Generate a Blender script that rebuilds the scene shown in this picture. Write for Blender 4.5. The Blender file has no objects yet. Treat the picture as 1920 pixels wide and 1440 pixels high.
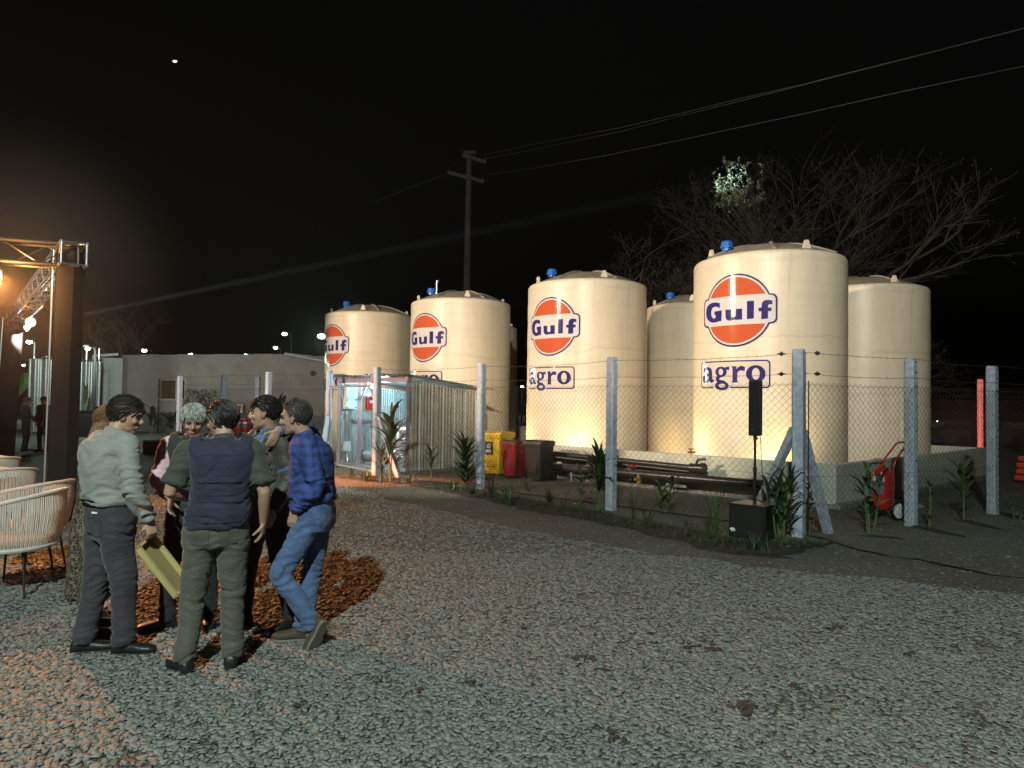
import bpy, bmesh, math, random
import numpy as np
from mathutils import Vector, Matrix, noise
from mathutils.geometry import tessellate_polygon
R = math.radians
PI = math.pi
random.seed(7)
S = bpy.context.scene
COL = S.collection

# ------------------------------------------------------------------ camera
H = 1.75
FPX = 1330.0
cam = bpy.data.cameras.new('camera')
camo = bpy.data.objects.new('camera', cam)
COL.objects.link(camo)
cam.lens = FPX / 1920 * 36
cam.clip_start = 0.05
cam.clip_end = 900
CM = Matrix.Rotation(R(90 + 1.5), 3, 'X') @ Matrix.Rotation(R(0.8), 3, 'Z')
camo.matrix_world = Matrix.Translation((0, 0, H)) @ CM.to_4x4()
S.camera = camo

def ray(px, py):
    return CM @ Vector(((px - 960) / FPX, -(py - 720) / FPX, -1))
def at(px, py, Y):                       # point on the ray of a photo pixel at depth Y
    d = ray(px, py); return Vector((0, 0, H)) + d * (Y / d.y)
def G(px, py, z=0.0):                    # point on the ray at height z
    d = ray(px, py); return Vector((0, 0, H)) + d * ((z - H) / d.z)

# ------------------------------------------------------------------ world, exposure, lamps
W = bpy.data.worlds.new('World'); S.world = W; W.use_nodes = True
wn = W.node_tree.nodes; wl = W.node_tree.links
bg = wn['Background']
sky = wn.new('ShaderNodeTexSky'); sky.sky_type = 'NISHITA'; sky.sun_disc = False
sky.sun_elevation = R(-3); sky.sun_rotation = R(200); sky.air_density = 1.5; sky.dust_density = 3
hs = wn.new('ShaderNodeHueSaturation'); hs.inputs['Saturation'].default_value = 0.25
wl.new(sky.outputs[0], hs.inputs['Color']); wl.new(hs.outputs[0], bg.inputs['Color'])
bg.inputs['Strength'].default_value = 0.035
S.view_settings.view_transform = 'Standard'; S.view_settings.look = 'None'
S.view_settings.exposure = 0.0; S.view_settings.gamma = 1.0
S.render.engine = 'CYCLES'
S.cycles.use_denoising = True
S.cycles.max_bounces = 5; S.cycles.transparent_max_bounces = 12
S.cycles.caustics_reflective = False; S.cycles.caustics_refractive = False
S.cycles.sample_clamp_indirect = 4.0

def lamp(name, kind, loc, energy, color, aim=None, size=0.1, spot=60, blend=0.5):
    l = bpy.data.lights.new(name, kind); l.energy = energy; l.color = color
    if kind == 'AREA': l.size = size
    else: l.shadow_soft_size = size
    if kind == 'SPOT': l.spot_size = R(spot); l.spot_blend = blend
    o = bpy.data.objects.new(name, l); COL.objects.link(o); o.location = loc
    if aim is not None:
        o.rotation_euler = (Vector(aim) - Vector(loc)).to_track_quat('-Z', 'Y').to_euler()
    return o
WHITE = (0.82, 1.0, 0.92); ORANGE = (1.0, 0.33, 0.07); WARM = (1.0, 0.66, 0.27)
EXPO = 1.0
lamp('site_floodlight', 'SPOT', (-1.7, -5.2, 8.7), 7400, WHITE, (1.5, 10, 1.0), 0.17, 124, 0.5)
lamp('added_tank_fill', 'SPOT', (-1.5, -5.4, 9.0), 10000, (1.0, .80, .62), (4.5, 18, 7.6), 0.2, 43, 0.35)  # unseen lamp added to even out the light on the tanks
lamp('warm_floodlight', 'SPOT', (-15.0, 8.0, 7.2), 16500, (1.0, .76, .53), (5.6, 24.4, 2.4), 0.25, 50, 0.22)

# ------------------------------------------------------------------ helpers
def link(o, parent=None):
    COL.objects.link(o)
    if parent is not None: o.parent = parent
    return o
def tag(o, label=None, cat=None, group=None, kind=None):
    if label: o['label'] = label
    if cat: o['category'] = cat
    if group: o['group'] = group
    if kind: o['kind'] = kind
    return o
def empty(name, loc=(0, 0, 0), rz=0, label=None, cat=None, group=None):
    o = bpy.data.objects.new(name, None); o.empty_display_size = 0.2
    link(o); o.location = loc; o.rotation_euler = (0, 0, rz)
    return tag(o, label, cat, group)
def new(name, bm, m, parent=None, smooth=False, loc=None):
    me = bpy.data.meshes.new(name); bm.to_mesh(me); bm.free()
    for x in (m if isinstance(m, (list, tuple)) else [m]): me.materials.append(x)
    if smooth:
        me.polygons.foreach_set('use_smooth', [True] * len(me.polygons))
        try: me.set_sharp_from_angle(angle=R(40))
        except Exception: pass
    o = bpy.data.objects.new(name, me); link(o, parent)
    if loc is not None: o.location = loc
    return o
def share(name, src, parent, loc=(0, 0, 0), rot=(0, 0, 0), sc=(1, 1, 1)):
    o = bpy.data.objects.new(name, src.data); link(o, parent)
    o.location = loc; o.rotation_euler = rot; o.scale = sc
    return o
def copy_tree(o, parent=None, **kw):
    c = o.copy(); COL.objects.link(c); c.parent = parent
    for ch in list(o.children): copy_tree(ch, c)
    return c
def relabel(o, s): o['label'] = s; return o
def setmi(bm, n0, mi):
    bm.faces.ensure_lookup_table()
    for f in bm.faces[n0:]: f.material_index = mi
def box(bm, c, s, rz=0.0, mi=0, bev=0.0, M=None):
    n0 = len(bm.faces)
    m4 = Matrix.Translation(Vector(c)) @ Matrix.Rotation(rz, 4, 'Z')
    if M is not None: m4 = M @ m4
    m4 = m4 @ Matrix.Diagonal((s[0], s[1], s[2], 1))
    r = bmesh.ops.create_cube(bm, size=1.0, matrix=m4)
    if bev > 0:
        es = list({e for v in r['verts'] for e in v.link_edges})
        bmesh.ops.bevel(bm, geom=es, offset=bev, segments=2, profile=0.5, affect='EDGES')
    if mi: setmi(bm, n0, mi)
def frames(pts):
    n = len(pts); fr = []
    up = Vector((0, 0, 1))
    t = (pts[1] - pts[0]).normalized()
    a = up.cross(t)
    if a.length < 0.05: a = Vector((1, 0, 0)).cross(t)
    a.normalize()
    for i in range(n):
        if i == 0: t = pts[1] - pts[0]
        elif i == n - 1: t = pts[-1] - pts[-2]
        else: t = pts[i + 1] - pts[i - 1]
        if t.length < 1e-9: t = Vector((0, 0, 1))
        t.normalize()
        a = (a - t * a.dot(t))
        if a.length < 1e-6: a = t.orthogonal()
        a.normalize()
        fr.append((a.copy(), t.cross(a)))
    return fr
def tube(bm, pts, rad, n=8, cap=True, mi=0, flat=1.0):
    pts = [Vector(p) for p in pts]
    if not hasattr(rad, '__len__'): rad = [rad] * len(pts)
    rings = []
    for p, r, (a, b) in zip(pts, rad, frames(pts)):
        rings.append([bm.verts.new(p + a * (r * math.cos(2 * PI * k / n)) + b * (r * flat * math.sin(2 * PI * k / n))) for k in range(n)])
    for i in range(len(rings) - 1):
        for k in range(n):
            f = bm.faces.new((rings[i][k], rings[i][(k + 1) % n], rings[i + 1][(k + 1) % n], rings[i + 1][k]))
            f.material_index = mi
    if cap and n > 2:
        f = bm.faces.new(rings[0][::-1]); f.material_index = mi
        f = bm.faces.new(rings[-1]); f.material_index = mi
def lathe(bm, prof, n=32, c=(0, 0, 0), mi=0, cap=False):
    c = Vector(c); rings = []
    for r, z in prof:
        rings.append([bm.verts.new(c + Vector((r * math.cos(2 * PI * k / n), r * math.sin(2 * PI * k / n), z))) for k in range(n)])
    for i in range(len(rings) - 1):
        for k in range(n):
            bm.faces.new((rings[i][k], rings[i][(k + 1) % n], rings[i + 1][(k + 1) % n], rings[i + 1][k])).material_index = mi
    if cap:
        bm.faces.new(rings[0][::-1]).material_index = mi; bm.faces.new(rings[-1]).material_index = mi
def prism(bm, poly, axis_pts, mi=0):
    """poly: list of 2D; axis_pts: (origin, ux, uy, uz*len)"""
    o, ux, uy, w = [Vector(v) for v in axis_pts]
    a = [bm.verts.new(o + ux * x + uy * y) for x, y in poly]
    b = [bm.verts.new(o + ux * x + uy * y + w) for x, y in poly]
    n = len(poly)
    for i in range(n): bm.faces.new((a[i], a[(i + 1) % n], b[(i + 1) % n], b[i])).material_index = mi
    bm.faces.new(a[::-1]).material_index = mi; bm.faces.new(b).material_index = mi
def ball(bm, c, r, sub=2, M=None, mi=0):
    n0 = len(bm.faces)
    if not hasattr(r, '__len__'): r = (r, r, r)
    m4 = Matrix.Translation(Vector(c)) @ (M.to_4x4() if M is not None else Matrix.Identity(4)) @ Matrix.Diagonal((r[0], r[1], r[2], 1))
    bmesh.ops.create_icosphere(bm, subdivisions=sub, radius=1.0, matrix=m4)
    if mi: setmi(bm, n0, mi)
def recalc(bm): bmesh.ops.recalc_face_normals(bm, faces=bm.faces[:])

# ------------------------------------------------------------------ materials
MATS = {}
def mat(name, col, rough=0.6, metal=0.0, var=0.0, vs=6.0, bump=0.0, bs=40.0, col2=None, emit=None, es=1.0, detail=6.0, spec=None, stretch=None):
    if name in MATS: return MATS[name]
    m = bpy.data.materials.new(name); m.use_nodes = True
    nt = m.node_tree; p = nt.nodes['Principled BSDF']
    p.inputs['Base Color'].default_value = (*col, 1)
    p.inputs['Roughness'].default_value = rough; p.inputs['Metallic'].default_value = metal
    if spec is not None: p.inputs['Specular IOR Level'].default_value = spec
    tc = None
    def coord():
        nonlocal tc
        if tc is None:
            g = nt.nodes.new('ShaderNodeTexCoord'); mp = nt.nodes.new('ShaderNodeMapping')
            if stretch: mp.inputs['Scale'].default_value = stretch
            nt.links.new(g.outputs['Object'], mp.inputs['Vector']); tc = mp
        return tc.outputs['Vector']
    if var > 0 or col2:
        n = nt.nodes.new('ShaderNodeTexNoise'); n.inputs['Scale'].default_value = vs; n.inputs['Detail'].default_value = detail
        n.inputs['Roughness'].default_value = 0.65
        nt.links.new(coord(), n.inputs['Vector'])
        cr = nt.nodes.new('ShaderNodeValToRGB')
        c2 = col2 if col2 else tuple(max(0, c * (1 - var)) for c in col)
        c1 = col if col2 else tuple(min(1, c * (1 + var)) for c in col)
        cr.color_ramp.elements[0].position = 0.35; cr.color_ramp.elements[0].color = (*c2, 1)
        cr.color_ramp.elements[1].position = 0.65; cr.color_ramp.elements[1].color = (*c1, 1)
        nt.links.new(n.outputs['Fac'], cr.inputs['Fac']); nt.links.new(cr.outputs['Color'], p.inputs['Base Color'])
        m['ramp'] = cr.name
    if bump > 0:
        n2 = nt.nodes.new('ShaderNodeTexNoise'); n2.inputs['Scale'].default_value = bs; n2.inputs['Detail'].default_value = 5
        nt.links.new(coord(), n2.inputs['Vector'])
        b = nt.nodes.new('ShaderNodeBump'); b.inputs['Strength'].default_value = bump; b.inputs['Distance'].default_value = 0.01
        nt.links.new(n2.outputs['Fac'], b.inputs['Height']); nt.links.new(b.outputs['Normal'], p.inputs['Normal'])
    if emit:
        p.inputs['Emission Color'].default_value = (*emit, 1); p.inputs['Emission Strength'].default_value = es
    MATS[name] = m
    return m
def mix_nodes(m):
    return m.node_tree.nodes, m.node_tree.links, m.node_tree.nodes['Principled BSDF']

M_TANK = mat('tank_fibreglass', (0.66, 0.60, 0.47), 0.42, bump=0.15, bs=9)
def tank_mat():
    m = M_TANK; N, L, P = mix_nodes(m)
    tc = N.new('ShaderNodeTexCoord')
    mp = N.new('ShaderNodeMapping'); mp.inputs['Scale'].default_value = (1.2, 1.2, 0.25); L.new(tc.outputs['Object'], mp.inputs['Vector'])
    n1 = N.new('ShaderNodeTexNoise'); n1.inputs['Scale'].default_value = 3.0; n1.inputs['Detail'].default_value = 8; n1.inputs['Roughness'].default_value = .7
    L.new(mp.outputs[0], n1.inputs['Vector'])
    mp2 = N.new('ShaderNodeMapping'); mp2.inputs['Scale'].default_value = (0.35, 0.35, 5.0); L.new(tc.outputs['Object'], mp2.inputs['Vector'])
    n2 = N.new('ShaderNodeTexNoise'); n2.inputs['Scale'].default_value = 1.1; n2.inputs['Detail'].default_value = 7; n2.inputs['Distortion'].default_value = 0.6
    L.new(mp2.outputs[0], n2.inputs['Vector'])
    r1 = N.new('ShaderNodeValToRGB'); r1.color_ramp.elements[0].position = .3; r1.color_ramp.elements[0].color = (0.60, 0.53, 0.42, 1)
    r1.color_ramp.elements[1].position = .62; r1.color_ramp.elements[1].color = (0.68, 0.61, 0.49, 1)
    L.new(n1.outputs['Fac'], r1.inputs['Fac'])
    r2 = N.new('ShaderNodeValToRGB'); r2.color_ramp.elements[0].position = .33; r2.color_ramp.elements[0].color = (0.66, 0.60, 0.50, 1)
    r2.color_ramp.elements[1].position = .5; r2.color_ramp.elements[1].color = (1, 1, 1, 1)
    L.new(n2.outputs['Fac'], r2.inputs['Fac'])
    mx = N.new('ShaderNodeMix'); mx.data_type = 'RGBA'; mx.blend_type = 'MULTIPLY'; mx.inputs[0].default_value = 0.16
    L.new(r1.outputs[0], mx.inputs[6]); L.new(r2.outputs[0], mx.inputs[7]); 
    sx = N.new('ShaderNodeSeparateXYZ'); L.new(tc.outputs['Object'], sx.inputs[0])
    n3 = N.new('ShaderNodeTexNoise'); n3.inputs['Scale'].default_value = 1.3; n3.inputs['Detail'].default_value = 6; L.new(tc.outputs['Object'], n3.inputs['Vector'])
    z1 = N.new('ShaderNodeMath'); z1.operation = 'MULTIPLY_ADD'; z1.inputs[1].default_value = .5; L.new(n3.outputs['Fac'], z1.inputs[0]); L.new(sx.outputs['Z'], z1.inputs[2])
    last = mx.outputs[2]
    for zc, w, f in ((3.02, .025, .45), (2.05, .05, .22), (4.55, .05, .25)):
        s1 = N.new('ShaderNodeMath'); s1.operation = 'SUBTRACT'; s1.inputs[1].default_value = zc + .25; L.new(z1.outputs[0], s1.inputs[0])
        ab = N.new('ShaderNodeMath'); ab.operation = 'ABSOLUTE'; L.new(s1.outputs[0], ab.inputs[0])
        mr = N.new('ShaderNodeMapRange'); mr.inputs['From Max'].default_value = w; mr.inputs['To Min'].default_value = f; mr.inputs['To Max'].default_value = 0; L.new(ab.outputs[0], mr.inputs['Value'])
        mu = N.new('ShaderNodeMath'); mu.operation = 'MULTIPLY'; L.new(mr.outputs[0], mu.inputs[0]); L.new(n1.outputs['Fac'], mu.inputs[1])
        m2 = N.new('ShaderNodeMix'); m2.data_type = 'RGBA'; m2.inputs[7].default_value = (.26, .21, .15, 1); L.new(mu.outputs[0], m2.inputs[0]); L.new(last, m2.inputs[6]); last = m2.outputs[2]
    # thin runs of dirt below the rim
    mp3 = N.new('ShaderNodeMapping'); mp3.inputs['Scale'].default_value = (9, 9, .35); L.new(tc.outputs['Object'], mp3.inputs['Vector'])
    n4 = N.new('ShaderNodeTexNoise'); n4.inputs['Scale'].default_value = 1.6; n4.inputs['Detail'].default_value = 4; L.new(mp3.outputs[0], n4.inputs['Vector'])
    r4 = N.new('ShaderNodeMapRange'); r4.inputs['From Min'].default_value = .60; r4.inputs['From Max'].default_value = .74; r4.inputs['To Max'].default_value = .5; L.new(n4.outputs['Fac'], r4.inputs['Value'])
    rz = N.new('ShaderNodeMapRange'); rz.inputs['From Min'].default_value = 2.8; rz.inputs['From Max'].default_value = 4.7; L.new(sx.outputs['Z'], rz.inputs['Value'])
    m5 = N.new('ShaderNodeMath'); m5.operation = 'MULTIPLY'; L.new(r4.outputs[0], m5.inputs[0]); L.new(rz.outputs[0], m5.inputs[1])
    m6 = N.new('ShaderNodeMix'); m6.data_type = 'RGBA'; m6.inputs[7].default_value = (.33, .28, .21, 1); L.new(m5.outputs[0], m6.inputs[0]); L.new(last, m6.inputs[6])
    L.new(m6.outputs[2], P.inputs['Base Color'])
tank_mat()
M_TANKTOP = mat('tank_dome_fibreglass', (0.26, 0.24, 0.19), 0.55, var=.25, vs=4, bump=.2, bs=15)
M_BLUECAP = mat('blue_plastic', (0.02, 0.13, 0.48), 0.35)
M_NAVY = mat('navy_vinyl', (0.035, 0.030, 0.16), 0.08)
M_LWHITE = mat('white_vinyl', (0.60, 0.57, 0.58), 0.08)
M_LORANGE = mat('orange_vinyl', (0.52, 0.10, 0.042), 0.09)
M_POST = mat('painted_concrete', (0.38, 0.42, 0.50), 0.75, var=.22, vs=11, bump=.9, bs=45)
M_WIRE = mat('galvanised_wire', (0.20, 0.19, 0.17), 0.45, 0.7)
M_WIRED = mat('rusty_wire', (0.06, 0.05, 0.04), 0.7, 0.3)
M_WALL = mat('rendered_wall', (0.50, 0.50, 0.42), 0.85, var=.12, vs=2.0, bump=.5, bs=30)
M_CONC = mat('rough_concrete', (0.20, 0.20, 0.185), 0.9, var=.25, vs=8, bump=.9, bs=22)
M_BLACK = mat('black_cloth', (0.010, 0.009, 0.009), 0.9, bump=.3, bs=12)
M_BLKPL = mat('black_plastic', (0.007, 0.007, 0.007), 0.42, bump=.1, bs=200)
M_ALU = mat('aluminium', (0.62, 0.62, 0.64), 0.28, 0.9)
M_STEEL = mat('dark_steel', (0.05, 0.05, 0.05), 0.4, 0.7)
M_BEIGE = mat('beige_sheet', (0.42, 0.38, 0.31), 0.45, 0.2, var=.15, vs=5, bump=.15, bs=20)  # browner than the zinc of the other shed sheets
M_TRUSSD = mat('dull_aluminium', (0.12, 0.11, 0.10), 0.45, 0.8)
M_ZINC = mat('corrugated_zinc', (0.44, 0.45, 0.45), 0.38, 0.55, var=.15, vs=5, bump=.15, bs=20)
# ------------------------------------------------------------------ ground
def ground_mat():
    m = mat('packed_dirt', (0.13, 0.115, 0.085), 0.95)
    N, L, P = mix_nodes(m)
    tc = N.new('ShaderNodeTexCoord')
    n1 = N.new('ShaderNodeTexNoise'); n1.inputs['Scale'].default_value = 0.5; n1.inputs['Detail'].default_value = 10; n1.inputs['Roughness'].default_value = .72
    n2 = N.new('ShaderNodeTexNoise'); n2.inputs['Scale'].default_value = 14; n2.inputs['Detail'].default_value = 8
    n3 = N.new('ShaderNodeTexVoronoi'); n3.inputs['Scale'].default_value = 26
    for n in (n1, n2, n3): L.new(tc.outputs['Object'], n.inputs['Vector'])
    r = N.new('ShaderNodeValToRGB'); r.color_ramp.elements[0].position = .36; r.color_ramp.elements[0].color = (0.075, 0.066, 0.050, 1)
    r.color_ramp.elements[1].position = .62; r.color_ramp.elements[1].color = (0.135, 0.130, 0.110, 1)
    ma = N.new('ShaderNodeMath'); ma.operation = 'MULTIPLY_ADD'; ma.inputs[1].default_value = .35
    L.new(n2.outputs['Fac'], ma.inputs[0])
    ms = N.new('ShaderNodeMath'); ms.operation = 'MULTIPLY'; ms.inputs[1].default_value = .65; L.new(n1.outputs['Fac'], ms.inputs[0])
    L.new(ms.outputs[0], ma.inputs[2]); L.new(ma.outputs[0], r.inputs['Fac']); L.new(r.outputs[0], P.inputs['Base Color'])
    ad = N.new('ShaderNodeMath'); ad.operation = 'MULTIPLY_ADD'; ad.inputs[1].default_value = .5
    L.new(n3.outputs['Distance'], ad.inputs[0]); L.new(n2.outputs['Fac'], ad.inputs[2])
    b = N.new('ShaderNodeBump'); b.inputs['Strength'].default_value = 1; b.inputs['Distance'].default_value = .05
    L.new(ad.outputs[0], b.inputs['Height']); L.new(b.outputs['Normal'], P.inputs['Normal'])
    return m
M_DIRT = ground_mat()
def gravelbase_mat():
    m = mat('slate_gravel_bed', (0.2, 0.2, 0.18), 0.85)
    N, L, P = mix_nodes(m)
    tc = N.new('ShaderNodeTexCoord')
    v = N.new('ShaderNodeTexVoronoi'); v.inputs['Scale'].default_value = 21; v.inputs['Randomness'].default_value = 1
    L.new(tc.outputs['Object'], v.inputs['Vector'])
    sp = N.new('ShaderNodeSeparateColor'); L.new(v.outputs['Color'], sp.inputs[0])
    r = N.new('ShaderNodeValToRGB'); r.color_ramp.elements[0].color = (0.085, 0.087, 0.075, 1); r.color_ramp.elements[1].color = (0.27, 0.27, 0.24, 1)
    L.new(sp.outputs[0], r.inputs['Fac'])
    ed = N.new('ShaderNodeTexVoronoi'); ed.feature = 'DISTANCE_TO_EDGE'; ed.inputs['Scale'].default_value = 21; L.new(tc.outputs['Object'], ed.inputs['Vector'])
    mr = N.new('ShaderNodeMapRange'); mr.inputs['From Max'].default_value = .12; L.new(ed.outputs['Distance'], mr.inputs['Value'])
    mx = N.new('ShaderNodeMix'); mx.data_type = 'RGBA'; mx.inputs[6].default_value = (.07, .068, .058, 1)
    L.new(mr.outputs[0], mx.inputs[0]); L.new(r.outputs[0], mx.inputs[7]); L.new(mx.outputs[2], P.inputs['Base Color'])
    ad = N.new('ShaderNodeMath'); ad.operation = 'MULTIPLY_ADD'; ad.inputs[1].default_value = .8; L.new(sp.outputs[1], ad.inputs[0]); L.new(mr.outputs[0], ad.inputs[2])
    b = N.new('ShaderNodeBump'); b.inputs['Strength'].default_value = 1; b.inputs['Distance'].default_value = .02
    L.new(ad.outputs[0], b.inputs['Height']); L.new(b.outputs['Normal'], P.inputs['Normal'])
    return m
M_GRAVB = gravelbase_mat()

# the dirt ground reaches to the horizon; a gravel yard lies on it
bm = bmesh.new()
bmesh.ops.create_grid(bm, x_segments=2, y_segments=2, size=450)
tag(new('ground', bm, M_DIRT), 'packed brown dirt ground round the whole yard', kind='structure')

# edge between the slate gravel and the dirt strip, front to back
EDGE_PX = [(2300, 1150), (1920, 1116), (1700, 1094), (1480, 1072), (1240, 1042), (1050, 1008), (900, 978), (760, 943), (640, 912), (560, 900), (480, 886), (420, 862), (380, 840)]
EDGE = [G(*p) for p in EDGE_PX]
EDGE2 = []
for i in range(len(EDGE) - 1):
    for k in range(10):
        p = EDGE[i].lerp(EDGE[i + 1], k / 10)
        w = 0.12 * noise.noise(p * 1.7) + 0.06 * noise.noise(p * 6)
        EDGE2.append(Vector((p.x + w, p.y + w, 0.004)))
poly = EDGE2 + [Vector((-11, 40, .004)), Vector((-45, 40, .004)), Vector((-45, -6, .004)), Vector((25, -6, .004))]
bm = bmesh.new()
vs = [bm.verts.new(p) for p in poly]
for t in tessellate_polygon([poly]):
    bm.faces.new([vs[i] for i in t])
recalc(bm)
for f in bm.faces:
    if f.normal.z < 0: f.normal_flip()
tag(new('gravel_yard', bm, M_GRAVB), 'grey slate gravel yard in front of the fence', kind='structure')

def inside_gravel(x, y):
    # point in polygon (vectorised)
    P = np.array([(p.x, p.y) for p in poly]); n = len(P)
    c = np.zeros(len(x), bool); j = n - 1
    for i in range(n):
        xi, yi = P[i]; xj, yj = P[j]
        cond = ((yi > y) != (yj > y)) & (x < (xj - xi) * (y - yi) / ((yj - yi) + 1e-12) + xi)
        c ^= cond; j = i
    return c
def chip_mat():
    m = mat('slate_chip', (0.25, 0.255, 0.23), 0.68)
    N, L, P = mix_nodes(m)
    a = N.new('ShaderNodeAttribute'); a.attribute_name = 'tint'
    r = N.new('ShaderNodeValToRGB'); cr = r.color_ramp
    cr.elements[0].color = (0.14, 0.142, 0.13, 1); cr.elements[1].color = (0.235, 0.235, 0.215, 1)
    e = cr.elements.new(.45); e.color = (0.185, 0.192, 0.180, 1)
    L.new(a.outputs['Fac'], r.inputs['Fac'])
    L.new(r.outputs[0], P.inputs['Base Color'])
    tc = N.new('ShaderNodeTexCoord'); n = N.new('ShaderNodeTexNoise'); n.inputs['Scale'].default_value = 90; L.new(tc.outputs['Object'], n.inputs['Vector'])
    b = N.new('ShaderNodeBump'); b.inputs['Strength'].default_value = .3; b.inputs['Distance'].default_value = .002
    L.new(n.outputs['Fac'], b.inputs['Height']); L.new(b.outputs['Normal'], P.inputs['Normal'])
    return m
M_CHIP = chip_mat()
def chips(name, x, y, smin, smax, z0, seed, label, ztop=0.013, m=None, tilt=0.15, tint=(0.0, 1.0)):
    rng = np.random.default_rng(seed); n = len(x); K = 5
    s = rng.uniform(smin, smax, n) * rng.uniform(.7, 1.25, n)
    asp = rng.uniform(.45, .95, n); th = rng.uniform(0, 2 * PI, n)
    ang = (np.arange(K)[None, :] + rng.uniform(-.33, .33, (n, K))) * 2 * PI / K
    rr = rng.uniform(.78, 1.12, (n, K)) * s[:, None]
    lx = rr * np.cos(ang); ly = rr * np.sin(ang) * asp[:, None]
    c, sn = np.cos(th)[:, None], np.sin(th)[:, None]
    X = lx * c - ly * sn; Y = lx * sn + ly * c
    tx = rng.normal(0, tilt, n)[:, None]; ty = rng.normal(0, tilt, n)[:, None]
    zz = X * tx + Y * ty
    t = (s * rng.uniform(.10, .22, n))[:, None]
    zc = (z0 + rng.uniform(0, ztop, n))[:, None]
    top = np.stack([x[:, None] + X * .93, y[:, None] + Y * .93, zc + zz + t * .5], -1)
    bot = np.stack([x[:, None] + X, y[:, None] + Y, zc + zz - t], -1)
    V = np.concatenate([top, bot], 1).reshape(-1, 3)
    base = (np.arange(n) * 2 * K)[:, None]
    tri = []
    for k in range(1, K - 1): tri.append([0, k, k + 1])
    for k in range(K):
        k2 = (k + 1) % K
        tri.append([k, K + k, K + k2]); tri.append([k, K + k2, k2])
    tri = np.array(tri); F = (base[:, :, None] + tri[None]).reshape(-1, 3)
    me = bpy.data.meshes.new(name)
    me.vertices.add(len(V)); me.vertices.foreach_set('co', V.astype(np.float32).ravel())
    me.loops.add(F.size); me.loops.foreach_set('vertex_index', F.astype(np.int32).ravel())
    me.polygons.add(len(F)); me.polygons.foreach_set('loop_start', np.arange(0, F.size, 3, dtype=np.int32))
    me.update(calc_edges=True)
    at_ = me.attributes.new('tint', 'FLOAT', 'POINT')
    tv = np.clip(rng.normal(.45, .22, n), tint[0], tint[1])
    at_.data.foreach_set('value', np.repeat(tv, 2 * K).astype(np.float32))
    me.materials.append(m or M_CHIP)
    o = bpy.data.objects.new(name, me); link(o)
    return tag(o, label, kind='stuff')
rng = np.random.default_rng(3)
def zone(y0, y1, dens, wid=0.86):
    A = (y1 - y0) * (y1 + y0) * wid
    n = int(A * dens)
    y = np.sqrt(rng.uniform(y0 * y0, y1 * y1, n)); x = rng.uniform(-wid, wid, n) * (y + .4)
    # thin bare spots
    k = inside_gravel(x, y)
    x, y = x[k], y[k]
    bare = np.array([noise.noise(Vector((a * 1.3, b * 1.3, 4.0))) + .5 * noise.noise(Vector((a * 4, b * 4, 1.0))) for a, b in zip(x, y)])
    keep = (bare < .52) | (rng.uniform(0, 1, len(x)) < .25)
    return x[keep], y[keep]
x, y = zone(2.9, 5.2, 2700); chips('gravel', x, y, .009, .027, .006, 1, 'grey slate chips lying loose nearest the camera')
x, y = zone(5.2, 8.2, 1450); chips('gravel', x, y, .013, .031, .006, 2, 'grey slate chips round the standing group')
x, y = zone(8.2, 14.5, 300); chips('gravel', x, y, .020, .036, .005, 3, 'grey slate chips thinning out towards the fence')
# scattered stones on the dirt strip
n = 9000; yy = rng.uniform(6.5, 16, n); xx = rng.uniform(-.4, .84, n) * yy
k = ~inside_gravel(xx, yy); chips('pebbles', xx[k], yy[k], .006, .02, .002, 9, 'small pebbles scattered on the dirt strip', ztop=.004)

# uneven dirt relief and darker soil of the planting bed along the fence
M_SOIL = mat('moist_soil', (0.030, 0.023, 0.016), 0.95, var=.45, vs=9, bump=1.0, bs=30)
M_SOILDK = mat('dark_soil', (0.022, 0.018, 0.013), 0.8, var=.4, vs=12, bump=1.0, bs=35)
POSTS_A = [G(1497, 1005), G(1146, 956), G(900, 917), G(705, 893)]
def mound(name, pts, w, h, m, label, seed=0, rag=.5, kind='structure'):
    """ragged low mound following a path of points"""
    bm = bmesh.new(); rows = []
    P = []
    for i in range(len(pts) - 1):
        L_ = (pts[i + 1] - pts[i]).length; k = max(2, int(L_ / .12))
        for j in range(k): P.append(pts[i].lerp(pts[i + 1], j / k))
    P.append(pts[-1])
    for i, p in enumerate(P):
        t = (P[min(i + 1, len(P) - 1)] - P[max(i - 1, 0)]).normalized(); a = Vector((-t.y, t.x, 0))
        e = min(1, min(i, len(P) - 1 - i) / 3 + .15)
        row = []
        for k in range(-5, 6):
            u = k / 5
            ww = w * e * (1 + rag * noise.noise(Vector((p.x * 2.3, p.y * 2.3, seed + (1 if u > 0 else 5)))))
            q = p + a * (u * ww)
            z = h * (1 - u * u) * e + (.02 * noise.noise(q * 7) + .012 * noise.noise(q * 21)) * (1 - abs(u))
            row.append(bm.verts.new((q.x, q.y, .004 + max(-.02, z) - (.02 if abs(k) == 5 else 0))))
        rows.append(row)
    for i in range(len(rows) - 1):
        for k in range(10): bm.faces.new((rows[i][k], rows[i][k + 1], rows[i + 1][k + 1], rows[i + 1][k]))
    recalc(bm)
    o = new(name, bm, m, smooth=True)
    if sum(f.normal.z for f in o.data.polygons) < 0: o.data.flip_normals()
    return tag(o, label, kind=kind)
mound('planting_bed', [G(1500, 1022), G(1390, 1030), G(1260, 998), G(1130, 972), G(1000, 948), G(890, 925), G(790, 906), G(690, 898), G(640, 890)], .42, .05, M_SOIL, 'strip of dark planted soil along the fence', 3)
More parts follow.
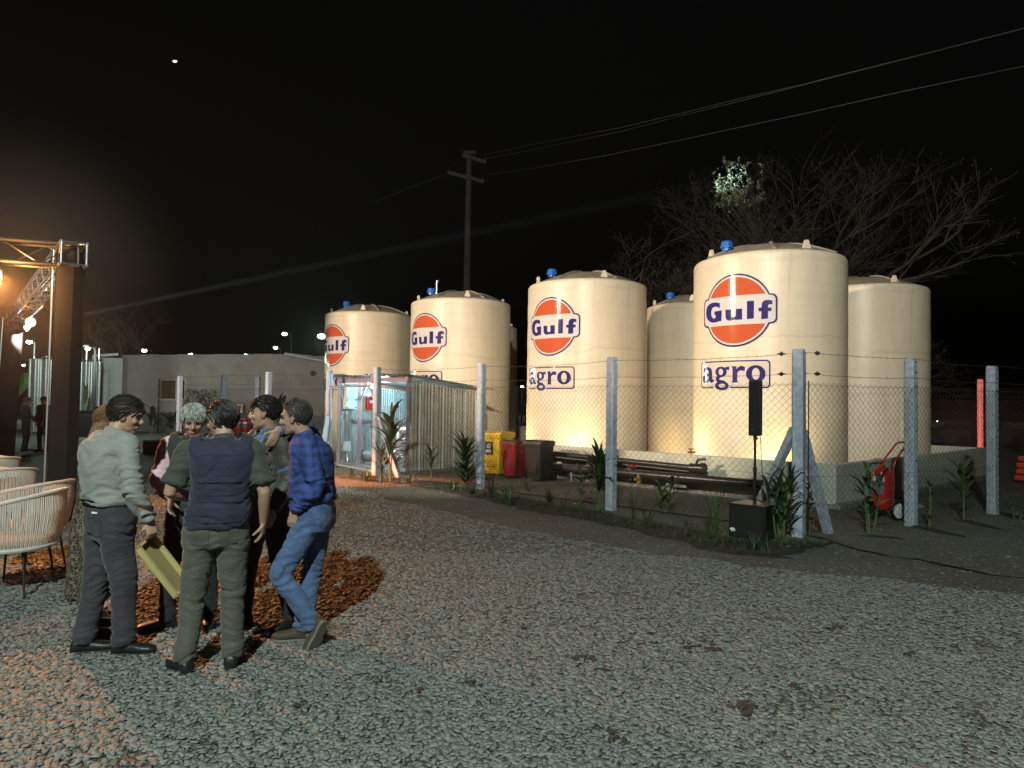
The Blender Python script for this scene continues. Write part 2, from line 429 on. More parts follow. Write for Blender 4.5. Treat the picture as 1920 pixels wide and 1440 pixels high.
for i, (a, b, w) in enumerate([((1700, 985), (1810, 1008), .10), ((1790, 974), (1885, 995), .10), ((1600, 1003), (1700, 1012), .08), ((1865, 960), (1935, 978), .12), ((1470, 1030), (1560, 1018), .15), ((1400, 1040), (1490, 1048), .13)]):
    mound('soil_patch', [G(*a), G(*b)], w, .03, M_SOILDK, 'dark soil patch beside the fence posts', 20 + i)  # low soil mounds, darker than the dirt they lie on

# ------------------------------------------------------------------ containment wall
U = Vector((-.7071, .7071, 0)); Nn = Vector((-.7071, -.7071, 0))     # along the front row; outward
VR = Vector((.743, .669, 0))                                          # along the right side
C0 = Vector((5.61, 12.26, 0))
WL = 19.0; WR = 9.3
wall = empty('containment_wall', C0, 0, 'low grey green rendered wall enclosing the cream tanks', 'wall')
def wallrun(a, b, h, t, nout, z0=0.0):
    """wall run between ground points a and b, thickness behind (opposite nout)"""
    bm = bmesh.new(); n = max(2, int((b - a).length / .5))
    ring = []
    for i in range(n + 1):
        p = a.lerp(b, i / n)
        ring.append([bm.verts.new(v) for v in ((p.x, p.y, z0), (p.x, p.y, h - .012), (p.x - nout.x * .012, p.y - nout.y * .012, h), (p.x - nout.x * t, p.y - nout.y * t, h), (p.x - nout.x * t, p.y - nout.y * t, z0))])
    for i in range(n):
        for k in range(4): bm.faces.new((ring[i][k], ring[i][k + 1], ring[i + 1][k + 1], ring[i + 1][k]))
    bm.faces.new(ring[0]); bm.faces.new(ring[-1][::-1]); recalc(bm)
    return bm
NR = Vector((VR.y, -VR.x, 0))
def wchild(name, bm, m):
    o = new(name, bm, m, wall); o.matrix_parent_inverse = Matrix.Translation(-C0); return o
E1 = C0 + U * WL; E2 = C0 + VR * WR
E3 = E2 + U * WL; 
wchild('front_panel', wallrun(C0, E1, .75, .15, Nn), M_WALL)
wchild('side_panel', wallrun(C0 + VR * .002, E2, .752, .15, NR), M_WALL)
wchild('rear_panel', wallrun(E2 + U * .003, E3, .748, .15, VR), M_WALL)
fb = wallrun(C0 + Nn * .10 - VR * 0, E1 + Nn * .10, .07, .10, Nn)
wchild('footing', fb, M_CONC)
wchild('footing', wallrun(C0 + NR * .10 + Nn * .1, E2 + NR * .10, .09, .10, NR), M_CONC)
bm = bmesh.new()
for t in np.linspace(0, WR, 40):
    pass
# concrete slab inside
sl = [C0 - Nn * .16 + VR * .1, E2 + U * .2 - VR * .1, E3 - VR * .2, E1 - Nn * .16]
bm = bmesh.new(); bm.faces.new([bm.verts.new((p.x, p.y, .06)) for p in sl]); recalc(bm)
tag(new('slab', bm, M_CONC), 'concrete floor slab inside the tank enclosure', kind='structure')

# ------------------------------------------------------------------ tanks
TR = 1.54; TH = 4.72; TZ = .06
T4 = Vector((5.43, 15.05, TZ)); T3 = Vector((1.93, 18.5, TZ)); T2 = Vector((-1.62, 22.0, TZ)); T1 = Vector((-5.15, 25.4, TZ))
OFF = Vector((3.8, 3.6, 0))
def tank_geo():
    d = {}
    bm = bmesh.new(); prof = [(TR, 0)]
    for i in range(1, 24):
        z = TH * i / 24
        prof.append((TR + .004 * math.sin(i * 1.9) + (.006 if i % 8 == 0 else 0), z))
    prof += [(TR, TH - .10), (TR - .006, TH - .05), (TR - .03, TH - .012), (TR - .065, TH)]
    lathe(bm, prof, 128); d['shell'] = bm
    bm = bmesh.new(); prof = [(TR - .066, TH - .004), (TR - .10, TH + .02)]
    for i in range(1, 9):
        a = i / 8; prof.append(((TR - .1) * (1 - a) + .26 * a, TH + .02 + .33 * math.sin(a * PI / 2) ** 1.05))
    prof += [(.25, TH + .375), (.0001, TH + .385)]
    lathe(bm, prof, 96)
    # radial stiffening ribs moulded in the dome
    d['dome'] = bm
    bm = bmesh.new()
    for k in range(6):
        a = k * PI / 3 + .25
        pts = []
        for i in range(9):
            t = i / 8; r = (TR - .12) * (1 - t) + .3 * t
            pts.append((r * math.cos(a), r * math.sin(a), TH + .03 + .33 * math.sin(t * PI / 2) ** 1.05))
        tube(bm, pts, .035, 6)
    d['dome_rib'] = bm
    return d
g_ = tank_geo()
tank_parts = None
def lug_bm():
    bm = bmesh.new()
    prism(bm, [(-.09, 0), (.09, 0), (.03, .17), (-.03, .17)], ((0, -.03, 0), (1, 0, 0), (0, 0, 1), (0, .06, 0)))
    tube(bm, [(0, -.045, .12), (0, .045, .12)], .018, 8)
    return bm
def cap_bm():
    bm = bmesh.new()
    lathe(bm, [(.10, 0), (.10, .06), (.14, .061), (.14, .07), (.115, .19), (.10, .205), (.0001, .205)], 8)
    return bm
first_tank = None
def decal_polys():
    """all outlines in (s, z): arc metres, height metres, from the logo centre"""
    return DECAL
CR1 = 180 / 1037.0
def unwrap(cx, cy, T=T4):
    px, py = 1300 + cx * CR1, 500 + cy * CR1
    d = ray(px, py); o = Vector((0, 0, H))
    a = d.x ** 2 + d.y ** 2; ex, ey = o.x - T.x, o.y - T.y
    b = 2 * (d.x * ex + d.y * ey); c = ex * ex + ey * ey - TR * TR
    disc = b * b - 4 * a * c
    t = (-b - math.sqrt(max(0, disc))) / (2 * a)
    p = o + d * t
    az = math.atan2(p.x - T.x, -(p.y - T.y))     # 0 = facing -Y, positive to +X
    return az * TR, p.z
def outl(pts): return [unwrap(*p) for p in pts]
def ell(cx, cy, rx, ry, n=36): return [(cx + rx * math.cos(2 * PI * k / n), cy + ry * math.sin(2 * PI * k / n)) for k in range(n)]
# --- centre of the round logo on the near tank
sL, _ = unwrap(122, 470); sR, _ = unwrap(908, 470)
_, zT = unwrap(500, 72); _, zB = unwrap(420, 868)
sC = (sL + sR) / 2; zC = (zT + zB) / 2; RL = (zT - zB) / 2
sG, _ = unwrap(150, 500); sF, _ = unwrap(853, 500)
def rrect(w, h, r, n=8):
    out = []
    for cx, cy, a0 in ((w - r, h - r, 0), (-w + r, h - r, PI / 2), (-w + r, -h + r, PI), (w - r, -h + r, 1.5 * PI)):
        for k in range(n + 1):
            a = a0 + k * PI / 2 / n; out.append((cx + r * math.cos(a), cy + r * math.sin(a)))
    return out
def tabbed(rad, w, h, r):
    """outline of a circle of radius rad united with a rounded bar 2w x 2h"""
    ycut = h; a0 = math.asin(ycut / rad); out = []
    n = 30
    for k in range(n + 1):
        a = a0 + (PI - 2 * a0) * k / n; out.append((rad * math.cos(a), rad * math.sin(a)))
    L_ = [(-w + r - r * math.sin(t), h - r + r * math.cos(t)) for t in np.linspace(0, PI / 2, 7)]
    out += L_ + [(x, -y) for x, y in L_[::-1]]
    for k in range(n + 1):
        a = PI + a0 + (PI - 2 * a0) * k / n; out.append((rad * math.cos(a), rad * math.sin(a)))
    R_ = [(w - r + r * math.sin(t), -h + r - r * math.cos(t)) for t in np.linspace(0, PI / 2, 7)]
    out += R_ + [(x, -y) for x, y in R_[::-1]]
    return out
def seg(rad, h, n=28):
    a0 = math.asin(h / rad)
    return [(rad * math.cos(a0 + (PI - 2 * a0) * k / n), rad * math.sin(a0 + (PI - 2 * a0) * k / n)) for k in range(n + 1)]
WX = (sR - sL) / 2 / RL
def sc(pl): return [(sC + x * RL, zC + y * RL) for x, y in pl]
D_ROUND = [('border', [sc(tabbed(1, WX, .405, .15))], M_NAVY, .0020),
           ('band', [sc(tabbed(.955, WX - .045, .365, .12))], M_LWHITE, .0035),
           ('segment', [sc(seg(.905, .40))], M_LORANGE, .0050),
           ('segment', [sc([(x, -y) for x, y in seg(.905, .40)][::-1])], M_LORANGE, .0050)]
LET = {
 'G': [[(292, 395), (255, 387), (218, 389), (185, 402), (160, 430), (147, 468), (144, 510), (150, 550), (168, 583), (195, 602), (228, 606), (255, 600), (280, 592), (308, 588), (312, 472), (233, 486), (234, 523), (247, 525), (245, 556), (222, 561), (206, 545), (198, 512), (202, 475), (213, 447), (235, 434), (262, 434), (290, 450)]],
 'u': [[(350, 466), (412, 463), (412, 530), (420, 546), (440, 548), (462, 536), (462, 458), (530, 453), (530, 571), (478, 575), (440, 574), (425, 583), (395, 585), (367, 576), (353, 552)]],
 'l': [[(582, 373), (657, 368), (655, 561), (581, 567)]],
 'f': [[(855, 368), (825, 360), (785, 361), (755, 373), (739, 400), (738, 441), (703, 447), (705, 486), (736, 483), (733, 567), (808, 561), (808, 482), (843, 480), (845, 441), (808, 442), (808, 420), (820, 407), (840, 406), (853, 412)]],
}
for k_, pl in LET.items(): D_ROUND.append(('letter', [outl(q) for q in pl], M_NAVY, .0052))
D_WORD = []
def zs_fix(): pass
oL, _ = unwrap(92, 1180); oR, _ = unwrap(832, 1160)
_, zt = unwrap(460, 1012); _, zb = unwrap(300, 1312)
bw = (oR - oL) / 2; bh = (zt - zb) / 2; bx = (oL + oR) / 2; bz = (zt + zb) / 2
def fr(pl): return [(bx + x, bz + y) for x, y in pl]
D_WORD.append(('backing', [fr(rrect(bw - .01, bh - .01, .06))], mat('clear_vinyl', (.60, .54, .47), .13), .0020))
gA = unwrap(222, 1300)[0] - bx; gB = unwrap(410, 1300)[0] - bx
tk = .026
fo = rrect(bw, bh, .075, 6); fi = rrect(bw - tk, bh - tk, .055, 6)
# frame as a strip with the gap where the g hangs down
def ringpoly(o, i): return [fr(o), fr(i)[::-1]]
full = ringpoly(fo, fi)
D_WORD.append(('frame', full, M_NAVY, .0034))
D_WORD.append(('letter', [outl([(118, 1116), (124, 1096), (150, 1085), (180, 1089), (200, 1104), (208, 1130), (210, 1205), (217, 1224), (232, 1221), (229, 1240), (203, 1256), (186, 1249), (176, 1231), (160, 1252), (135, 1260), (115, 1245), (108, 1215), (115, 1186), (140, 1166), (172, 1154), (171, 1130), (163, 1114), (147, 1115), (132, 1133), (117, 1143)]), outl([(172, 1178), (152, 1186), (145, 1204), (150, 1222), (164, 1222), (172, 1208)])[::-1]], M_NAVY, .0050))
D_WORD.append(('letter', [outl(ell(304, 1137, 62, 57)), outl(ell(302, 1137, 24, 34))[::-1]], M_NAVY, .0050))
D_WORD.append(('letter', [outl([(345, 1088), (392, 1078), (392, 1118), (352, 1112)])], M_NAVY, .0054))
D_WORD.append(('letter', [outl([(268, 1180), (248, 1200), (247, 1225), (262, 1245), (350, 1262), (345, 1232), (290, 1222), (284, 1212), (300, 1193)])], M_NAVY, .0058))
D_WORD.append(('letter', [outl(ell(312, 1286, 74, 49)), outl(ell(314, 1284, 36, 20))[::-1]], M_NAVY, .0054))
D_WORD.append(('letter', [outl([(414, 1078), (470, 1075), (472, 1108), (490, 1084), (522, 1070), (562, 1084), (556, 1127), (528, 1121), (500, 1124), (480, 1142), (476, 1232), (492, 1250), (412, 1253), (426, 1235), (427, 1100)])], M_NAVY, .0050))
D_WORD.append(('letter', [outl(ell(676, 1157, 105, 93)), outl(ell(676, 1157, 42, 64))[::-1]], M_NAVY, .0050))
AZ4 = sC / TR
def wrap_decal(name, rings, m, off, parent, ds):
    if name == 'frame':     # leave the gap at the bottom
        pass
    P3 = [[Vector((a, b, 0)) for a, b in r] for r in rings]
    flat = [v for r in P3 for v in r]
    bm = bmesh.new(); vs = [bm.verts.new(v) for v in flat]
    for t in tessellate_polygon(P3):
        try: bm.faces.new([vs[i] for i in t])
        except ValueError: pass
    s0 = min(v.x for v in flat); s1 = max(v.x for v in flat)
    s = math.ceil(s0 / .05) * .05
    while s < s1:
        bmesh.ops.bisect_plane(bm, geom=bm.verts[:] + bm.edges[:] + bm.faces[:], plane_co=(s, 0, 0), plane_no=(1, 0, 0))
        s += .05
    if name == 'frame':
        dl = [f for f in bm.faces if f.calc_center_median().y < bz - bh + tk * 1.2 and gA + bx < f.calc_center_median().x < gB + bx]
        bmesh.ops.delete(bm, geom=dl, context='FACES')
    for v in bm.verts:
        az = v.co.x / TR; r = TR + .010 + off; z = v.co.y
        v.co = (r * math.sin(az + ds), -r * math.cos(az + ds), z - TZ)
    recalc(bm)
    for f in bm.faces:
        c = f.calc_center_median()
        if f.normal.x * c.x + f.normal.y * c.y < 0: f.normal_flip()
    return new(name, bm, m, parent)
def make_tank(loc, label, logo, capaz, lugaz, rz=0.0):
    global first_tank
    t = empty('storage_tank', loc, 0, label, 'tank', 'cream storage tanks inside the low wall')
    if first_tank is None:
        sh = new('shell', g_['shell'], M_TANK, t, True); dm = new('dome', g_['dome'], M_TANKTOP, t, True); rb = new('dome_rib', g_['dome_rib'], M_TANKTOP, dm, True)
        lg = new('lifting_lug', lug_bm(), M_TANK, t); cp = new('hatch_cap', cap_bm(), M_BLUECAP, t)
        first_tank = (sh, dm, rb, lg, cp)
    else:
        a, b, c, d, e = first_tank
        sh = share('shell', a, t, rot=(0, 0, rz)); dm = share('dome', b, t, rot=(0, 0, rz)); share('dome_rib', c, dm)
        lg = share('lifting_lug', d, t); cp = share('hatch_cap', e, t)
    ca, cr_ = capaz
    cp.location = (cr_ * math.sin(ca), -cr_ * math.cos(ca), TH + .02 + .33 * math.sin(min(1, (TR - .1 - cr_) / (TR - .36)) * PI / 2))
    for i, la in enumerate(lugaz):
        o = lg if i == 0 else share('lifting_lug', lg, t)
        o.location = ((TR - .22) * math.sin(la), -(TR - .22) * math.cos(la), TH + .05); o.rotation_euler = (0, 0, la)
    if logo is not None:
        rl = bpy.data.objects.new('round_logo', None); link(rl, t)
        for n_, rg, m_, off in D_ROUND: wrap_decal(n_, rg, m_, off, rl, logo)
        wl_ = bpy.data.objects.new('word_logo', None); link(wl_, t)
        for n_, rg, m_, off in D_WORD: wrap_decal(n_, rg, m_, off, wl_, logo)
    return t
LUG = [R(a) for a in (25, 115, 205, 295)]
make_tank(T4, 'big cream tank with round logo directly behind the column speaker, nearest of the tanks', 0.0, (R(-75), 1.0), [R(12), R(-78), R(102), R(192)])
make_tank(T3, 'cream tank with round logo rising behind the red and dark wheelie bins', R(2), (R(-70), 1.0), [R(12), R(-78), R(102), R(192)], .7)
tt = make_tank(T2, 'cream tank with round logo behind the corrugated side of the pump shed', R(3), (R(-60), 1.0), [R(12), R(-78), R(102), R(192)], 1.9)
bm = bmesh.new(); tube(bm, [(0, 0, 0), (0, 0, .42)], .025, 8); tube(bm, [(-.05, 0, .3), (.05, 0, .42)], .02, 6)
vp = new('vent_pipe', bm, M_ALU, tt); vp.location = (-.75, -.1, TH + .3)
make_tank(T1, 'cream tank with cut off logo at the left end of the front row', R(0), (R(-40), 1.0), [R(2), R(-78), R(102), R(192)], 2.8)
make_tank(T4 + OFF, 'plain cream tank without logo at the right end behind the near tank', None, (R(170), 1.0), [R(5), R(-78), R(102), R(192)], .4)
make_tank(T3 + OFF, 'plain cream tank seen between the two nearest logo tanks', None, (R(-65), 1.0), [R(-20), R(-88), R(102), R(192)], 1.2)
_t6 = [o for o in bpy.data.objects if o.name.startswith('storage_tank')][-1]
bm = bmesh.new(); a_ = R(-12); tube(bm, [((TR + .05) * math.sin(a_), -(TR + .05) * math.cos(a_), .2), ((TR + .05) * math.sin(a_), -(TR + .05) * math.cos(a_), TH - .35), ((TR - .1) * math.sin(a_), -(TR - .1) * math.cos(a_), TH - .3)], .03, 8)
new('overflow_pipe', bm, mat('pale_pipe', (.62, .62, .60), .35), _t6, True)
make_tank(T2 + OFF, 'plain cream tank hidden behind the tank above the wheelie bins', None, (R(190), 1.0), [R(-20), R(-88), R(102), R(192)], 2.2)
make_tank(T1 + OFF, 'plain cream tank, a sliver of it right of the tank behind the shed', None, (R(190), 1.0), [R(-20), R(-88), R(102), R(192)], 3.0)
# sticker on the right tank
bm = bmesh.new()
def az_of(px, py, T):
    s_, z_ = unwrap((px - 1300) / CR1, (py - 500) / CR1, T); return s_, z_
T5 = T4 + OFF
s_, z_ = az_of(1695, 806, T5)
sx = [s_ - .10, s_ + .10]
g = [[bm.verts.new(((TR + .012) * math.sin(s / TR), -(TR + .012) * math.cos(s / TR), z_ + dz - TZ)) for dz in (-.2, .2)] for s in np.linspace(sx[0], sx[1], 5)]
for i in range(4): bm.faces.new((g[i][0], g[i + 1][0], g[i + 1][1], g[i][1]))
st = new('notice_sticker', bm, mat('pale_sticker', (.75, .68, .45), .4)); st.location = T5
tag(st, 'small pale rectangular sticker on the plain right hand tank', 'sticker')
# uplights standing inside the wall
M_LAMPW = mat('warm_lamp_glass', (.9, .8, .6), .3, emit=(1, .7, .3), es=8)
def uplight(loc, aim, e, length=1.9, label='', along=None):
    loc = Vector(loc); along = along or U
    o = empty('uplight_bar', loc, 0, label, 'floodlight', 'warm light bars at the feet of the tanks')
    a = math.atan2(along.y, along.x)
    bm = bmesh.new(); box(bm, (0, 0, .09), (length, .07, .06), a, bev=.008)
    for s in (-.4, .4): box(bm, (along.x * length * s, along.y * length * s, .03), (.05, .10, .06), a)
    new('housing', bm, M_BLKPL, o)
    bm = bmesh.new(); box(bm, (0, 0, .1215), (length - .04, .04, .003), a); new('glass', bm, M_LAMPW, o)
    l = bpy.data.lights.new('uplight_bar_light', 'AREA'); l.shape = 'RECTANGLE'; l.size = length; l.size_y = .05; l.energy = e; l.color = WARM
    lo_ = bpy.data.objects.new('uplight_bar_light', l); COL.objects.link(lo_); lo_.location = loc + Vector((0, 0, .13))
    zax = -(Vector(aim) - loc).normalized(); xax = (along - zax * along.dot(zax)).normalized(); yax = zax.cross(xax)
    lo_.rotation_euler = Matrix((xax, yax, zax)).transposed().to_euler()

# clods and dead leaves lying in the gravel
rnd = random.Random(12); bm = bmesh.new()
for px, py, s in ((1100, 1240, .09), (1125, 1262, .05), (1330, 1222, .10), (1300, 1215, .05), (880, 1285, .06), (787, 1300, .05), (720, 1283, .05), (1240, 1330, .04), (980, 1180, .03), (1480, 1290, .05), (1570, 1180, .06), (1060, 1130, .04), (560, 1330, .05), (1700, 1230, .05), (1400, 1330, .09), (1160, 1390, .06)):
    c = G(px, py); 
    for k in range(7):
        p = c + Vector((rnd.gauss(0, s * .6), rnd.gauss(0, s * .6), .018)); n0 = len(bm.verts)
        ball(bm, p, (s * rnd.uniform(.2, .5), s * rnd.uniform(.2, .4), s * rnd.uniform(.10, .2)), 1)
        bm.verts.ensure_lookup_table()
        for v in bm.verts[n0:]: v.co += Vector((noise.noise(v.co * 60), noise.noise(v.co * 60 + Vector((9, 0, 0))), 0)) * s * .15
tag(new('soil_clods', bm, mat('dark_clod', (.05, .035, .022), .95, bump=.8, bs=80)), 'small dark clods and leaf scraps in the gravel', kind='stuff')
for T, lab in ((T4, 'behind the speaker pole'), (T3, 'behind the dark wheelie bin'), (T2, 'behind the corrugated shed'), (T1, 'behind the open end of the shed')):
    for k, (du, dn, side) in enumerate(((1.05, 1.60, 'left'), (-.85, 1.60, 'right'))):
        p = T + U * du + Nn * dn
        uplight((p.x, p.y, .42), (T.x + U.x * du * .8 + Nn.x * 1.2, T.y + U.y * du * .8 + Nn.y * 1.2, 2.6), 50 if k == 0 else 38, 1.3, '%s warm light bar inside the wall %s' % (side, lab))
p = T4 + OFF + VR * 2.0 + U * .2
uplight((p.x, p.y, .06), (p.x + 2.5, p.y + 2.2, 1.2), 60, 1.2, 'warm light bar at the right end inside the wall')
p = T3 + OFF * .5 + U * -.1
uplight((p.x + .1, p.y, .06), (T3.x + 3.6, T3.y + 3.4, 3.4), 25, 1.0, 'warm light bar between the two rows of tanks')

# ------------------------------------------------------------------ fences
PH = 2.55
def post_bm(h=PH, w=.15):
    bm = bmesh.new()
    a = w / 2; c = .022
    oct_ = [(-a + c, -a), (a - c, -a), (a, -a + c), (a, a - c), (a - c, a), (-a + c, a), (-a, a - c), (-a, -a + c)]
    zs = [0, .3, .7, 1.1, 1.5, 1.9, 2.2, h - .05, h]
    rows = []
    for z in zs:
        s = .86 if z == h else 1
        rows.append([bm.verts.new((x * s + .003 * math.sin(z * 9 + x * 30), y * s, z)) for x, y in oct_])
    for i in range(len(rows) - 1):
        for k in range(8): bm.faces.new((rows[i][k], rows[i][(k + 1) % 8], rows[i + 1][(k + 1) % 8], rows[i + 1][k]))
    bm.faces.new(rows[-1]); bm.faces.new(rows[0][::-1])
    for z in (1.0, 1.45, 2.12, 2.33, 2.49):      # wire ties
        tube(bm, [(-.03, -a - .004, z), (.03, -a - .004, z)], .007, 5, mi=1)
    return bm
POST = None
def post(name, p, parent, h=PH, rz=0.0, m=None):
    global POST
    if POST is None:
        POST = new('post', post_bm(), [M_POST, M_WIRED], parent, False); o = POST; o.name = name
    else: o = share(name, POST, parent)
    o.location = (p.x, p.y, -.02); o.rotation_euler = (0, 0, rz); o.scale = (1, 1, h / PH)
    return o
def chain_panel(name, a, b, z0, z1, parent, sp=.105, r=.0023, m=None):
    L_ = (b - a).length; n = int(L_ / (sp / 2)); d = (b - a).normalized(); nrm = Vector((-d.y, d.x, 0))
    hz = sp * .5; nz = int((z1 - z0) / hz)
    V = []; F = []
    # zig-zag wires standing upright, each a thin three sided strip
    for i in range(0, n):
        prev = None
        for k in range(nz + 1):
            s = (i + ((k + i) % 2)) * sp / 2; s = min(s, L_)
            z = z0 + k * hz + .006 * math.sin(s * 3)
            off = .004 * (1 if (k % 2) else -1)
            p = a + d * s + nrm * off
            base = len(V)
            V += [(p.x + nrm.x * r, p.y + nrm.y * r, z), (p.x - d.x * r - nrm.x * r * .6, p.y - d.y * r - nrm.y * r * .6, z - r * .2), (p.x + d.x * r - nrm.x * r * .6, p.y + d.y * r - nrm.y * r * .6, z + r * .2)]
            if prev is not None:
                for q in range(3):
                    F.append((prev + q, prev + (q + 1) % 3, base + (q + 1) % 3, base + q))
            prev = base
    me = bpy.data.meshes.new(name); me.from_pydata(V, [], F); me.materials.append(m or M_WIRED)
    o = bpy.data.objects.new(name, me); link(o, parent); return o
def strand(bm, a, b, r=.003, sag=.02, barbs=True, n=16):
    pts = []
    for i in range(n + 1):
        t = i / n; p = a.lerp(b, t); p.z -= sag * 4 * t * (1 - t) - .004 * math.sin(t * 23); pts.append(p)
    tube(bm, pts, r, 5)
    if barbs:
        L_ = (b - a).length; k = int(L_ / .14)
        for i in range(k):
            p = a.lerp(b, (i + .5) / k); t = (i + .5) / k; p.z -= sag * 4 * t * (1 - t)
            v = Vector((random.uniform(-.4, .4), random.uniform(-.4, .4), random.choice((-1, 1)))).normalized() * .02
            tube(bm, [p - v, p + v], r * .7, 3)
def fence(name, pts, label, parent_label=None, wires=(2.20, 2.48), meshz=(.03, 2.08), rz=None, sp=.105, skip=(), r=.0023, heights=None, group=None, mz=None):
    f = empty(name, pts[0] * 1, 0, label, 'fence', group); inv = Matrix.Translation(-pts[0])
    def ch(o): o.matrix_parent_inverse = inv; return o
    for i, p in enumerate(pts):
        j = min(i, len(pts) - 2); d = pts[j + 1] - pts[j]
        h = heights[i] if heights else PH
        if i not in skip: ch(post('post', p, f, h, math.atan2(d.y, d.x) if rz is None else rz))
    for i in range(len(pts) - 1):
        a, b = pts[i], pts[i + 1]; d = (b - a).normalized(); nr = Vector((d.y, -d.x, 0)) * .085
        ch(chain_panel('chain_link_mesh', a + nr, b + nr, meshz[0], meshz[1], f, sp, r))
        for z in wires:
            bm = bmesh.new(); strand(bm, a + nr + Vector((0, 0, z)), b + nr + Vector((0, 0, z)), .0028, random.uniform(.01, .05))
            ch(new('barbed_wire', bm, M_WIRED, f))
        for z in (meshz[0] + .78, meshz[1] - .03):
            bm = bmesh.new(); strand(bm, a + nr * 1.05 + Vector((0, 0, z)), b + nr * 1.05 + Vector((0, 0, z)), .002, .012, False, 8)
            ch(new('tension_wire', bm, M_WIRED, f))
    return f, ch
PA = [G(1497, 1006), G(1145, 956), G(900, 917), G(704, 893)]
PB = [G(1497, 1006), G(1708, 986), G(1861, 963)]
for p in PA + PB: p.z = 0
dA = (PA[-1] - PA[0]).normalized()
fA, chA = fence('chain_link_fence', PA, 'long chain link fence with pale posts in front of the logo tanks')
# braces at the corner post and beside the shed
def brace(p, d, parent, ch, h=1.35, reach=1.0, w=.10):
    bm = bmesh.new(); a = p + d * reach + Vector((0, 0, 0)); b = p + d * .07 + Vector((0, 0, h))
    ax = (b - a).normalized(); s = ax.cross(Vector((d.y, -d.x, 0))).normalized() * w / 2; t = Vector((d.y, -d.x, 0)) * w / 2
    vs = [bm.verts.new(q + o) for q in (a, b) for o in (s + t, s - t, -s - t, -s + t)]
    for k in range(4): bm.faces.new((vs[k], vs[(k + 1) % 4], vs[4 + (k + 1) % 4], vs[4 + k]))
    bm.faces.new(vs[:4][::-1]); bm.faces.new(vs[4:]); recalc(bm)
    return ch(new('brace', bm, M_POST, parent))
brace(PA[0], (G(1405, 985) - PA[0]).normalized(), fA, chA, 1.45, (G(1405, 985) - PA[0]).length * 1.0)
dB = (PB[1] - PB[0]).normalized()
PBx = [PB[0], PB[1], PB[2], PB[2] + (PB[2] - PB[1]).normalized() * 3.3]
fB, chB = fence('chain_link_fence', PBx, 'short chain link fence running right from the braced corner post', heights=[2.55, 2.52, 2.5, 2.5], skip=(0,))
brace(PB[0], (G(1553, 1000) - PB[0]).normalized(), fB, chB, 1.42, (G(1553, 1000) - PB[0]).length)
# wire tensioners beside the corner post
for q, s, L_, p_, ch in ((dA, .28, 1, fA, chA), (dB, .25, 1, fB, chB)):
    nr = Vector((q.y, -q.x, 0)) * .085 * (1 if q is dB else -1)
    dd = PA[0] - PA[1]
    for z in (2.2, 2.48):
        bm = bmesh.new()
        nn = Vector(((q).y, -(q).x, 0)) * .085
        c = PA[0] + q * s + nn + Vector((0, 0, z))
        ball(bm, c, (.035, .035, .022), 2); tube(bm, [c - q * .05, c + q * .05], .012, 6); tube(bm, [c + Vector((0, 0, -.03)), c + Vector((0, 0, .03))], .014, 6)
        ch(new('wire_tensioner', bm, M_STEEL, p_))
# rusty flat bars holding the mesh edge at the corner post
for q, p_, ch in ((dA, fA, chA), (dB, fB, chB)):
    nn = Vector((q.y, -q.x, 0)) * .088; c = PA[0] + q * .085 + nn
    bm = bmesh.new(); box(bm, (c.x, c.y, 1.07), (.012, .012, 2.06)); ch(new('stretcher_bar', bm, M_STEEL, p_))
# far part of the fence beyond the shed, with a gate bay
PC = [PA[3], G(619, 879), G(504, 868.5), G(420, 855), G(340, 848)]
PC[1] = at(617, 751, 18.7); PC[2] = at(503, 750, 20.3); PC[3] = at(419, 749, 22.0); PC[4] = at(337, 748, 23.8)
for p in PC: p.z = 0
fC, chC = fence('chain_link_fence', PC[1:], 'far chain link fence crossing in front of the grey building', heights=[2.55, 2.55, 2.5, 2.5], r=.002)
pp = at(483, 750, 25.5); pp.z = 0
o = share('fence_post', POST, None); o.location = pp; tag(o, 'single pale post standing behind the far fence before the red arrow sign', 'post')
o.scale = (1, 1, 1.0)
brace(PA[3], (G(748, 897) - PA[3]).normalized(), fA, chA, 1.38, (G(748, 897) - PA[3]).length)
brace(PC[1], (G(596, 882) - PC[1]).normalized(), fC, chC, 1.3, .9)
# gate between the posts by the shed
gt = empty('gate', PA[3], 0, 'tubular gate with chain link infill standing before the pump shed', 'gate'); inv = Matrix.Translation(-PA[3])
a, b = PA[3] + (PC[1] - PA[3]).normalized() * .14, PC[1] - (PC[1] - PA[3]).normalized() * .14
M_GATE = mat('grey_painted_steel', (.30, .29, .31), .45, .2)
bm = bmesh.new()
for p in (a, b): tube(bm, [(p.x, p.y, .08), (p.x, p.y, 2.1)], .03, 8)
for z in (.1, 2.1): tube(bm, [(a.x, a.y, z), (b.x, b.y, z)], .026, 8)
for p, s in ((a, 1), (b, -1)):
    d = (b - a).normalized() * .3 * s; tube(bm, [(p.x, p.y, 1.8), (p.x + d.x, p.y + d.y, 2.1)], .02, 6)
o = new('frame', bm, M_GATE, gt, True); o.matrix_parent_inverse = inv
o = chain_panel('chain_link_mesh', a, b, .1, 2.08, gt); o.matrix_parent_inverse = inv
bm = bmesh.new(); box(bm, (a.x + .03, a.y, 1.15), (.14, .05, .05)); tube(bm, [(a.x - .1, a.y, 1.15), (a.x + .15, a.y, 1.15)], .012, 6)
o = new('latch', bm, M_STEEL, gt); o.matrix_parent_inverse = inv
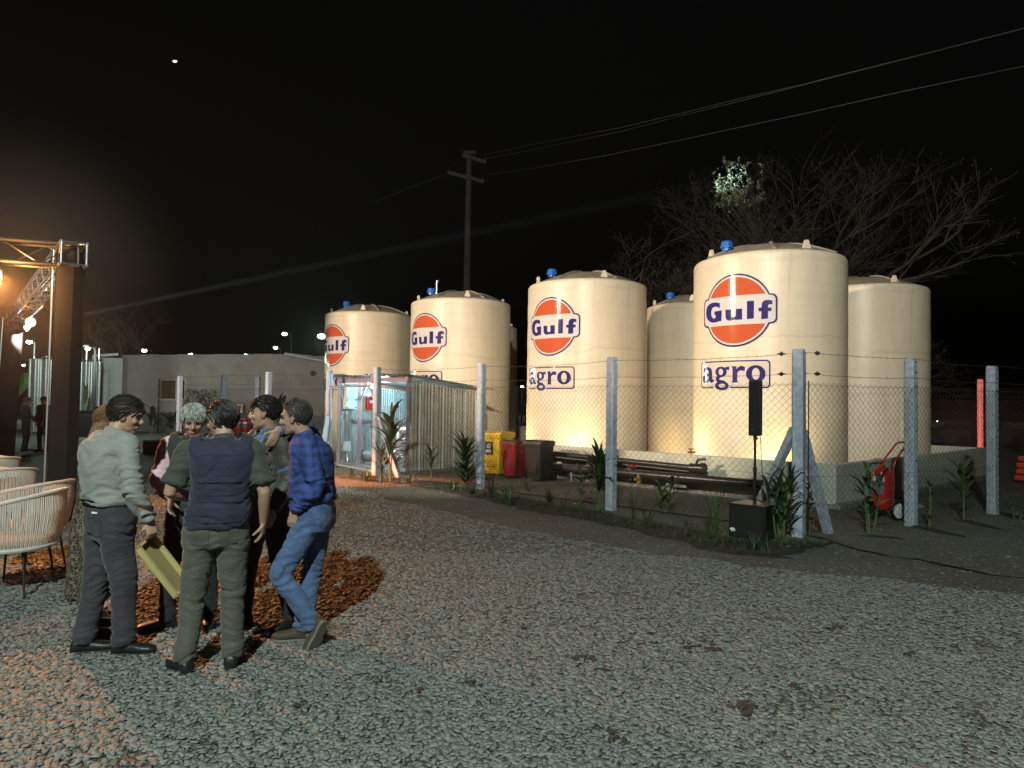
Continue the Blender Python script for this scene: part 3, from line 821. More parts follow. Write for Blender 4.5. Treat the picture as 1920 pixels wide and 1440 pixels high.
# rear fence across the back of the compound with the red lit post
A_, B_ = Vector((-2.5, 33.5, 0)), at(1838, 767, 24.9); B_.z = 0
C_ = B_ + (B_ - A_).normalized() * 7.0
nb = 7; PD = [A_.lerp(B_, i / nb) for i in range(nb + 1)] + [B_.lerp(C_, .5), C_]
fD, chD = fence('chain_link_fence', PD, 'rear chain link fence behind the tanks, dark against the night', sp=.13, r=.0028, wires=(2.2, 2.4, 2.5), skip=(nb,))
M_RPOST = mat('red_lit_post', (.85, .36, .33), .6, var=.08, vs=10, bump=.4, bs=50)  # salmon base colour carries part of the red light on this post
bm = post_bm(2.8, .15); o = new('post', bm, [M_RPOST, M_WIRED], None); o.name = 'red_post'; o.location = (B_.x, B_.y, 0)
tag(o, 'salmon red fence post glowing in red light at the right', 'post')
rl = B_ + Vector((-2.6, -2.2, .3))
lamp('red_marker_light', 'SPOT', rl, 520, (1, .34, .30), (B_.x, B_.y, 1.4), .05, 50, .6)

# ------------------------------------------------------------------ plants
M_LEAF = mat('strap_leaf', (.055, .095, .030), .45, var=.4, vs=9)
M_LEAFD = mat('dark_leaf', (.026, .050, .022), .42, var=.4, vs=9)
M_LEAFY = mat('dry_leaf', (.13, .12, .05), .6, var=.4, vs=9)
M_STEM = mat('green_stem', (.08, .10, .04), .6)
def blade(bm, base, az, length, width, lift, droop, fold=.35, n=6, mi=0, shape=0):
    """curved folded leaf blade"""
    d = Vector((math.sin(az), math.cos(az), 0)); side = Vector((math.cos(az), -math.sin(az), 0))
    p = Vector(base); el = lift; rows = []
    for i in range(n + 1):
        t = i / n
        if shape == 0: w = width * (1 - t ** 2.2) * (.55 + .45 * min(1, t * 5))
        else: w = width * max(.03, math.sin(PI * min(1, (t + .06) / 1.06)) ** .8)
        if i == n: w = width * .03
        up = (d * -math.sin(el) + Vector((0, 0, 1)) * math.cos(el))
        rows.append((bm.verts.new(p - side * w / 2 + up * w * fold * .5), bm.verts.new(p), bm.verts.new(p + side * w / 2 + up * w * fold * .5)))
        p = p + (d * math.cos(el) + Vector((0, 0, 1)) * math.sin(el)) * (length / n)
        el -= droop / n * (1 + t)
    for i in range(n):
        for k in range(2):
            f = bm.faces.new((rows[i][k], rows[i][k + 1], rows[i + 1][k + 1], rows[i + 1][k])); f.material_index = mi; f.smooth = True
def leafy(name, loc, label, h, stems, nl, ll, lw, seed, mats=(None,), spread=.12, lift=(.3, 1.1), droop=(.6, 1.3), shape=1, lo=.25, cat='plant', group='ornamental plants along the fence'):
    """plant with upright stems, each leaf an object of its own"""
    rnd = random.Random(seed)
    t = empty(name, (loc.x, loc.y, 0), 0, label, cat, group)
    for s in range(stems):
        a = rnd.uniform(0, 2 * PI); r0 = spread * rnd.uniform(.1, 1) * (0 if stems == 1 else 1)
        hh = h * rnd.uniform(.75, 1.0) if s else h
        top = Vector((r0 * math.cos(a) * 2.0, r0 * math.sin(a) * 2.0, hh * .8)); bot = Vector((r0 * math.cos(a) * .6, r0 * math.sin(a) * .6, 0))
        bm = bmesh.new(); tube(bm, [bot, bot.lerp(top, .5) + Vector((rnd.uniform(-.02, .02), rnd.uniform(-.02, .02), 0)), top], [.016, .012, .006], 6)
        new('stem', bm, M_STEM, t)
        ph = rnd.uniform(0, 6)
        for k in range(nl):
            u = lo + (1 - lo) * (k + .5) / nl; p = bot.lerp(top, u)
            az = ph + k * 2.4 + rnd.uniform(-.3, .3)
            bm = bmesh.new()
            L_ = ll * 1.22 * rnd.uniform(.75, 1.1) * (1 - .25 * abs(u - .6))
            blade(bm, p, az, L_, lw * 1.2 * rnd.uniform(.8, 1.15), rnd.uniform(*lift) + .35 * u, rnd.uniform(*droop), .3, 6, 0, shape)
            new('leaf', bm, mats[rnd.randrange(len(mats))] or M_LEAF, t)
    return t
def tuft(name, loc, label, h, n, w, seed, m=None, spread=.05, lean=.45, cat='plant', group='strap leaved plants in the bed', lean0=0.0):
    rnd = random.Random(seed); t = empty(name, (loc.x, loc.y, 0), 0, label, cat, group)
    bm = bmesh.new()
    for k in range(n):
        az = rnd.uniform(0, 2 * PI); r0 = spread * rnd.random()
        blade(bm, (r0 * math.sin(az), r0 * math.cos(az), 0), az, 1.2 * h * rnd.uniform(.55, 1.1), w * rnd.uniform(.7, 1.2), PI / 2 - lean0 - rnd.random() * lean, rnd.uniform(.2, 1.3) * lean * 2, .4, 6, 0, 0)
    new('blades', bm, m or M_LEAF, t)
    return t
def g0(px, py):
    p = G(px, py); p.z = 0; return p
leafy('broad_leaved_plant', g0(1128, 953), 'tall spiky leaved plant rising before the second fence post from the corner', 1.05, 3, 18, .50, .06, 11, (M_LEAFD,), .05, (.35, 1.0), (.3, .9), 0, .35)
leafy('broad_leaved_plant', g0(1090, 950) , 'thin drooping plant just left of the second fence post', .62, 1, 6, .36, .05, 12, (M_LEAFD, M_LEAF), .05)
leafy('broad_leaved_plant', g0(872, 918), 'bushy dark spiky plant left of the post by the yellow bin', 1.12, 3, 24, .50, .055, 13, (M_LEAFD,), .07, (.3, .9), (.2, .8), 0, .1)
leafy('broad_leaved_plant', g0(808, 903), 'young plant before the corrugated side of the shed', .85, 1, 10, .40, .055, 14, (M_LEAF, M_LEAFD), .04, (.7, 1.1), (.5, 1.0), 0, .3)
leafy('broad_leaved_plant', g0(732, 905), 'tall yellow green plant in front of the shed opening', 1.75, 2, 10, .62, .085, 15, (M_LEAF, M_LEAFY), .10, (.5, 1.1), (.4, 1.1), 0, .45)
leafy('broad_leaved_plant', g0(716, 907), 'thin plant with dry leaves at the foot of the pink lit brace', .9, 2, 6, .4, .05, 16, (M_LEAFY,), .10, (.5, 1.1), (.4, 1.1), 0, .3)
leafy('broad_leaved_plant', g0(1462, 1012), 'dense clump of arching leaves between the subwoofer and the corner post', .88, 6, 9, .46, .045, 17, (M_LEAF, M_LEAFD), .11, (.75, 1.25), (.6, 1.5), 0, .15)
leafy('broad_leaved_plant', g0(1630, 1002), 'broad leaved plant in front of the wheeled red extinguisher', 1.0, 4, 5, .30, .075, 18, (M_LEAFD, M_LEAF), .14, (.5, 1.2), (.4, 1.2), 1, .25)
leafy('broad_leaved_plant', g0(1807, 978), 'single stemmed plant with paired broad leaves between the two right hand posts', 1.02, 1, 11, .33, .075, 19, (M_LEAFD, M_LEAF), .02, (.5, .85), (.2, .6), 1, .38)
leafy('broad_leaved_plant', g0(1246, 962), 'small plant with long folded leaves in the middle of the bed', .55, 2, 7, .42, .055, 20, (M_LEAF,), .08, (.4, 1.1), (.8, 1.6), 0, .2)
leafy('twiggy_shrub', g0(1742, 990), 'thin twiggy shrub right of the post beside the extinguisher', .85, 2, 16, .09, .035, 21, (M_LEAFD,), .03, (.1, .8), (.2, .6), 1, .15)
leafy('twiggy_shrub', g0(1515, 1000), 'thin climbing shrub against the corner post', 1.15, 3, 22, .10, .035, 22, (M_LEAFD,), .07, (.1, .8), (.2, .6), 1, .15)
leafy('twiggy_shrub', g0(1905, 975), 'sparse twig shrub at the right edge of the photo', .45, 2, 6, .12, .03, 23, (M_LEAFD,), .08, (.1, .8), (.2, .6), 1, .3)
tf = [((921, 936), .52, 14, .022), ((955, 950), .40, 26, .028), ((992, 922), .42, 12, .026), ((1030, 947), .36, 22, .02), ((1058, 950), .40, 10, .012), ((1082, 962), .22, 30, .014),
      ((1188, 972), .62, 9, .013), ((1340, 1008), .70, 14, .022), ((1328, 1000), .4, 12, .02), ((1412, 1038), .26, 24, .014), ((686, 903), .34, 16, .03), ((850, 922), .3, 18, .024), ((770, 908), .3, 10, .02),
      ((1215, 975), .3, 12, .016), ((1290, 992), .22, 20, .016), ((884, 930), .26, 22, .02), ((1120, 968), .24, 24, .014), ((660, 893), .2, 10, .03), ((1375, 1022), .2, 16, .013)]
where = ['beside the post by the yellow bin', 'below the red bin', 'below the dark wheelie bin', 'left of the bare soil', 'as thin rush stems below the pipes', 'as a pale low clump with white flowers near it', 'as thin tall rushes right of the second post', 'as tall blades left of the subwoofer', 'as a low clump behind the subwoofer blades', 'as a pale tuft in front of the subwoofer', 'as a yellow lit tuft before the shed corner', 'at the foot of the dark spiky plant', 'below the corrugated shed side', 'as a low tuft among the rushes', 'as a low clump halfway to the subwoofer', 'right under the post by the yellow bin', 'at the foot of the second post', 'as the leftmost tuft of the bed', 'as a small tuft just left of the subwoofer front']
for i, ((p, h, n, w), s) in enumerate(zip(tf, where)):
    tuft('strap_plant', g0(*p), 'green strap leaved tuft growing ' + s, h, n, w, 40 + i, [M_LEAF, M_LEAFD, M_LEAFY][0 if i % 3 else 1], .05, .55 if h < .45 else .3)
# loose dry litter and low weeds along the bed
rnd = random.Random(5); bm = bmesh.new()
path = [G(1520, 1022), G(1390, 1032), G(1260, 1000), G(1130, 974), G(1000, 950), G(890, 927), G(790, 908), G(690, 900), G(640, 892)]
for i in range(3600):
    k = rnd.randrange(len(path) - 1); p = path[k].lerp(path[k + 1], rnd.random()); p.z = .03 + rnd.random() * .02
    p += Vector((rnd.gauss(0, .20), rnd.gauss(0, .20), 0))
    blade(bm, p, rnd.uniform(0, 6.28), rnd.uniform(.04, .26), rnd.uniform(.004, .013), rnd.uniform(-.1, 1.1), rnd.uniform(.2, 1.6), .3, 3, rnd.choice((0, 0, 1, 2)))
tag(new('weeds', bm, [M_LEAF, M_LEAFD, M_LEAFY]), 'low weeds and dry leaf litter along the planted strip', kind='stuff')
M_PETAL = mat('white_petal', (.8, .8, .78), .5)
for k, (px, py) in enumerate(((1053, 938), (1077, 953), (1497, 1003))):
    p = g0(px, py); bm = bmesh.new()
    for q in range(5):
        blade(bm, (0, 0, .07), q * 1.256, .035, .022, .35, .4, .2, 3, 0, 1)
    o = new('white_flower', bm, M_PETAL); o.location = p
    tube_bm = bmesh.new(); tube(tube_bm, [(0, 0, 0), (0, 0, .07)], .003, 4); new('stalk', tube_bm, M_STEM, o)
    tag(o, ['left one of two small white flowers low in the bed', 'right one of two small white flowers low in the bed', 'small white flower at the foot of the corner post'][k], 'flower')

# ------------------------------------------------------------------ wheelie bins
def bin_bm(w, d, h):
    bm = bmesh.new()
    z = [0.05, h * .88]; s = [.80, 1.0]
    rings = []
    for zz, k in ((.05, .78), (h * .3, .85), (h * .84, .97), (h * .85, 1.05), (h * .9, 1.06)):
        a, b = w / 2 * k, d / 2 * k; c = .03
        rings.append([bm.verts.new((x, y, zz)) for x, y in ((-a + c, -b), (a - c, -b), (a, -b + c), (a, b - c), (a - c, b), (-a + c, b), (-a, b - c), (-a, -b + c))])
    for i in range(len(rings) - 1):
        for k in range(8): bm.faces.new((rings[i][k], rings[i][(k + 1) % 8], rings[i + 1][(k + 1) % 8], rings[i + 1][k]))
    bm.faces.new(rings[0][::-1]); bm.faces.new(rings[-1])
    box(bm, (0, -d / 2 * .88, h * .45), (w * .5, .02, h * .5), bev=.008)
    return bm
def wheelie(loc, rz, col, lidcol, label, w=.48, d=.55, h=.9, lid=None):
    t = empty('wheelie_bin', loc, rz, label, 'bin', 'wheelie bins behind the fence')
    new('body', bin_bm(w, d, h), col, t)
    bm = bmesh.new()
    prism(bm, [(-d / 2 * 1.12, h * .9), (d / 2 * 1.1, h * .905), (d / 2 * 1.1, h * .93), (d / 2 * .8, h * .985), (-d / 2 * .6, h * 1.0), (-d / 2 * 1.05, h * .955)], ((-w / 2 * 1.08, 0, 0), (0, 1, 0), (0, 0, 1), (w * 1.08, 0, 0)))
    recalc(bm); bmesh.ops.bevel(bm, geom=bm.edges[:], offset=.012, segments=2, affect='EDGES')
    new('lid', bm, lidcol, t)
    bm = bmesh.new(); tube(bm, [(-w * .4, d / 2 * 1.2, h * .9), (w * .4, d / 2 * 1.2, h * .9)], .018, 8)
    for s in (-1, 1): tube(bm, [(s * w * .4, d / 2 * 1.2, h * .9), (s * w * .4, d / 2, h * .87)], .016, 6)
    new('handle', bm, lidcol, t)
    for s in (-1, 1):
        bm = bmesh.new(); tube(bm, [(s * (w / 2 - .06), d / 2, .1), (s * (w / 2 + .0), d / 2, .1)], .10, 20)
        wh = new('wheel', bm, M_BLKPL, t)
        bm = bmesh.new(); tube(bm, [(s * (w / 2 - .065), d / 2, .1), (s * (w / 2 + .004), d / 2, .1)], .055, 14); new('hub', bm, M_STEEL, wh)
    return t
M_YEL = mat('yellow_plastic', (.52, .36, .01), .4, bump=.1, bs=60); M_RED = mat('red_plastic', (.19, .010, .010), .4, bump=.1, bs=60)
M_REDD = mat('dark_red_plastic', (.07, .012, .012), .4, bump=.1, bs=60)
M_DBR = mat('dark_plastic', (.016, .015, .014), .45, bump=.1, bs=60)
b1 = wheelie(at(935, 755, 17.2).xy.to_3d(), R(-35), M_YEL, M_YEL, 'yellow bin with a dark notice, the tallest of the three bins', .56, .6, 1.06)
b2 = wheelie(at(966, 755, 16.6).xy.to_3d(), R(-40), M_RED, M_REDD, 'red wheelie bin between the yellow and the dark bin', .46, .5, .88)
b3 = wheelie(at(1012, 755, 16.05).xy.to_3d(), R(-40), M_DBR, M_DBR, 'dark wheelie bin right of the red bin', .50, .52, .92)
bm = bmesh.new(); box(bm, (0, 0, 0), (.2, .006, .30)); o = new('notice', bm, M_BLKPL, b1); o.location = (-.06, -.30, .66)
M_INK = mat('pale_print', (.55, .52, .45), .6)
bm = bmesh.new()
for z, w in ((.09, .12), (.045, .15), (.01, .11), (-.05, .15), (-.075, .14), (-.1, .15)): box(bm, (0, -.005, z), (w, .003, .018))
x_ = new('print', bm, M_INK, o)

# ------------------------------------------------------------------ pipes along the wall
M_PIPE = mat('dark_painted_pipe', (.030, .028, .032), .3, var=.2, vs=10)
def pl(t, off, z): p = C0 + U * t + Nn * off; return Vector((p.x, p.y, z))
pg = empty('pipeline', pl(0, .4, 0), 0, 'long dark pipes running along the foot of the enclosure wall', 'pipe'); inv = Matrix.Translation(-pl(0, .4, 0))
def pch(n, bm, m, s=True): o = new(n, bm, m, pg, s); o.matrix_parent_inverse = inv; return o
bm = bmesh.new(); tube(bm, [pl(.42, .42, .36), pl(2.2, .42, .33), pl(6.6, .42, .29)], .085, 20); pch('lower_pipe', bm, M_PIPE)
bm = bmesh.new(); tube(bm, [pl(2.6, .40, .53), pl(6.6, .40, .60)], .062, 18); pch('upper_pipe', bm, M_PIPE)
bm = bmesh.new(); tube(bm, [pl(2.36, .40, .53), pl(2.60, .40, .53)], .095, 24); tube(bm, [pl(2.30, .40, .53), pl(2.37, .40, .53)], .115, 24)
for k in range(8):
    a = k * PI / 4; ctr = pl(2.27, .40, .53); v = U.cross(Vector((0, 0, 1))) * math.cos(a) * .09 + Vector((0, 0, math.sin(a) * .09))
    tube(bm, [ctr + v, ctr + v + U * .14], .012, 6)
pch('end_flange', bm, M_PIPE)
bm = bmesh.new()
tube(bm, [pl(2.5, .40, .6), pl(2.45, .38, .70), pl(2.30, .36, .72)], .03, 8); pch('lifting_eye', bm, M_STEEL)
for t in (.6, 3.0, 5.6):
    bm = bmesh.new(); box(bm, pl(t, .25, .14), (.06, .46, .05), R(45)); box(bm, pl(t, .40, .12), (.05, .05, .24), R(45)); pch('bracket', bm, M_CONC, False)
for t, z in ((4.0, .38), (4.75, .40), (5.1, .38)):
    bm = bmesh.new(); c = pl(t, .40, z); ball(bm, c, (.10, .10, .09), 2); tube(bm, [c + Vector((0, 0, -.22)), c + Vector((0, 0, .16))], .04, 12)
    tube(bm, [c + Vector((0, 0, .16)), c + Vector((0, 0, .18))], .09, 14); v = pch('valve', bm, M_STEEL)
bm = bmesh.new(); c = pl(3.75, .46, .22); tube(bm, [c + Vector((0, 0, -.10)), c + Vector((0, 0, .10))], .05, 10); tube(bm, [c, c + Nn * .15], .025, 8); pch('brass_tap', bm, mat('brass', (.6, .42, .12), .3, .8))
bm = bmesh.new(); c = pl(3.9, .46, .47); ball(bm, c, (.06, .06, .05), 2); tube(bm, [c - U * .09, c + U * .09], .018, 8); pch('red_valve_wheel', bm, M_RED)
# small red tap at the foot of the near tank, above the wall
bm = bmesh.new(); c = at(1290, 848, 15.0)
tube(bm, [c, c + Vector((.18, 0, 0))], .02, 8); tube(bm, [c + Vector((.06, 0, -.05)), c + Vector((.06, 0, .07))], .015, 6); tube(bm, [c + Vector((0, 0, .07)), c + Vector((.13, 0, .07))], .012, 6)
tag(new('wall_tap', bm, M_REDD), 'small red tap on the wall top at the foot of the nearest logo tank', 'tap')

# ------------------------------------------------------------------ speaker
sp = g0(1400, 1012)
def mk_speaker():
    t = empty('subwoofer', (sp.x, sp.y, 0), R(-42), 'black cube subwoofer on the soil in front of the corner post', 'speaker')
    bm = bmesh.new(); box(bm, (0, .25, .235), (.50, .50, .44), bev=.012)
    new('cabinet', bm, M_BLKPL, t)
    bm = bmesh.new(); box(bm, (0, -.004, .235), (.44, .012, .38), bev=.004); new('grille', bm, mat('speaker_grille', (.007, .007, .007), .7, bump=.8, bs=400), t)
    for x in (-.2, .2):
        for y in (.06, .44):
            bm = bmesh.new(); tube(bm, [(x, y, 0), (x, y, .02)], .025, 10); new('foot', bm, M_BLKPL, t)
    bm = bmesh.new(); box(bm, (.2525, .25, .37), (.006, .12, .035), bev=.002); new('handle', bm, M_STEEL, t)
    bm = bmesh.new(); lathe(bm, [(.0001, .46), (.03, .46), (.03, .468), (.0001, .468)], 16, (0, .25, 0)); new('pole_socket', bm, M_STEEL, t)
    # pale animal shaped badge
    bm = bmesh.new(); badge = [(-.035, .0), (-.03, .022), (-.012, .03), (0, .024), (.02, .028), (.035, .014), (.038, -.004), (.028, -.022), (.02, -.006), (.006, -.004), (.0, -.024), (-.012, -.022), (-.014, -.002), (-.026, -.006)]
    prism(bm, badge, ((-.19, -.016, .11), (1, 0, 0), (0, 0, 1), (0, .006, 0))); recalc(bm); new('badge', bm, M_PETAL, t)
    bm = bmesh.new(); ball(bm, (-.02, -.012, .075), .008, 1); new('indicator', bm, M_ALU, t)
    return t
sub = mk_speaker()
v = Matrix.Rotation(R(-42), 3, 'Z') @ Vector((0, .25, 0)); pc = sp + v
cs = empty('column_speaker', (pc.x, pc.y, .462), R(-30), 'tall slim black column speaker on a pole above the subwoofer', 'speaker')
bm = bmesh.new(); tube(bm, [(0, 0, 0), (0, 0, .45)], .021, 14); tube(bm, [(0, 0, .45), (0, 0, .90)], .0165, 14); tube(bm, [(0, 0, .42), (0, 0, .47)], .027, 12); new('pole', bm, M_BLKPL, cs, True)
bm = bmesh.new(); ball(bm, (.03, 0, .855), .014, 1); tube(bm, [(0, 0, .83), (0, 0, .90)], .026, 12); new('clamp', bm, M_STEEL, cs)
bm = bmesh.new(); box(bm, (0, .02, 1.26), (.15, .17, .74), bev=.01); new('cabinet', bm, M_BLKPL, cs)
bm = bmesh.new(); box(bm, (0, -.069, 1.26), (.13, .010, .71), bev=.003); new('grille', bm, MATS['speaker_grille'], cs)
bm = bmesh.new(); ball(bm, (-.02, -.078, .97), .008, 1); new('badge', bm, M_ALU, cs)
bm = bmesh.new()
c0 = Vector((pc.x + .07, pc.y, 1.38)); tube(bm, [c0, c0 + Vector((.02, 0, -.4)), c0 + Vector((.05, .02, -.75)), c0 + Vector((.12, .02, -.90)), c0 + Vector((.14, -.05, -.93))], .005, 6)
tag(new('speaker_cable', bm, M_BLKPL, None, True), 'thin black cable hanging from the column speaker to the subwoofer', 'cable')
def groundcable(name, pxs, r, label, lift=.012):
    pts = [G(*p) for p in pxs]; out = []
    for i in range(len(pts) - 1):
        for k in range(6):
            t = k / 6; p = pts[i].lerp(pts[i + 1], t); p.z = lift + .008 * noise.noise(p * 4); p.x += .02 * noise.noise(p * 2 + Vector((5, 0, 0))); out.append(p)
    bm = bmesh.new(); tube(bm, out, r, 6)
    return tag(new(name, bm, M_BLKPL, None, True), label, 'cable')
groundcable('ground_cable', [(1500, 1003), (1540, 1010), (1600, 1030), (1660, 1043), (1720, 1050), (1780, 1063), (1850, 1078), (1960, 1088)], .011, 'black cable snaking over the dirt from the corner post to the right edge')
groundcable('irrigation_hose', [(1540, 1000), (1440, 990), (1330, 975), (1230, 962), (1130, 947), (1050, 938), (960, 925), (880, 912), (800, 902)], .010, 'thin black irrigation hose along the back of the planted bed', .03)
for k, (px, py, s) in enumerate(((1478, 1031, .07), (1722, 952, .10), (1240, 960, .03), (1890, 1045, .03), (1548, 995, .03))):
    p = g0(px, py); bm = bmesh.new(); ball(bm, (0, 0, s * .25), (s, s * .7, s * .45), 2)
    for v_ in bm.verts: v_.co *= 1 + .25 * noise.noise(v_.co * 14 + Vector((k, 0, 0)))
    o = new('stone', bm, M_CONC); o.location = p
    tag(o, ['pale stone in front of the clump beside the subwoofer', 'lump of rubble at the wall foot behind the post', 'small pebble among the plants', 'small stone on the dirt at the right', 'small stone beside the foot of the right brace'][k], 'stone')

# ------------------------------------------------------------------ wheeled extinguisher
M_REXT = mat('red_enamel', (.50, .012, .015), .22)
def extinguisher(loc, rz, label, full=True):
    t = empty('wheeled_extinguisher', loc, rz, label, 'fire extinguisher')
    bm = bmesh.new(); lathe(bm, [(.0001, .14), (.09, .15), (.125, .19), (.13, .24), (.13, .68), (.12, .74), (.09, .79), (.04, .82), (.035, .86), (.0001, .86)], 32); new('cylinder', bm, M_REXT, t, True)
    bm = bmesh.new(); tube(bm, [(-.02, 0, .86), (-.02, 0, .91)], .022, 10); tube(bm, [(-.07, 0, .90), (.07, 0, .91)], .014, 8); box(bm, (.03, 0, .94), (.13, .03, .012), M=Matrix.Rotation(R(-8), 4, 'Y')); ball(bm, (0, -.03, .885), .025, 2); new('valve', bm, mat('brass_dull', (.35, .2, .1), .4, .6), t)
    bm = bmesh.new()
    for s in (-1, 1): tube(bm, [(s * .11, .12, .12), (s * .11, .13, .80), (s * .11, .16, .92), (s * .10, .40, 1.17)], .014, 10)
    tube(bm, [(-.10, .40, 1.17), (-.07, .43, 1.20), (.07, .43, 1.20), (.10, .40, 1.17)], .015, 10)
    tube(bm, [(-.11, .125, .45), (.11, .125, .45)], .010, 8); tube(bm, [(-.2, .13, .15), (.2, .13, .15)], .014, 10)
    new('trolley', bm, M_REXT, t, True)
    for s in (-1, 1):
        bm = bmesh.new()
        n0 = 0
        lathe(bm, [(.118, -.022), (.14, -.024), (.15, -.012), (.15, .012), (.14, .024), (.118, .022)], 32)
        for v_ in bm.verts: v_.co = Vector((v_.co.z + s * .20, v_.co.x + .13, v_.co.y + .15))
        w = new('wheel', bm, M_BLKPL, t, True)
        bm = bmesh.new(); lathe(bm, [(.0001, -.026), (.03, -.024), (.035, -.012), (.118, -.008), (.119, .008), (.035, .012), (.03, .024), (.0001, .026)], 32)
        for v_ in bm.verts: v_.co = Vector((v_.co.z + s * .20, v_.co.x + .13, v_.co.y + .15))
        new('rim', bm, mat('white_rim', (.66, .66, .68), .35), w, True)
    bm = bmesh.new()
    n = 12
    for z0, z1, mi in ((.60, .67, 0), (.40, .595, 1)):
        prev = None
        for k in range(n + 1):
            a = R(-130) + R(100) * k / n; q = [bm.verts.new((.132 * math.cos(a), .132 * math.sin(a), z)) for z in (z0, z1)]
            if prev: f = bm.faces.new((prev[0], q[0], q[1], prev[1])); f.material_index = mi
            prev = q
    new('paper_label', bm, [mat('white_paper', (.75, .75, .73), .5), mat('grey_paper', (.10, .12, .14), .5)], t)
    bm = bmesh.new()
    for k in range(4): box(bm, (-.135 + k * .0, 0, 0), (.001, .001, .001))
    bm.free()
    bm = bmesh.new(); pts = [(.03, -.03, .885), (-.12, -.09, .86), (-.20, -.08, .70), (-.18, -.05, .5), (-.2, -.06, .36), (-.19, -.06, .24)]
    tube(bm, pts, .013, 8); tube(bm, [(-.19, -.06, .26), (-.19, -.06, .12)], [.02, .035], 10); new('hose', bm, M_BLKPL, t, True)
    return t
ex = at(1653, 765, 11.25); extinguisher((ex.x, ex.y, 0), R(-72), 'red wheeled fire extinguisher with white wheels behind the right hand fence')

# ------------------------------------------------------------------ pump shed
A0 = Vector((-2.45, 17.1, 0)); fd = Vector((-.7071, .7071, 0)); sd = Vector((.7071, .7071, 0))
FW = 3.1; SD = 2.3
shed = empty('pump_shed', A0, 0, 'small open fronted corrugated shed lit cold white inside', 'shed'); inv = Matrix.Translation(-A0)
def sch(n, bm, m, s=False, par=None): o = new(n, bm, m, par or shed, s); o.matrix_parent_inverse = inv if par is None else Matrix.Identity(4); return o
def corr(a, b, za, zb, z0=0.05, wl_=.076, amp=.011, trap=False):
    """corrugated sheet from a to b; top height runs za..zb"""
    bm = bmesh.new(); L_ = (b - a).length; d = (b - a).normalized(); nr = Vector((-d.y, d.x, 0)); n = int(L_ / wl_ * 8); prev = None
    for i in range(n + 1):
        s = L_ * i / n; w = math.sin(2 * PI * s / wl_) * amp
        if trap: w = max(-.6, min(.6, math.sin(2 * PI * s / wl_) * 1.6)) * amp / .6
        p = a + d * s + nr * w; zt_ = za + (zb - za) * i / n
        q = (bm.verts.new((p.x, p.y, z0)), bm.verts.new((p.x, p.y, zt_)))
        if prev: bm.faces.new((prev[0], q[0], q[1], prev[1])).smooth = True
        prev = q
    return bm
ZF = 2.30; ZB = 2.05
A1 = A0 + fd * FW; B0 = A0 + sd * SD; B1 = A1 + sd * SD
# side wall: one sheet per panel
npn = 3
for i in range(npn):
    a, b = A0 + sd * (SD * i / npn + .03), A0 + sd * (SD * (i + 1) / npn + .05)
    a = a + fd * (.012 * (i % 2)); b = b + fd * (.012 * (i % 2))
    sch('side_sheet', corr(a, b, ZF - .05 - .25 * i / npn, ZF - .05 - .25 * (i + 1) / npn, .05, .10, .016), M_BEIGE)
for i in range(4):
    a, b = B0 + fd * (FW * i / 4), B0 + fd * (FW * (i + 1) / 4 + .04)
    sch('back_sheet', corr(a + sd * .012 * (i % 2), b + sd * .012 * (i % 2), ZB, ZB), M_ZINC)
for i in range(3):
    a, b = A1 + sd * (SD * (i + (0.02 if i == 0 else 0)) / 3), A1 + sd * (SD * (i + 1) / 3 + .04)
    sch('end_sheet', corr(a, b, ZF - .05 - .08 * i, ZF - .05 - .08 * (i + 1)), M_ZINC)
M_FRAME = mat('mauve_steel_frame', (.26, .20, .24), .5, .2, var=.15, vs=10)
def beam(a, b, w, h=None):
    bm = bmesh.new(); h = h or w; ax = (b - a); L_ = ax.length
    q = ax.to_track_quat('X', 'Z').to_matrix().to_4x4()
    bmesh.ops.create_cube(bm, size=1, matrix=Matrix.Translation((a + b) / 2) @ q @ Matrix.Diagonal((L_, w, h, 1)))
    return bm
z = Vector((0, 0, 1))
for p, zt_ in ((A0 - sd * .05, ZF), (A1 - sd * .05, ZF), (A0 + fd * 2.1 - sd * .05, ZF)): sch('upright', beam(p, p + z * (zt_ - .08), .09), M_FRAME)
for p in (B0 - sd * .07 + fd * .06, B1 - sd * .07 - fd * .06): sch('upright', beam(p, p + z * (ZB - .02), .07), M_FRAME)
sch('front_beam', beam(A0 - fd * .05 - sd * .052 + z * (ZF - .02), A1 + fd * .05 - sd * .052 + z * (ZF - .02), .10, .13), M_FRAME)
sch('rail', beam(A1 + sd * .35 - fd * .04 + z * 1.18, A1 + sd * 2.0 - fd * .04 + z * 1.18, .04, .10), M_ZINC)
sch('rail', beam(B0 + fd * .1 - sd * .05 + z * 1.05, B1 - fd * .1 - sd * .05 + z * 1.05, .05, .10), M_ZINC)
sch('rail', beam(A0 + fd * .05 + sd * .1 + z * (ZF - .16), B0 + fd * .05 - sd * .1 + z * (ZB - .06), .05, .06), M_FRAME)
for t in (.12, 2.0):
    p = A0 + fd * (t + (.0 if t < 1 else .1)) - sd * .05
sch('corner_strut', beam(A0 + fd * 2.05 - sd * .05 + z * 1.75, A0 + fd * 1.75 - sd * .05 + z * 2.22, .04), M_FRAME)
M_BOXP = mat('pale_batten', (.72, .72, .72), .5)
for k, t in enumerate(np.linspace(.28, SD - .2, 6)):
    p = A0 + sd * t - fd * .04
    sch('batten', beam(p + z * .06, p + z * (ZF - .10 - .25 * t / SD), .04, .03), M_BOXP)
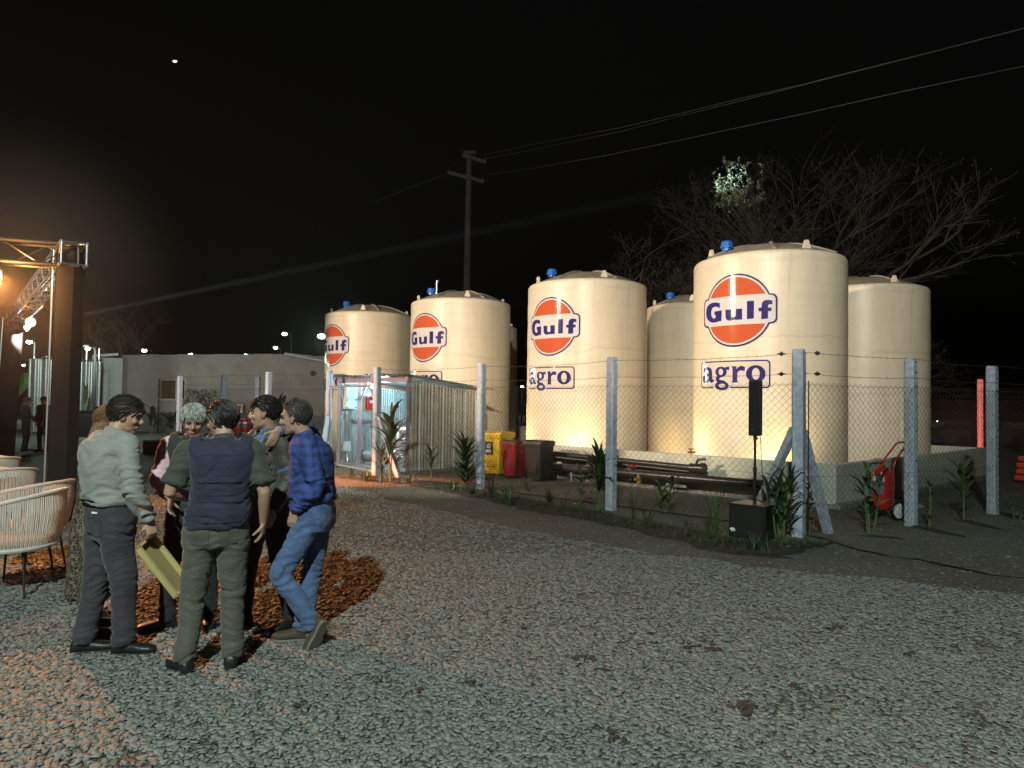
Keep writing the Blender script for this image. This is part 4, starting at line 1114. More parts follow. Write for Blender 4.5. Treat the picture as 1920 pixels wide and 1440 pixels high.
# roof sheets sloping to the back, wavy edge to the front
for i in range(4):
    bm = bmesh.new(); a = A0 - fd * .18 + fd * ((FW + .36) * i / 4) - sd * .28; L_ = (FW + .36) / 4 + .05; n = int(L_ / .2 * 10); prev = None
    for k in range(n + 1):
        s = L_ * k / n; w = max(-.5, min(.5, math.sin(2 * PI * s / .2) * 1.3)) * .035 + .02 * (i % 2) + random.uniform(-.002, .002)
        p = a + fd * s; q0 = p + z * (ZF + .09 + w); q1 = p + sd * (SD + .65) + z * (ZF - .22 + w)
        q = (bm.verts.new(q0), bm.verts.new(q1))
        if prev: bm.faces.new((prev[0], q[0], q[1], prev[1]))
        prev = q
    sch('roof_sheet', bm, M_ZINC)
bm = bmesh.new(); c = (A0 + B1) / 2
sl_ = [A0 - sd * .25 - fd * .1, B0 - fd * .1, B1 + fd * .1, A1 - sd * .25 + fd * .1]
v0 = [bm.verts.new((p.x, p.y, 0.0)) for p in sl_]; v1 = [bm.verts.new((p.x, p.y, .07)) for p in sl_]
for k in range(4): bm.faces.new((v0[k], v0[(k + 1) % 4], v1[(k + 1) % 4], v1[k]))
bm.faces.new(v1); recalc(bm); sch('floor_slab', bm, M_CONC)
# equipment inside
M_BOXW = mat('grey_white_enclosure', (.55, .56, .54), .4)
def wpt(f, s, zz): p = A0 + fd * f + sd * s; return Vector((p.x, p.y, zz))
bxe = empty('control_box', wpt(2.98, .20, 1.66), R(135), 'grey white electrical box at the left inside the shed', 'box')
bm = bmesh.new(); box(bm, (0, 0, 0), (.34, .16, .30), bev=.012); new('housing', bm, M_BOXW, bxe)
bm = bmesh.new(); box(bm, (0, .083, 0), (.30, .012, .26), bev=.004); new('door', bm, M_BOXW, bxe)
bm = bmesh.new(); [ball(bm, (x, .095, zz), .02, 1) for x in (-.13, .13) for zz in (-.1, .1)]; new('latch', bm, M_BLKPL, bxe)
bxe.rotation_euler = (0, 0, R(-135))
b_ = empty('control_box', wpt(2.98, .24, 1.98), R(135), 'upper electrical box under the shed roof', 'box'); b_.rotation_euler = (0, 0, R(-135))
bm = bmesh.new(); box(bm, (0, 0, 0), (.36, .14, .34), bev=.012); new('housing', bm, M_BOXW, b_)
bm = bmesh.new(); box(bm, (0, .072, 0), (.30, .01, .28), bev=.003); new('door', bm, M_BOXW, b_)
bm = bmesh.new(); box(bm, wpt(2.98, .14, .5), (.20, .12, .26), R(45), bev=.01); o = new('junction_box', bm, M_BOXW); tag(o, 'small grey junction box low at the left in the shed', 'box')
bm = bmesh.new()
for dx in (-.05, .05): tube(bm, [wpt(3.0, .2 + dx, 1.50), wpt(3.0, .2 + dx, .62)], .02, 8)
tube(bm, [wpt(2.98, .14, .38), wpt(2.96, .14, .2), wpt(2.9, .14, .1)], .012, 6); tube(bm, [wpt(2.96, .2, .38), wpt(2.9, .26, .25), wpt(2.85, .3, .1)], .010, 6); tube(bm, [wpt(3.0, .25, 1.30), wpt(3.0, .36, 1.18), wpt(3.0, 1.1, 1.18)], .02, 8)
tag(new('conduit', bm, M_ALU, None, True), 'metal conduit linking the boxes at the left of the shed', 'conduit')
al = empty('fire_alarm_box', wpt(3.03, .80, 1.66), R(-45), 'small red alarm box on a wooden board at the back of the shed', 'alarm box')
bm = bmesh.new(); box(bm, (0, 0, 0), (.46, .02, .40)); new('board', bm, mat('plywood', (.42, .26, .13), .7, var=.2), al)
bm = bmesh.new(); box(bm, (-.0 + .06, -.05, .01), (.26, .08, .32), bev=.01); new('case', bm, M_REXT, al)
bm = bmesh.new(); box(bm, (.06, -.093, .06), (.08, .004, .08)); new('window', bm, mat('white_paper', (.75, .75, .73), .5), al)
al.rotation_euler = (0, 0, R(45))
# pipework and pump
pm = empty('pump', wpt(2.34, .45, .07), R(-45), 'round grey electric pump on the shed floor', 'pump')
bm = bmesh.new(); tube(bm, [(-.26, 0, .2), (.2, 0, .2)], .13, 20); box(bm, (0, 0, .03), (.5, .22, .06)); box(bm, (0, 0, .36), (.14, .1, .06)); new('motor', bm, mat('grey_blue_paint', (.30, .34, .38), .4), pm, True)
bm = bmesh.new(); tube(bm, [(-.30, 0, .2), (-.27, 0, .2)], .135, 20); new('fan_cover', bm, M_STEEL, pm)
VO = 0
pv = empty('valve_assembly', wpt(.35, .9, 0), 0, 'pale pipes with red handled valves at the right inside the shed', 'valves'); inv2 = Matrix.Translation(-wpt(.35, .9, 0))
def vch(n, bm, m): o = new(n, bm, m, pv, True); o.matrix_parent_inverse = inv2; return o
def wpq(f, s_, zz): return wpt(f + .62, s_ - .1, zz)
M_PVC = mat('pale_pipe', (.62, .62, .60), .35)
bm = bmesh.new(); tube(bm, [wpq(.10, .7, 1.02), wpq(.9, .9, 1.02)], .055, 14); tube(bm, [wpq(.85, .9, 1.02), wpq(.95, .92, .95), wpq(.95, .92, .12)], .05, 14); tube(bm, [wpq(.2, .72, 1.0), wpq(.2, .72, .1)], .045, 12); tube(bm, [wpq(.15, .5, .30), wpq(1.5, 1.1, .30)], .045, 12); vch('pipe', bm, M_PVC)
for k, (f, zz) in enumerate(((.35, .78), (.6, .62), (.2, .56), (.5, .36), (.8, .42))):
    bm = bmesh.new(); c = wpq(f, .7, zz); ball(bm, c, .06, 2); tube(bm, [c - z * .12, c + z * .10], .03, 10); tube(bm, [c - fd * .12, c + fd * .12], .03, 10); vch('valve_body', bm, M_ALU)
    bm = bmesh.new(); c = wpq(f, .66, zz + .12); box(bm, c, (.26, .03, .03), R(-45 + 20 * k), bev=.004); ball(bm, c, .025, 1); vch('red_handle', bm, M_RED)
rnd = random.Random(3); bm = bmesh.new()
for k in range(26):
    a = wpq(rnd.uniform(.1, 1.5), rnd.uniform(.2, 1.2), rnd.uniform(.1, .35)); b = a + Vector((rnd.uniform(-.2, .2), rnd.uniform(-.2, .2), rnd.uniform(-.05, .2))); tube(bm, [a, (a + b) / 2 + Vector((0, 0, .05)), b], rnd.uniform(.012, .03), 7)
vch('fittings', bm, M_STEEL)
# bare bulb flood at the front beam
lp = wpt(1.42, -.12, 2.12)
lo = empty('shed_lamp', lp, 0, 'bright white lamp under the front roof edge of the shed', 'lamp')
bm = bmesh.new(); ball(bm, (0, 0, 0), (.06, .06, .05), 2); new('bulb', bm, mat('lit_bulb', (1, 1, 1), .3, emit=(.80, .98, 1.0), es=60), lo)
bm = bmesh.new(); tube(bm, [(0, 0, .04), (0, 0, .12)], .025, 8); new('holder', bm, M_BLKPL, lo)
lamp('shed_lamp_light', 'POINT', lp + sd * .35 - z * .10, 190, (.50, .88, 1.0), size=.06)
# ------------------------------------------------------------------ background building
M_BLD = mat('building_plaster', (.33, .285, .26), .9, var=.12, vs=1.2, bump=.3, bs=12)
M_BLDW = mat('building_plaster_pale', (.50, .50, .50), .9, var=.08, vs=1.5, bump=.3, bs=12)
def p0(px, Y, z=0.0):
    p = at(px, 750, Y); return Vector((p.x, Y, z))
b0 = p0(228, 37); b1 = p0(606, 34)
bd = (b1 - b0).normalized(); bn = Vector((bd.y, -bd.x, 0)); BH = 3.86
bl = empty('workshop_building', b0, 0, 'long low grey plastered building with one brown shuttered window', 'building'); inv = Matrix.Translation(-b0)
def bch(n, bm, m, par=None, s=False):
    o = new(n, bm, m, par or bl, s)
    if par is None: o.matrix_parent_inverse = inv
    return o
def slab(a, b, z0, z1, off, th, bm=None, back=True):
    """box along a-b, its face at 'off' outwards"""
    bm = bm or bmesh.new(); d = (b - a).normalized(); n = Vector((d.y, -d.x, 0))
    c = (a + b) / 2 + n * (off - th / 2); c.z = (z0 + z1) / 2
    box(bm, c, ((b - a).length, th, z1 - z0), math.atan2(d.y, d.x)); return bm
LB = (b1 - b0).length
# wall with a window opening
pw0 = p0(299, 36.4); pw1 = p0(346, 36.0)
s0 = (pw0 - b0).dot(bd); s1 = (pw1 - b0).dot(bd); zw0, zw1 = 1.72, 2.62
bm = bmesh.new()
slab(b0, b0 + bd * s0, 0, BH, 0, .25, bm); slab(b0 + bd * s1, b1, 0, BH, 0, .25, bm)
slab(b0 + bd * s0, b0 + bd * s1, 0, zw0, 0, .25, bm); slab(b0 + bd * s0, b0 + bd * s1, zw1, BH, 0, .25, bm)
bch('front_wall', bm, M_BLD)
bm = slab(b0, b1, 0, 1.0, .02, .018); bch('plinth', bm, mat('grey_plinth_paint', (.16, .15, .14), .8, var=.15, vs=3))
bm = slab(b0 + bn * -.3, b1 + bn * -.3 , 0, BH - .02, -.0, 6); bch('building_mass', bm, M_BLD)
wn_ = bch('window', slab(b0 + bd * s0, b0 + bd * s1, zw0, zw1, -.16, .02), mat('dark_glass', (.02, .02, .02), .15))
M_SHUT = mat('brown_shutter', (.10, .065, .035), .7, var=.2, vs=20)
for k in range(2):
    a = b0 + bd * (s0 + (s1 - s0) * (.03 + .32 * k)); b = b0 + bd * (s0 + (s1 - s0) * (.33 + .32 * k))
    o = bch('shutter', slab(a, b, zw0 + .04, zw1 - .04, -.10, .03), M_SHUT)
bm = bmesh.new()
for s in (s0 - .03, s0 + (s1 - s0) * .67, s1 + .03): slab(b0 + bd * (s - .035), b0 + bd * (s + .035), zw0 - .04, zw1 + .07, .03, .12, bm)
bch('window_frame', bm, M_BLDW)
bm = bmesh.new(); slab(b0 + bd * (s0 - .2), b0 + bd * (s1 + .2), zw1 + .072, zw1 + .12, .07, .3, bm); bch('lintel', bm, M_BLD)
bch('sill', slab(b0 + bd * (s0 - .1), b0 + bd * (s1 + .1), zw0 - .10, zw0 - .042, .07, .3), M_BLDW)
bm = bmesh.new()
for i in range(9):
    a = b0 + bd * (LB * i / 9 * .86 + .02); b = b0 + bd * (LB * (i + 1) / 9 * .86 - .02); slab(a, b, BH, BH + .09 + .02 * (i % 2), .06, .3, bm)
bch('parapet', bm, M_BLD)
bm = bmesh.new(); a = b0 + bd * LB * .84; b = b1 + bd * .3
q = [a + bn * .45 + Vector((0, 0, BH + .14)), b + bn * .45 + Vector((0, 0, BH - .22)), b - bn * 2 + Vector((0, 0, BH - .2)), a - bn * 2 + Vector((0, 0, BH + .16))]
v0 = [bm.verts.new(p) for p in q]; v1 = [bm.verts.new(p - Vector((0, 0, .10))) for p in q]
bm.faces.new(v0); bm.faces.new(v1[::-1])
for k in range(4): bm.faces.new((v0[k], v0[(k + 1) % 4], v1[(k + 1) % 4], v1[k]))
recalc(bm); bch('eave', bm, M_BLDW)
pv_ = p0(586, 34.1); bm = bmesh.new(); c = Vector((pv_.x, pv_.y, 3.02)) + bn * .04; tube(bm, [c - bn * .02, c + bn * .02], .13, 16); bch('vent', bm, M_STEEL)
bm = bmesh.new(); c = p0(301, 36.2) + bn * .15; tube(bm, [(c.x, c.y, 0), (c.x, c.y, 2.7)], .03, 6); bch('drain_pipe', bm, M_STEEL)
# pale protruding end block
c0_, c1_ = p0(184, 36.0), p0(228, 36.2)
e = empty('annex', c0_, 0, 'pale plastered end block at the left of the grey building', 'building'); 
bm = slab(c0_, c1_, 0, 3.74, 0, 3.0); o = new('wall', bm, M_BLDW, e); o.matrix_parent_inverse = Matrix.Translation(-c0_)
bm = bmesh.new(); a = p0(172, 35.6, 3.80); b = p0(219, 35.9, 3.92); tube(bm, [a, b], .07, 6); tube(bm, [a - Vector((0, 0, .5)), a], .03, 6)
o = new('light_batten', bm, mat('lit_white_paint', (.8, .8, .78), .5), e); o.matrix_parent_inverse = Matrix.Translation(-c0_)
# sign with extinguisher arrow
M_SIGN = mat('sign_cream', (.66, .62, .52), .5); M_SRED = mat('sign_red', (.50, .03, .03), .5)
sg = at(453, 766, 34.85); sg = Vector((sg.x, sg.y, sg.z)) + bn * .15
s_ = empty('fire_sign', sg, math.atan2(bd.y, bd.x), 'small cream sign with a red extinguisher and arrow on the grey wall', 'sign')
bm = bmesh.new(); box(bm, (0, 0, 0), (.34, .01, .42)); new('board', bm, M_SIGN, s_)
bm = bmesh.new(); box(bm, (0, -.0075, -.02), (.07, .004, .22)); prism(bm, [(-.11, .06), (.11, .06), (.11, .09), (0, .17), (-.11, .09)], ((0, -.009, 0), (1, 0, 0), (0, 0, 1), (0, .004, 0))); recalc(bm); new('pictogram', bm, M_SRED, s_)
bm = bmesh.new(); box(bm, at(456, 785, 34.7), (.3, .02, .04), math.atan2(bd.y, bd.x)); tag(new('wall_strip', bm, M_SIGN), 'small pale strip on the wall under the arrow sign', 'sign')
ex2 = p0(462, 33.0); extinguisher((ex2.x, ex2.y, 0), R(-10), 'dim red wheeled extinguisher in front of the grey building below the sign')
ex3 = p0(449, 33.3); extinguisher((ex3.x, ex3.y, 0), R(40), 'second dim red extinguisher in shadow just left of the one below the sign')
# corrugated screens
for (xa, xb, Y, zt_, lab, gs) in ((52, 110, 33.5, 3.50, 'tall zinc corrugated screen left of the black truss column', 20), (128, 186, 34.5, 3.45, 'tall zinc corrugated screen between the column and the pale annex', 18)):
    a, b = p0(xa, Y), p0(xb, Y + .4); t = empty('corrugated_screen', a, 0, lab, 'screen', 'zinc screens beside the building')
    n = 3
    for i in range(n):
        q0, q1 = a.lerp(b, i / n), a.lerp(b, (i + 1) / n + .01)
        bm = corr(q0 + Vector((0, .02 * (i % 2), 0)), q1 + Vector((0, .02 * (i % 2), 0)), zt_, zt_ + .02, .05, .34, .05, True)
        o = new('sheet', bm, M_ZINC, t); o.matrix_parent_inverse = Matrix.Translation(-a)
    bm = bmesh.new()
    for i in range(3):
        q = a.lerp(b, .1 + .4 * i); tube(bm, [q + Vector((0, .12, 0)), q + Vector((0, .12, zt_ + (.7 if xa > 100 and i < 3 else .15)))], .03, 6)
    tube(bm, [a + Vector((.6, 0, zt_ + .06)), b + Vector((0, 0, zt_ + .1))], .04, 6)
    o = new('posts', bm, M_ALU, t); o.matrix_parent_inverse = Matrix.Translation(-a)
# green slide
bm = bmesh.new(); a = at(22, 742, 40); b = at(52, 712, 40)
for dz, w in ((0, .25), (.28, .10)):
    d = (b - a).normalized(); 
    vs_ = [bm.verts.new(p + Vector((0, yy, zz + dz))) for p in (a - d * 2, b) for yy, zz in ((-.3, -w), (.3, -w), (.3, w), (-.3, w))]
    for k in range(4): bm.faces.new((vs_[k], vs_[(k + 1) % 4], vs_[4 + (k + 1) % 4], vs_[4 + k]))
    bm.faces.new(vs_[:4][::-1]); bm.faces.new(vs_[4:])
recalc(bm); tag(new('green_ramp', bm, mat('green_paint', (.20, .55, .12), .4)), 'green sloping chute lit by a street lamp at the far left', 'chute')
# DJ table, flight case, posts in the dim yard
t = empty('control_table', p0(167, 31), 0, 'long dark cloth covered table with equipment beside the black column', 'table')
bm = bmesh.new(); box(bm, (0, 0, .5), (2.1, .9, 1.0), bev=.03); new('cloth', bm, M_BLACK, t)
bm = bmesh.new(); box(bm, (.5, 0, 1.16), (.5, .3, .32)); box(bm, (-.1, 0, 1.08), (.9, .4, .14), bev=.02); new('mixer', bm, M_BLKPL, t)
bm = bmesh.new(); tube(bm, [(-.65, 0, 1.0), (-.6, 0, 1.25), (-.45, 0, 1.4)], .035, 8); ball(bm, (-.62, -.05, 1.35), .09, 1); new('desk_lamp', bm, M_ALU, t)
fc = p0(298, 21.6); t = empty('flight_case', fc, R(-8), 'low black case on the gravel behind the group', 'case')
bm = bmesh.new(); box(bm, (0, 0, .24), (.62, .5, .44), bev=.015); new('body', bm, M_BLKPL, t)
bm = bmesh.new(); box(bm, (0, -.252, .44), (.60, .012, .02)); box(bm, (-.305, -.252, .24), (.015, .012, .42)); new('edge_trim', bm, M_ALU, t)
# plants along the building
M_BUSH = mat('bush_leaf', (.04, .065, .03), .6, var=.4, vs=6)
def bushy(px, Y, h, w, n, label, seed, px_leaf=.12):
    rnd = random.Random(seed); t = empty('bush', p0(px, Y), 0, label, 'bush', 'plants at the foot of the building')
    bm = bmesh.new()
    for k in range(5): tube(bm, [(0, 0, 0), (rnd.uniform(-w, w) * .4, rnd.uniform(-.2, .2), h * .6), (rnd.uniform(-w, w) * .8, rnd.uniform(-.3, .3), h * .95)], [.03, .02, .008], 5)
    new('stems', bm, M_STEM, t); bm = bmesh.new()
    for k in range(n):
        a = rnd.uniform(0, 6.28); r_ = w * math.sqrt(rnd.random()); zz = h * (.35 + .65 * rnd.random())
        blade(bm, (r_ * math.cos(a), r_ * .5 * math.sin(a), zz), rnd.uniform(0, 6.28), px_leaf * rnd.uniform(.7, 1.6), px_leaf * .3, rnd.uniform(-.3, 1.1), rnd.uniform(.2, 1), .2, 3, 0, 1)
    tag(new('leaves', bm, M_BUSH, t), kind='stuff')
bushy(372, 33.5, 2.1, .9, 900, 'leafy bush top showing above the grey haired person', 1, .16)
for k, (px, Y, h, lab) in enumerate(((283, 33, 1.5, 'banana like plant left of the window pipe'), (345, 33, 1.0, 'spiky plant below the brown window'), (322, 33.5, .9, 'low spiky plant by the drain pipe'), (528, 33, 1.9, 'tall spotted leaved plant at the right end of the building'))):
    leafy('garden_plant', p0(px, Y), lab, h, 2, 7, .75, .13, 60 + k, (M_LEAFD,), .2, (.5, 1.2), (.4, 1.1), 1, .3, group='plants at the foot of the building')
tagl = p0(160, 33); leafy('garden_plant', tagl, 'young plant with one big upright leaf before the zinc screen', 2.3, 1, 3, .9, .2, 70, (M_LEAF,), .1, (1.1, 1.3), (.1, .3), 1, .5, group='plants at the foot of the building')

# ------------------------------------------------------------------ street lamps
M_STL = mat('street_lamp_glass', (1, 1, 1), .3, emit=(.72, 1.0, .86), es=45)
M_UPD = mat('dark_pole_paint', (.02, .02, .02), .9)
def streetlamp(px, py, Y, label, r=.17, e=0, arm=1.2, bright=True):
    p = at(px, py, Y); t = empty('street_lamp', (p.x, p.y, 0), 0, label, 'street lamp', 'lit street lamps in the distance')
    bm = bmesh.new(); arm = abs(arm); tube(bm, [(0, arm, 0), (0, arm, p.z * .95), (0, arm * .8, p.z + .12), (0, .2, p.z + .1)], [.08, .05, .035, .03], 8); new('pole', bm, M_UPD, t)
    bm = bmesh.new(); box(bm, (0, .12, p.z + .07), (.26, .62, .10), bev=.03); new('head', bm, M_UPD, t)
    bm = bmesh.new(); ball(bm, (0, -.05, p.z - .05), (r * .95, r * .8, r * .6), 2); new('lens', bm, M_STL, t, True)
    if e: lamp('street_lamp_light', 'POINT', (p.x, p.y - .5, p.z - .4), e, (.72, 1, .86), size=.15)
    return t
streetlamp(56, 640, 48, 'street lamp left of the truss column, on a visible pole', .20, 900, .5)
streetlamp(166, 652, 30, 'street lamp just right of the truss column', .10, 420, .5)
streetlamp(271, 656, 55, 'street lamp above the left end of the grey building', .20)
streetlamp(358, 664, 58, 'street lamp above the brown window', .18)
streetlamp(461, 665, 58, 'street lamp above the arrow sign', .19)
streetlamp(534, 625, 52, 'higher street lamp of the pair above the right end of the building', .18, 0, -1.6)
streetlamp(517, 651, 60, 'lower street lamp of the pair above the right end of the building', .18)
streetlamp(603, 629, 46, 'brightest street lamp touching the edge of the leftmost tank', .26, 1500)
streetlamp(979, 724, 62, 'faint street lamp seen through the gap between two tanks', .13)
streetlamp(45, 684, 60, 'tiny street lamp at the top corner of the zinc screen', .12)
streetlamp(1757, 789, 70, 'tiny distant lamp right of the rightmost tank', .06)
bm = bmesh.new(); c = at(328, 115, 400); ball(bm, c, (1.3, .6, .6), 2); tag(new('moon', bm, mat('moon_glow', (1, 1, 1), .5, emit=(1, .97, .9), es=2.5)), 'small bright speck high in the black sky at the left', 'moon')

# ------------------------------------------------------------------ utility pole and wires
up = at(873, 700, 33); up.z = 0
pt = empty('utility_pole', up, 0, 'tall concrete power pole with two crossarms behind the tanks', 'utility pole')
ztop = at(873, 289, 33).z
M_UP = mat('weathered_concrete', (.045, .04, .038), .9, var=.2, vs=4, bump=.5, bs=20)
bm = bmesh.new(); tube(bm, [(0, 0, 0), (0, 0, ztop)], [.19, .12], 10); new('shaft', bm, M_UP, pt, True)
for zpy, xa, xb, yy in ((297, 868, 912, 0), (331, 840, 908, 0)):
    a = at(xa, zpy - 3, 33) - up; b = at(xb, zpy + 9, 33) - up
    if zpy == 331: a = at(840, 325, 33) - up; b = at(908, 343, 33) - up
    bm = bmesh.new(); d = (b - a); L_ = d.length; q = d.to_track_quat('X', 'Z').to_matrix().to_4x4()
    bmesh.ops.create_cube(bm, size=1, matrix=Matrix.Translation((a + b) / 2 + Vector((0, -.17, 0))) @ q @ Matrix.Diagonal((L_, .12, .14, 1))); new('crossarm', bm, M_UP, pt)
    for t_ in (.04, .5, .95):
        bm = bmesh.new(); c = a.lerp(b, t_) + Vector((0, -.17, .07)); lathe(bm, [(.02, 0), (.05, .03), (.05, .06), (.03, .08), (.06, .10), (.03, .16), (.0001, .17)], 8, c); new('insulator', bm, M_BLACK, pt, True)
bm = bmesh.new(); box(bm, (.05, -.1, ztop + .02), (.55, .25, .14)); new('cap', bm, M_UP, pt)
def wire(name, label, p_px, Y0, Y1, r=.009, sag=.0):
    """through photo points; depth runs from Y0 at the pole to Y1 at the right edge and beyond"""
    xs = [p[0] for p in p_px]; pts = []
    for i in range(len(p_px)):
        t = (xs[i] - xs[0]) / (xs[-1] - xs[0])
        tx = (xs[i] - 960) / FPX; t0 = (xs[0] - 960) / FPX; t1 = (xs[-1] - 960) / FPX
        # straight line in plan between the two ends
        X0, X1 = t0 * Y0, t1 * Y1
        u = (X0 - tx * Y0) / (tx * (Y1 - Y0) - (X1 - X0))
        pts.append(at(p_px[i][0], p_px[i][1], Y0 + (Y1 - Y0) * u))
    pts.append(pts[-1] + (pts[-1] - pts[-2]) * 1.0)
    bm = bmesh.new(); tube(bm, pts, r, 5); return tag(new(name, bm, mat('bare_cable', (.07, .07, .068), .5, .5)), label, 'power line')
# photo points: crop scale .573 from (820,30)
def cp(x, y): return (820 + x * .5729, 30 + y * .5729)
wire('power_line', 'upper of the two close power lines rising to the right', [cp(*q) for q in ((150, 455), (300, 422), (600, 365), (800, 318), (1000, 268), (1200, 223), (1400, 172), (1600, 122), (1800, 70), (1920, 39))], 33, 17)
wire('power_line', 'lower of the two close power lines rising to the right', [cp(*q) for q in ((155, 468), (300, 440), (600, 378), (800, 326), (1000, 276), (1200, 225), (1400, 174), (1600, 124), (1800, 72), (1920, 42))], 33.4, 17.4)
wire('power_line', 'lowest single power line rising to the right', [cp(*q) for q in ((155, 520), (300, 500), (560, 455), (800, 405), (1000, 362), (1200, 320), (1500, 252), (1700, 210), (1920, 164))], 33, 18, .010)
wire('power_line', 'faint power line leading left from the pole', [(700, 380), (760, 355), (838, 326)], 36, 33, .008)

# ------------------------------------------------------------------ trees
M_BARK = mat('grey_bark', (.023, .021, .019), .9, var=.3, vs=8)
M_TLEAF = mat('beam_lit_leaf', (.34, .42, .26), .6)  # lighter copy of the leaf colour for leaves the beam strikes
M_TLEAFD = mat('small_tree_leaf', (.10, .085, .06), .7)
def tree(name, px, Y, h, label, seed, spread=1.0, leafzone=None, dense=1.0, levels=5, zt0=.30, mbark=None):
    rnd = random.Random(seed); base = p0(px, Y); t = empty(name, base, 0, label, 'tree', 'bare branched trees behind the tanks')
    bt = bmesh.new(); bc = bmesh.new(); bl_ = bmesh.new(); bl2 = bmesh.new(); cnt = [0]
    def grow(p, d, L_, r, lv):
        n = 4 if lv < 3 else 3; pts = [p]; q = p.copy(); dd = d.copy()
        for i in range(n):
            dd = (dd + Vector((rnd.gauss(0, .16), rnd.gauss(0, .16), rnd.gauss(.03, .10)))).normalized(); q = q + dd * L_ / n; pts.append(q.copy())
        rr = [r * (1 - .45 * i / n) for i in range(n + 1)]
        tube(bt if lv == 0 else bc, pts, rr, 8 if lv == 0 else (5 if lv < 3 else 3), cap=False)
        cnt[0] += 1
        if lv >= levels:
            k = 3
            for i in range(k):
                c = pts[rnd.randrange(1, len(pts))]; cw = base + c
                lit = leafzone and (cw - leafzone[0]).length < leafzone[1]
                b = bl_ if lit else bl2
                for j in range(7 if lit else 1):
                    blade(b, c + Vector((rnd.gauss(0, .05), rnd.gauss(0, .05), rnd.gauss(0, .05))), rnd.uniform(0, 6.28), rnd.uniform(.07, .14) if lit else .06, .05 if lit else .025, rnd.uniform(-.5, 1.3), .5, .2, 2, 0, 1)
            return
        nb = rnd.choice((3, 3, 4)) if lv < levels - 1 else rnd.choice((3, 4, 5)); nb = max(2, int(nb * dense))
        for i in range(nb):
            ta = rnd.uniform(.35, 1.0) if i else 1.0
            idx = min(n, max(1, int(round(ta * n)))); p2 = pts[idx]
            ax = Vector((rnd.gauss(0, 1), rnd.gauss(0, 1), rnd.gauss(0, .35))).normalized()
            nd = (dd * (1.0 if lv else .75) + ax * rnd.uniform(.55, .95) * spread + Vector((0, 0, .12 if lv < 2 else .03))).normalized()
            grow(p2, nd, L_ * rnd.uniform(.62, .82), r * rnd.uniform(.48, .62), lv + 1)
    h *= 1.22; trunk = h * zt0
    grow(Vector((0, 0, 0)), Vector((rnd.uniform(-.1, .1), 0, 1)).normalized(), trunk, h * .020, 0)
    if leafzone:
        c0z = leafzone[0] - base; start = Vector((c0z.x * .3 + .4, c0z.y, c0z.z - 3.2))
        for q in range(15):
            e_ = c0z + Vector((rnd.uniform(-1.1, 1.1), rnd.uniform(-.4, .4), rnd.uniform(-.8, .7)))
            m_ = start.lerp(e_, .6) + Vector((rnd.uniform(-.3, .3), 0, 0)); tube(bc, [start, m_, e_], [.05, .03, .008], 4, cap=False)
            for w_ in range(9):
                a_ = m_.lerp(e_, rnd.uniform(.2, 1)); b_ = a_ + Vector((rnd.uniform(-.35, .35), rnd.uniform(-.3, .3), rnd.uniform(.05, .4))); tube(bc, [a_, b_], [.010, .004], 3, cap=False)
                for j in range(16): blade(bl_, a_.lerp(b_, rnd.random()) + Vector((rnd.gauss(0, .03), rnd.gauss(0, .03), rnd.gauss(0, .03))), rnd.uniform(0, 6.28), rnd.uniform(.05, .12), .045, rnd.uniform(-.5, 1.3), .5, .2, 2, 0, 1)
    new('trunk', bt, mbark or M_BARK, t, True); cr_ = new('crown', bc, mbark or M_BARK, t)
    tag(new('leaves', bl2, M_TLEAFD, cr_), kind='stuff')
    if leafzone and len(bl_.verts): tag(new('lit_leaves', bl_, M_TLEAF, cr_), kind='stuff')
    return t
LZ = at(1375, 335, 29.5)
tree('bare_tree', 1425, 30, 11.8, 'widest bare tree, its top leaves caught by a beam, above the nearest tank', 4, .95, (LZ, 1.25), 1.0, 6, .34)
tree('bare_tree', 1310, 31, 10.6, 'bare tree standing left of the nearest tank', 8, 1.05, None, 1.0, 6, .36)
tree('bare_tree', 1480, 33, 9.0, 'bare tree spreading over the right hand tank', 12, 1.0, None, 1.0, 6, .33)
tree('bare_tree', 1190, 31, 8.6, 'small bare tree over the gap between the two nearest logo tanks', 17, 1.2, None, 1, 6, .35)
tree('bare_tree', 1620, 32, 5.8, 'lower bare tree at the far right behind the last tank', 23, 1.2, None, 1.0, 6, .33)
tree('bare_tree', 250, 52, 8.5, 'faint bare tree beyond the grey building at the left', 31, 1.0, None, 1.0, 4, .35)

# ------------------------------------------------------------------ far right: road, hedge, barriers
a = Vector((4, 66, 0)); bm = bmesh.new(); box(bm, (38, 64, .3), (80, .3, .6)); tag(new('roadside_kerb', bm, M_CONC), 'pale low kerb line far behind the rear fence', 'kerb')
t = empty('road_barrier', (12.2, 16.9, 0), R(30), 'stack of red orange plastic barriers right of the wall end', 'barrier')
M_OR = mat('orange_red_plastic', (.75, .10, .03), .45, bump=.2, bs=20)
for k in range(4):
    bm = bmesh.new(); box(bm, (.7, 0, .12 + k * .155), (1.5, .42 - .04 * k, .13), bev=.045)
    o = new('barrier_segment', bm, M_OR, t); o.location = (.03 * (k % 2), 0, 0)
lamp('barrier_marker_light', 'SPOT', (10.6, 14.6, .5), 22, (1, .22, .08), (12.8, 16.9, .4), .05, 60, .5)
t = empty('parked_pickup', at(1825, 850, 30).xy.to_3d(), R(10), 'dark low parked vehicle roof just above the end of the wall', 'vehicle')
bm = bmesh.new(); prism(bm, [(-1.9, .35), (2.1, .35), (2.15, .8), (1.3, .92), (.75, 1.28), (-.5, 1.3), (-.95, .92), (-1.95, .88)], ((0, -.8, 0), (1, 0, 0), (0, 0, 1), (0, 1.6, 0))); recalc(bm); bmesh.ops.bevel(bm, geom=bm.edges[:], offset=.05, segments=2, affect='EDGES'); new('body', bm, mat('dark_car_paint', (.03, .035, .03), .3), t, True)
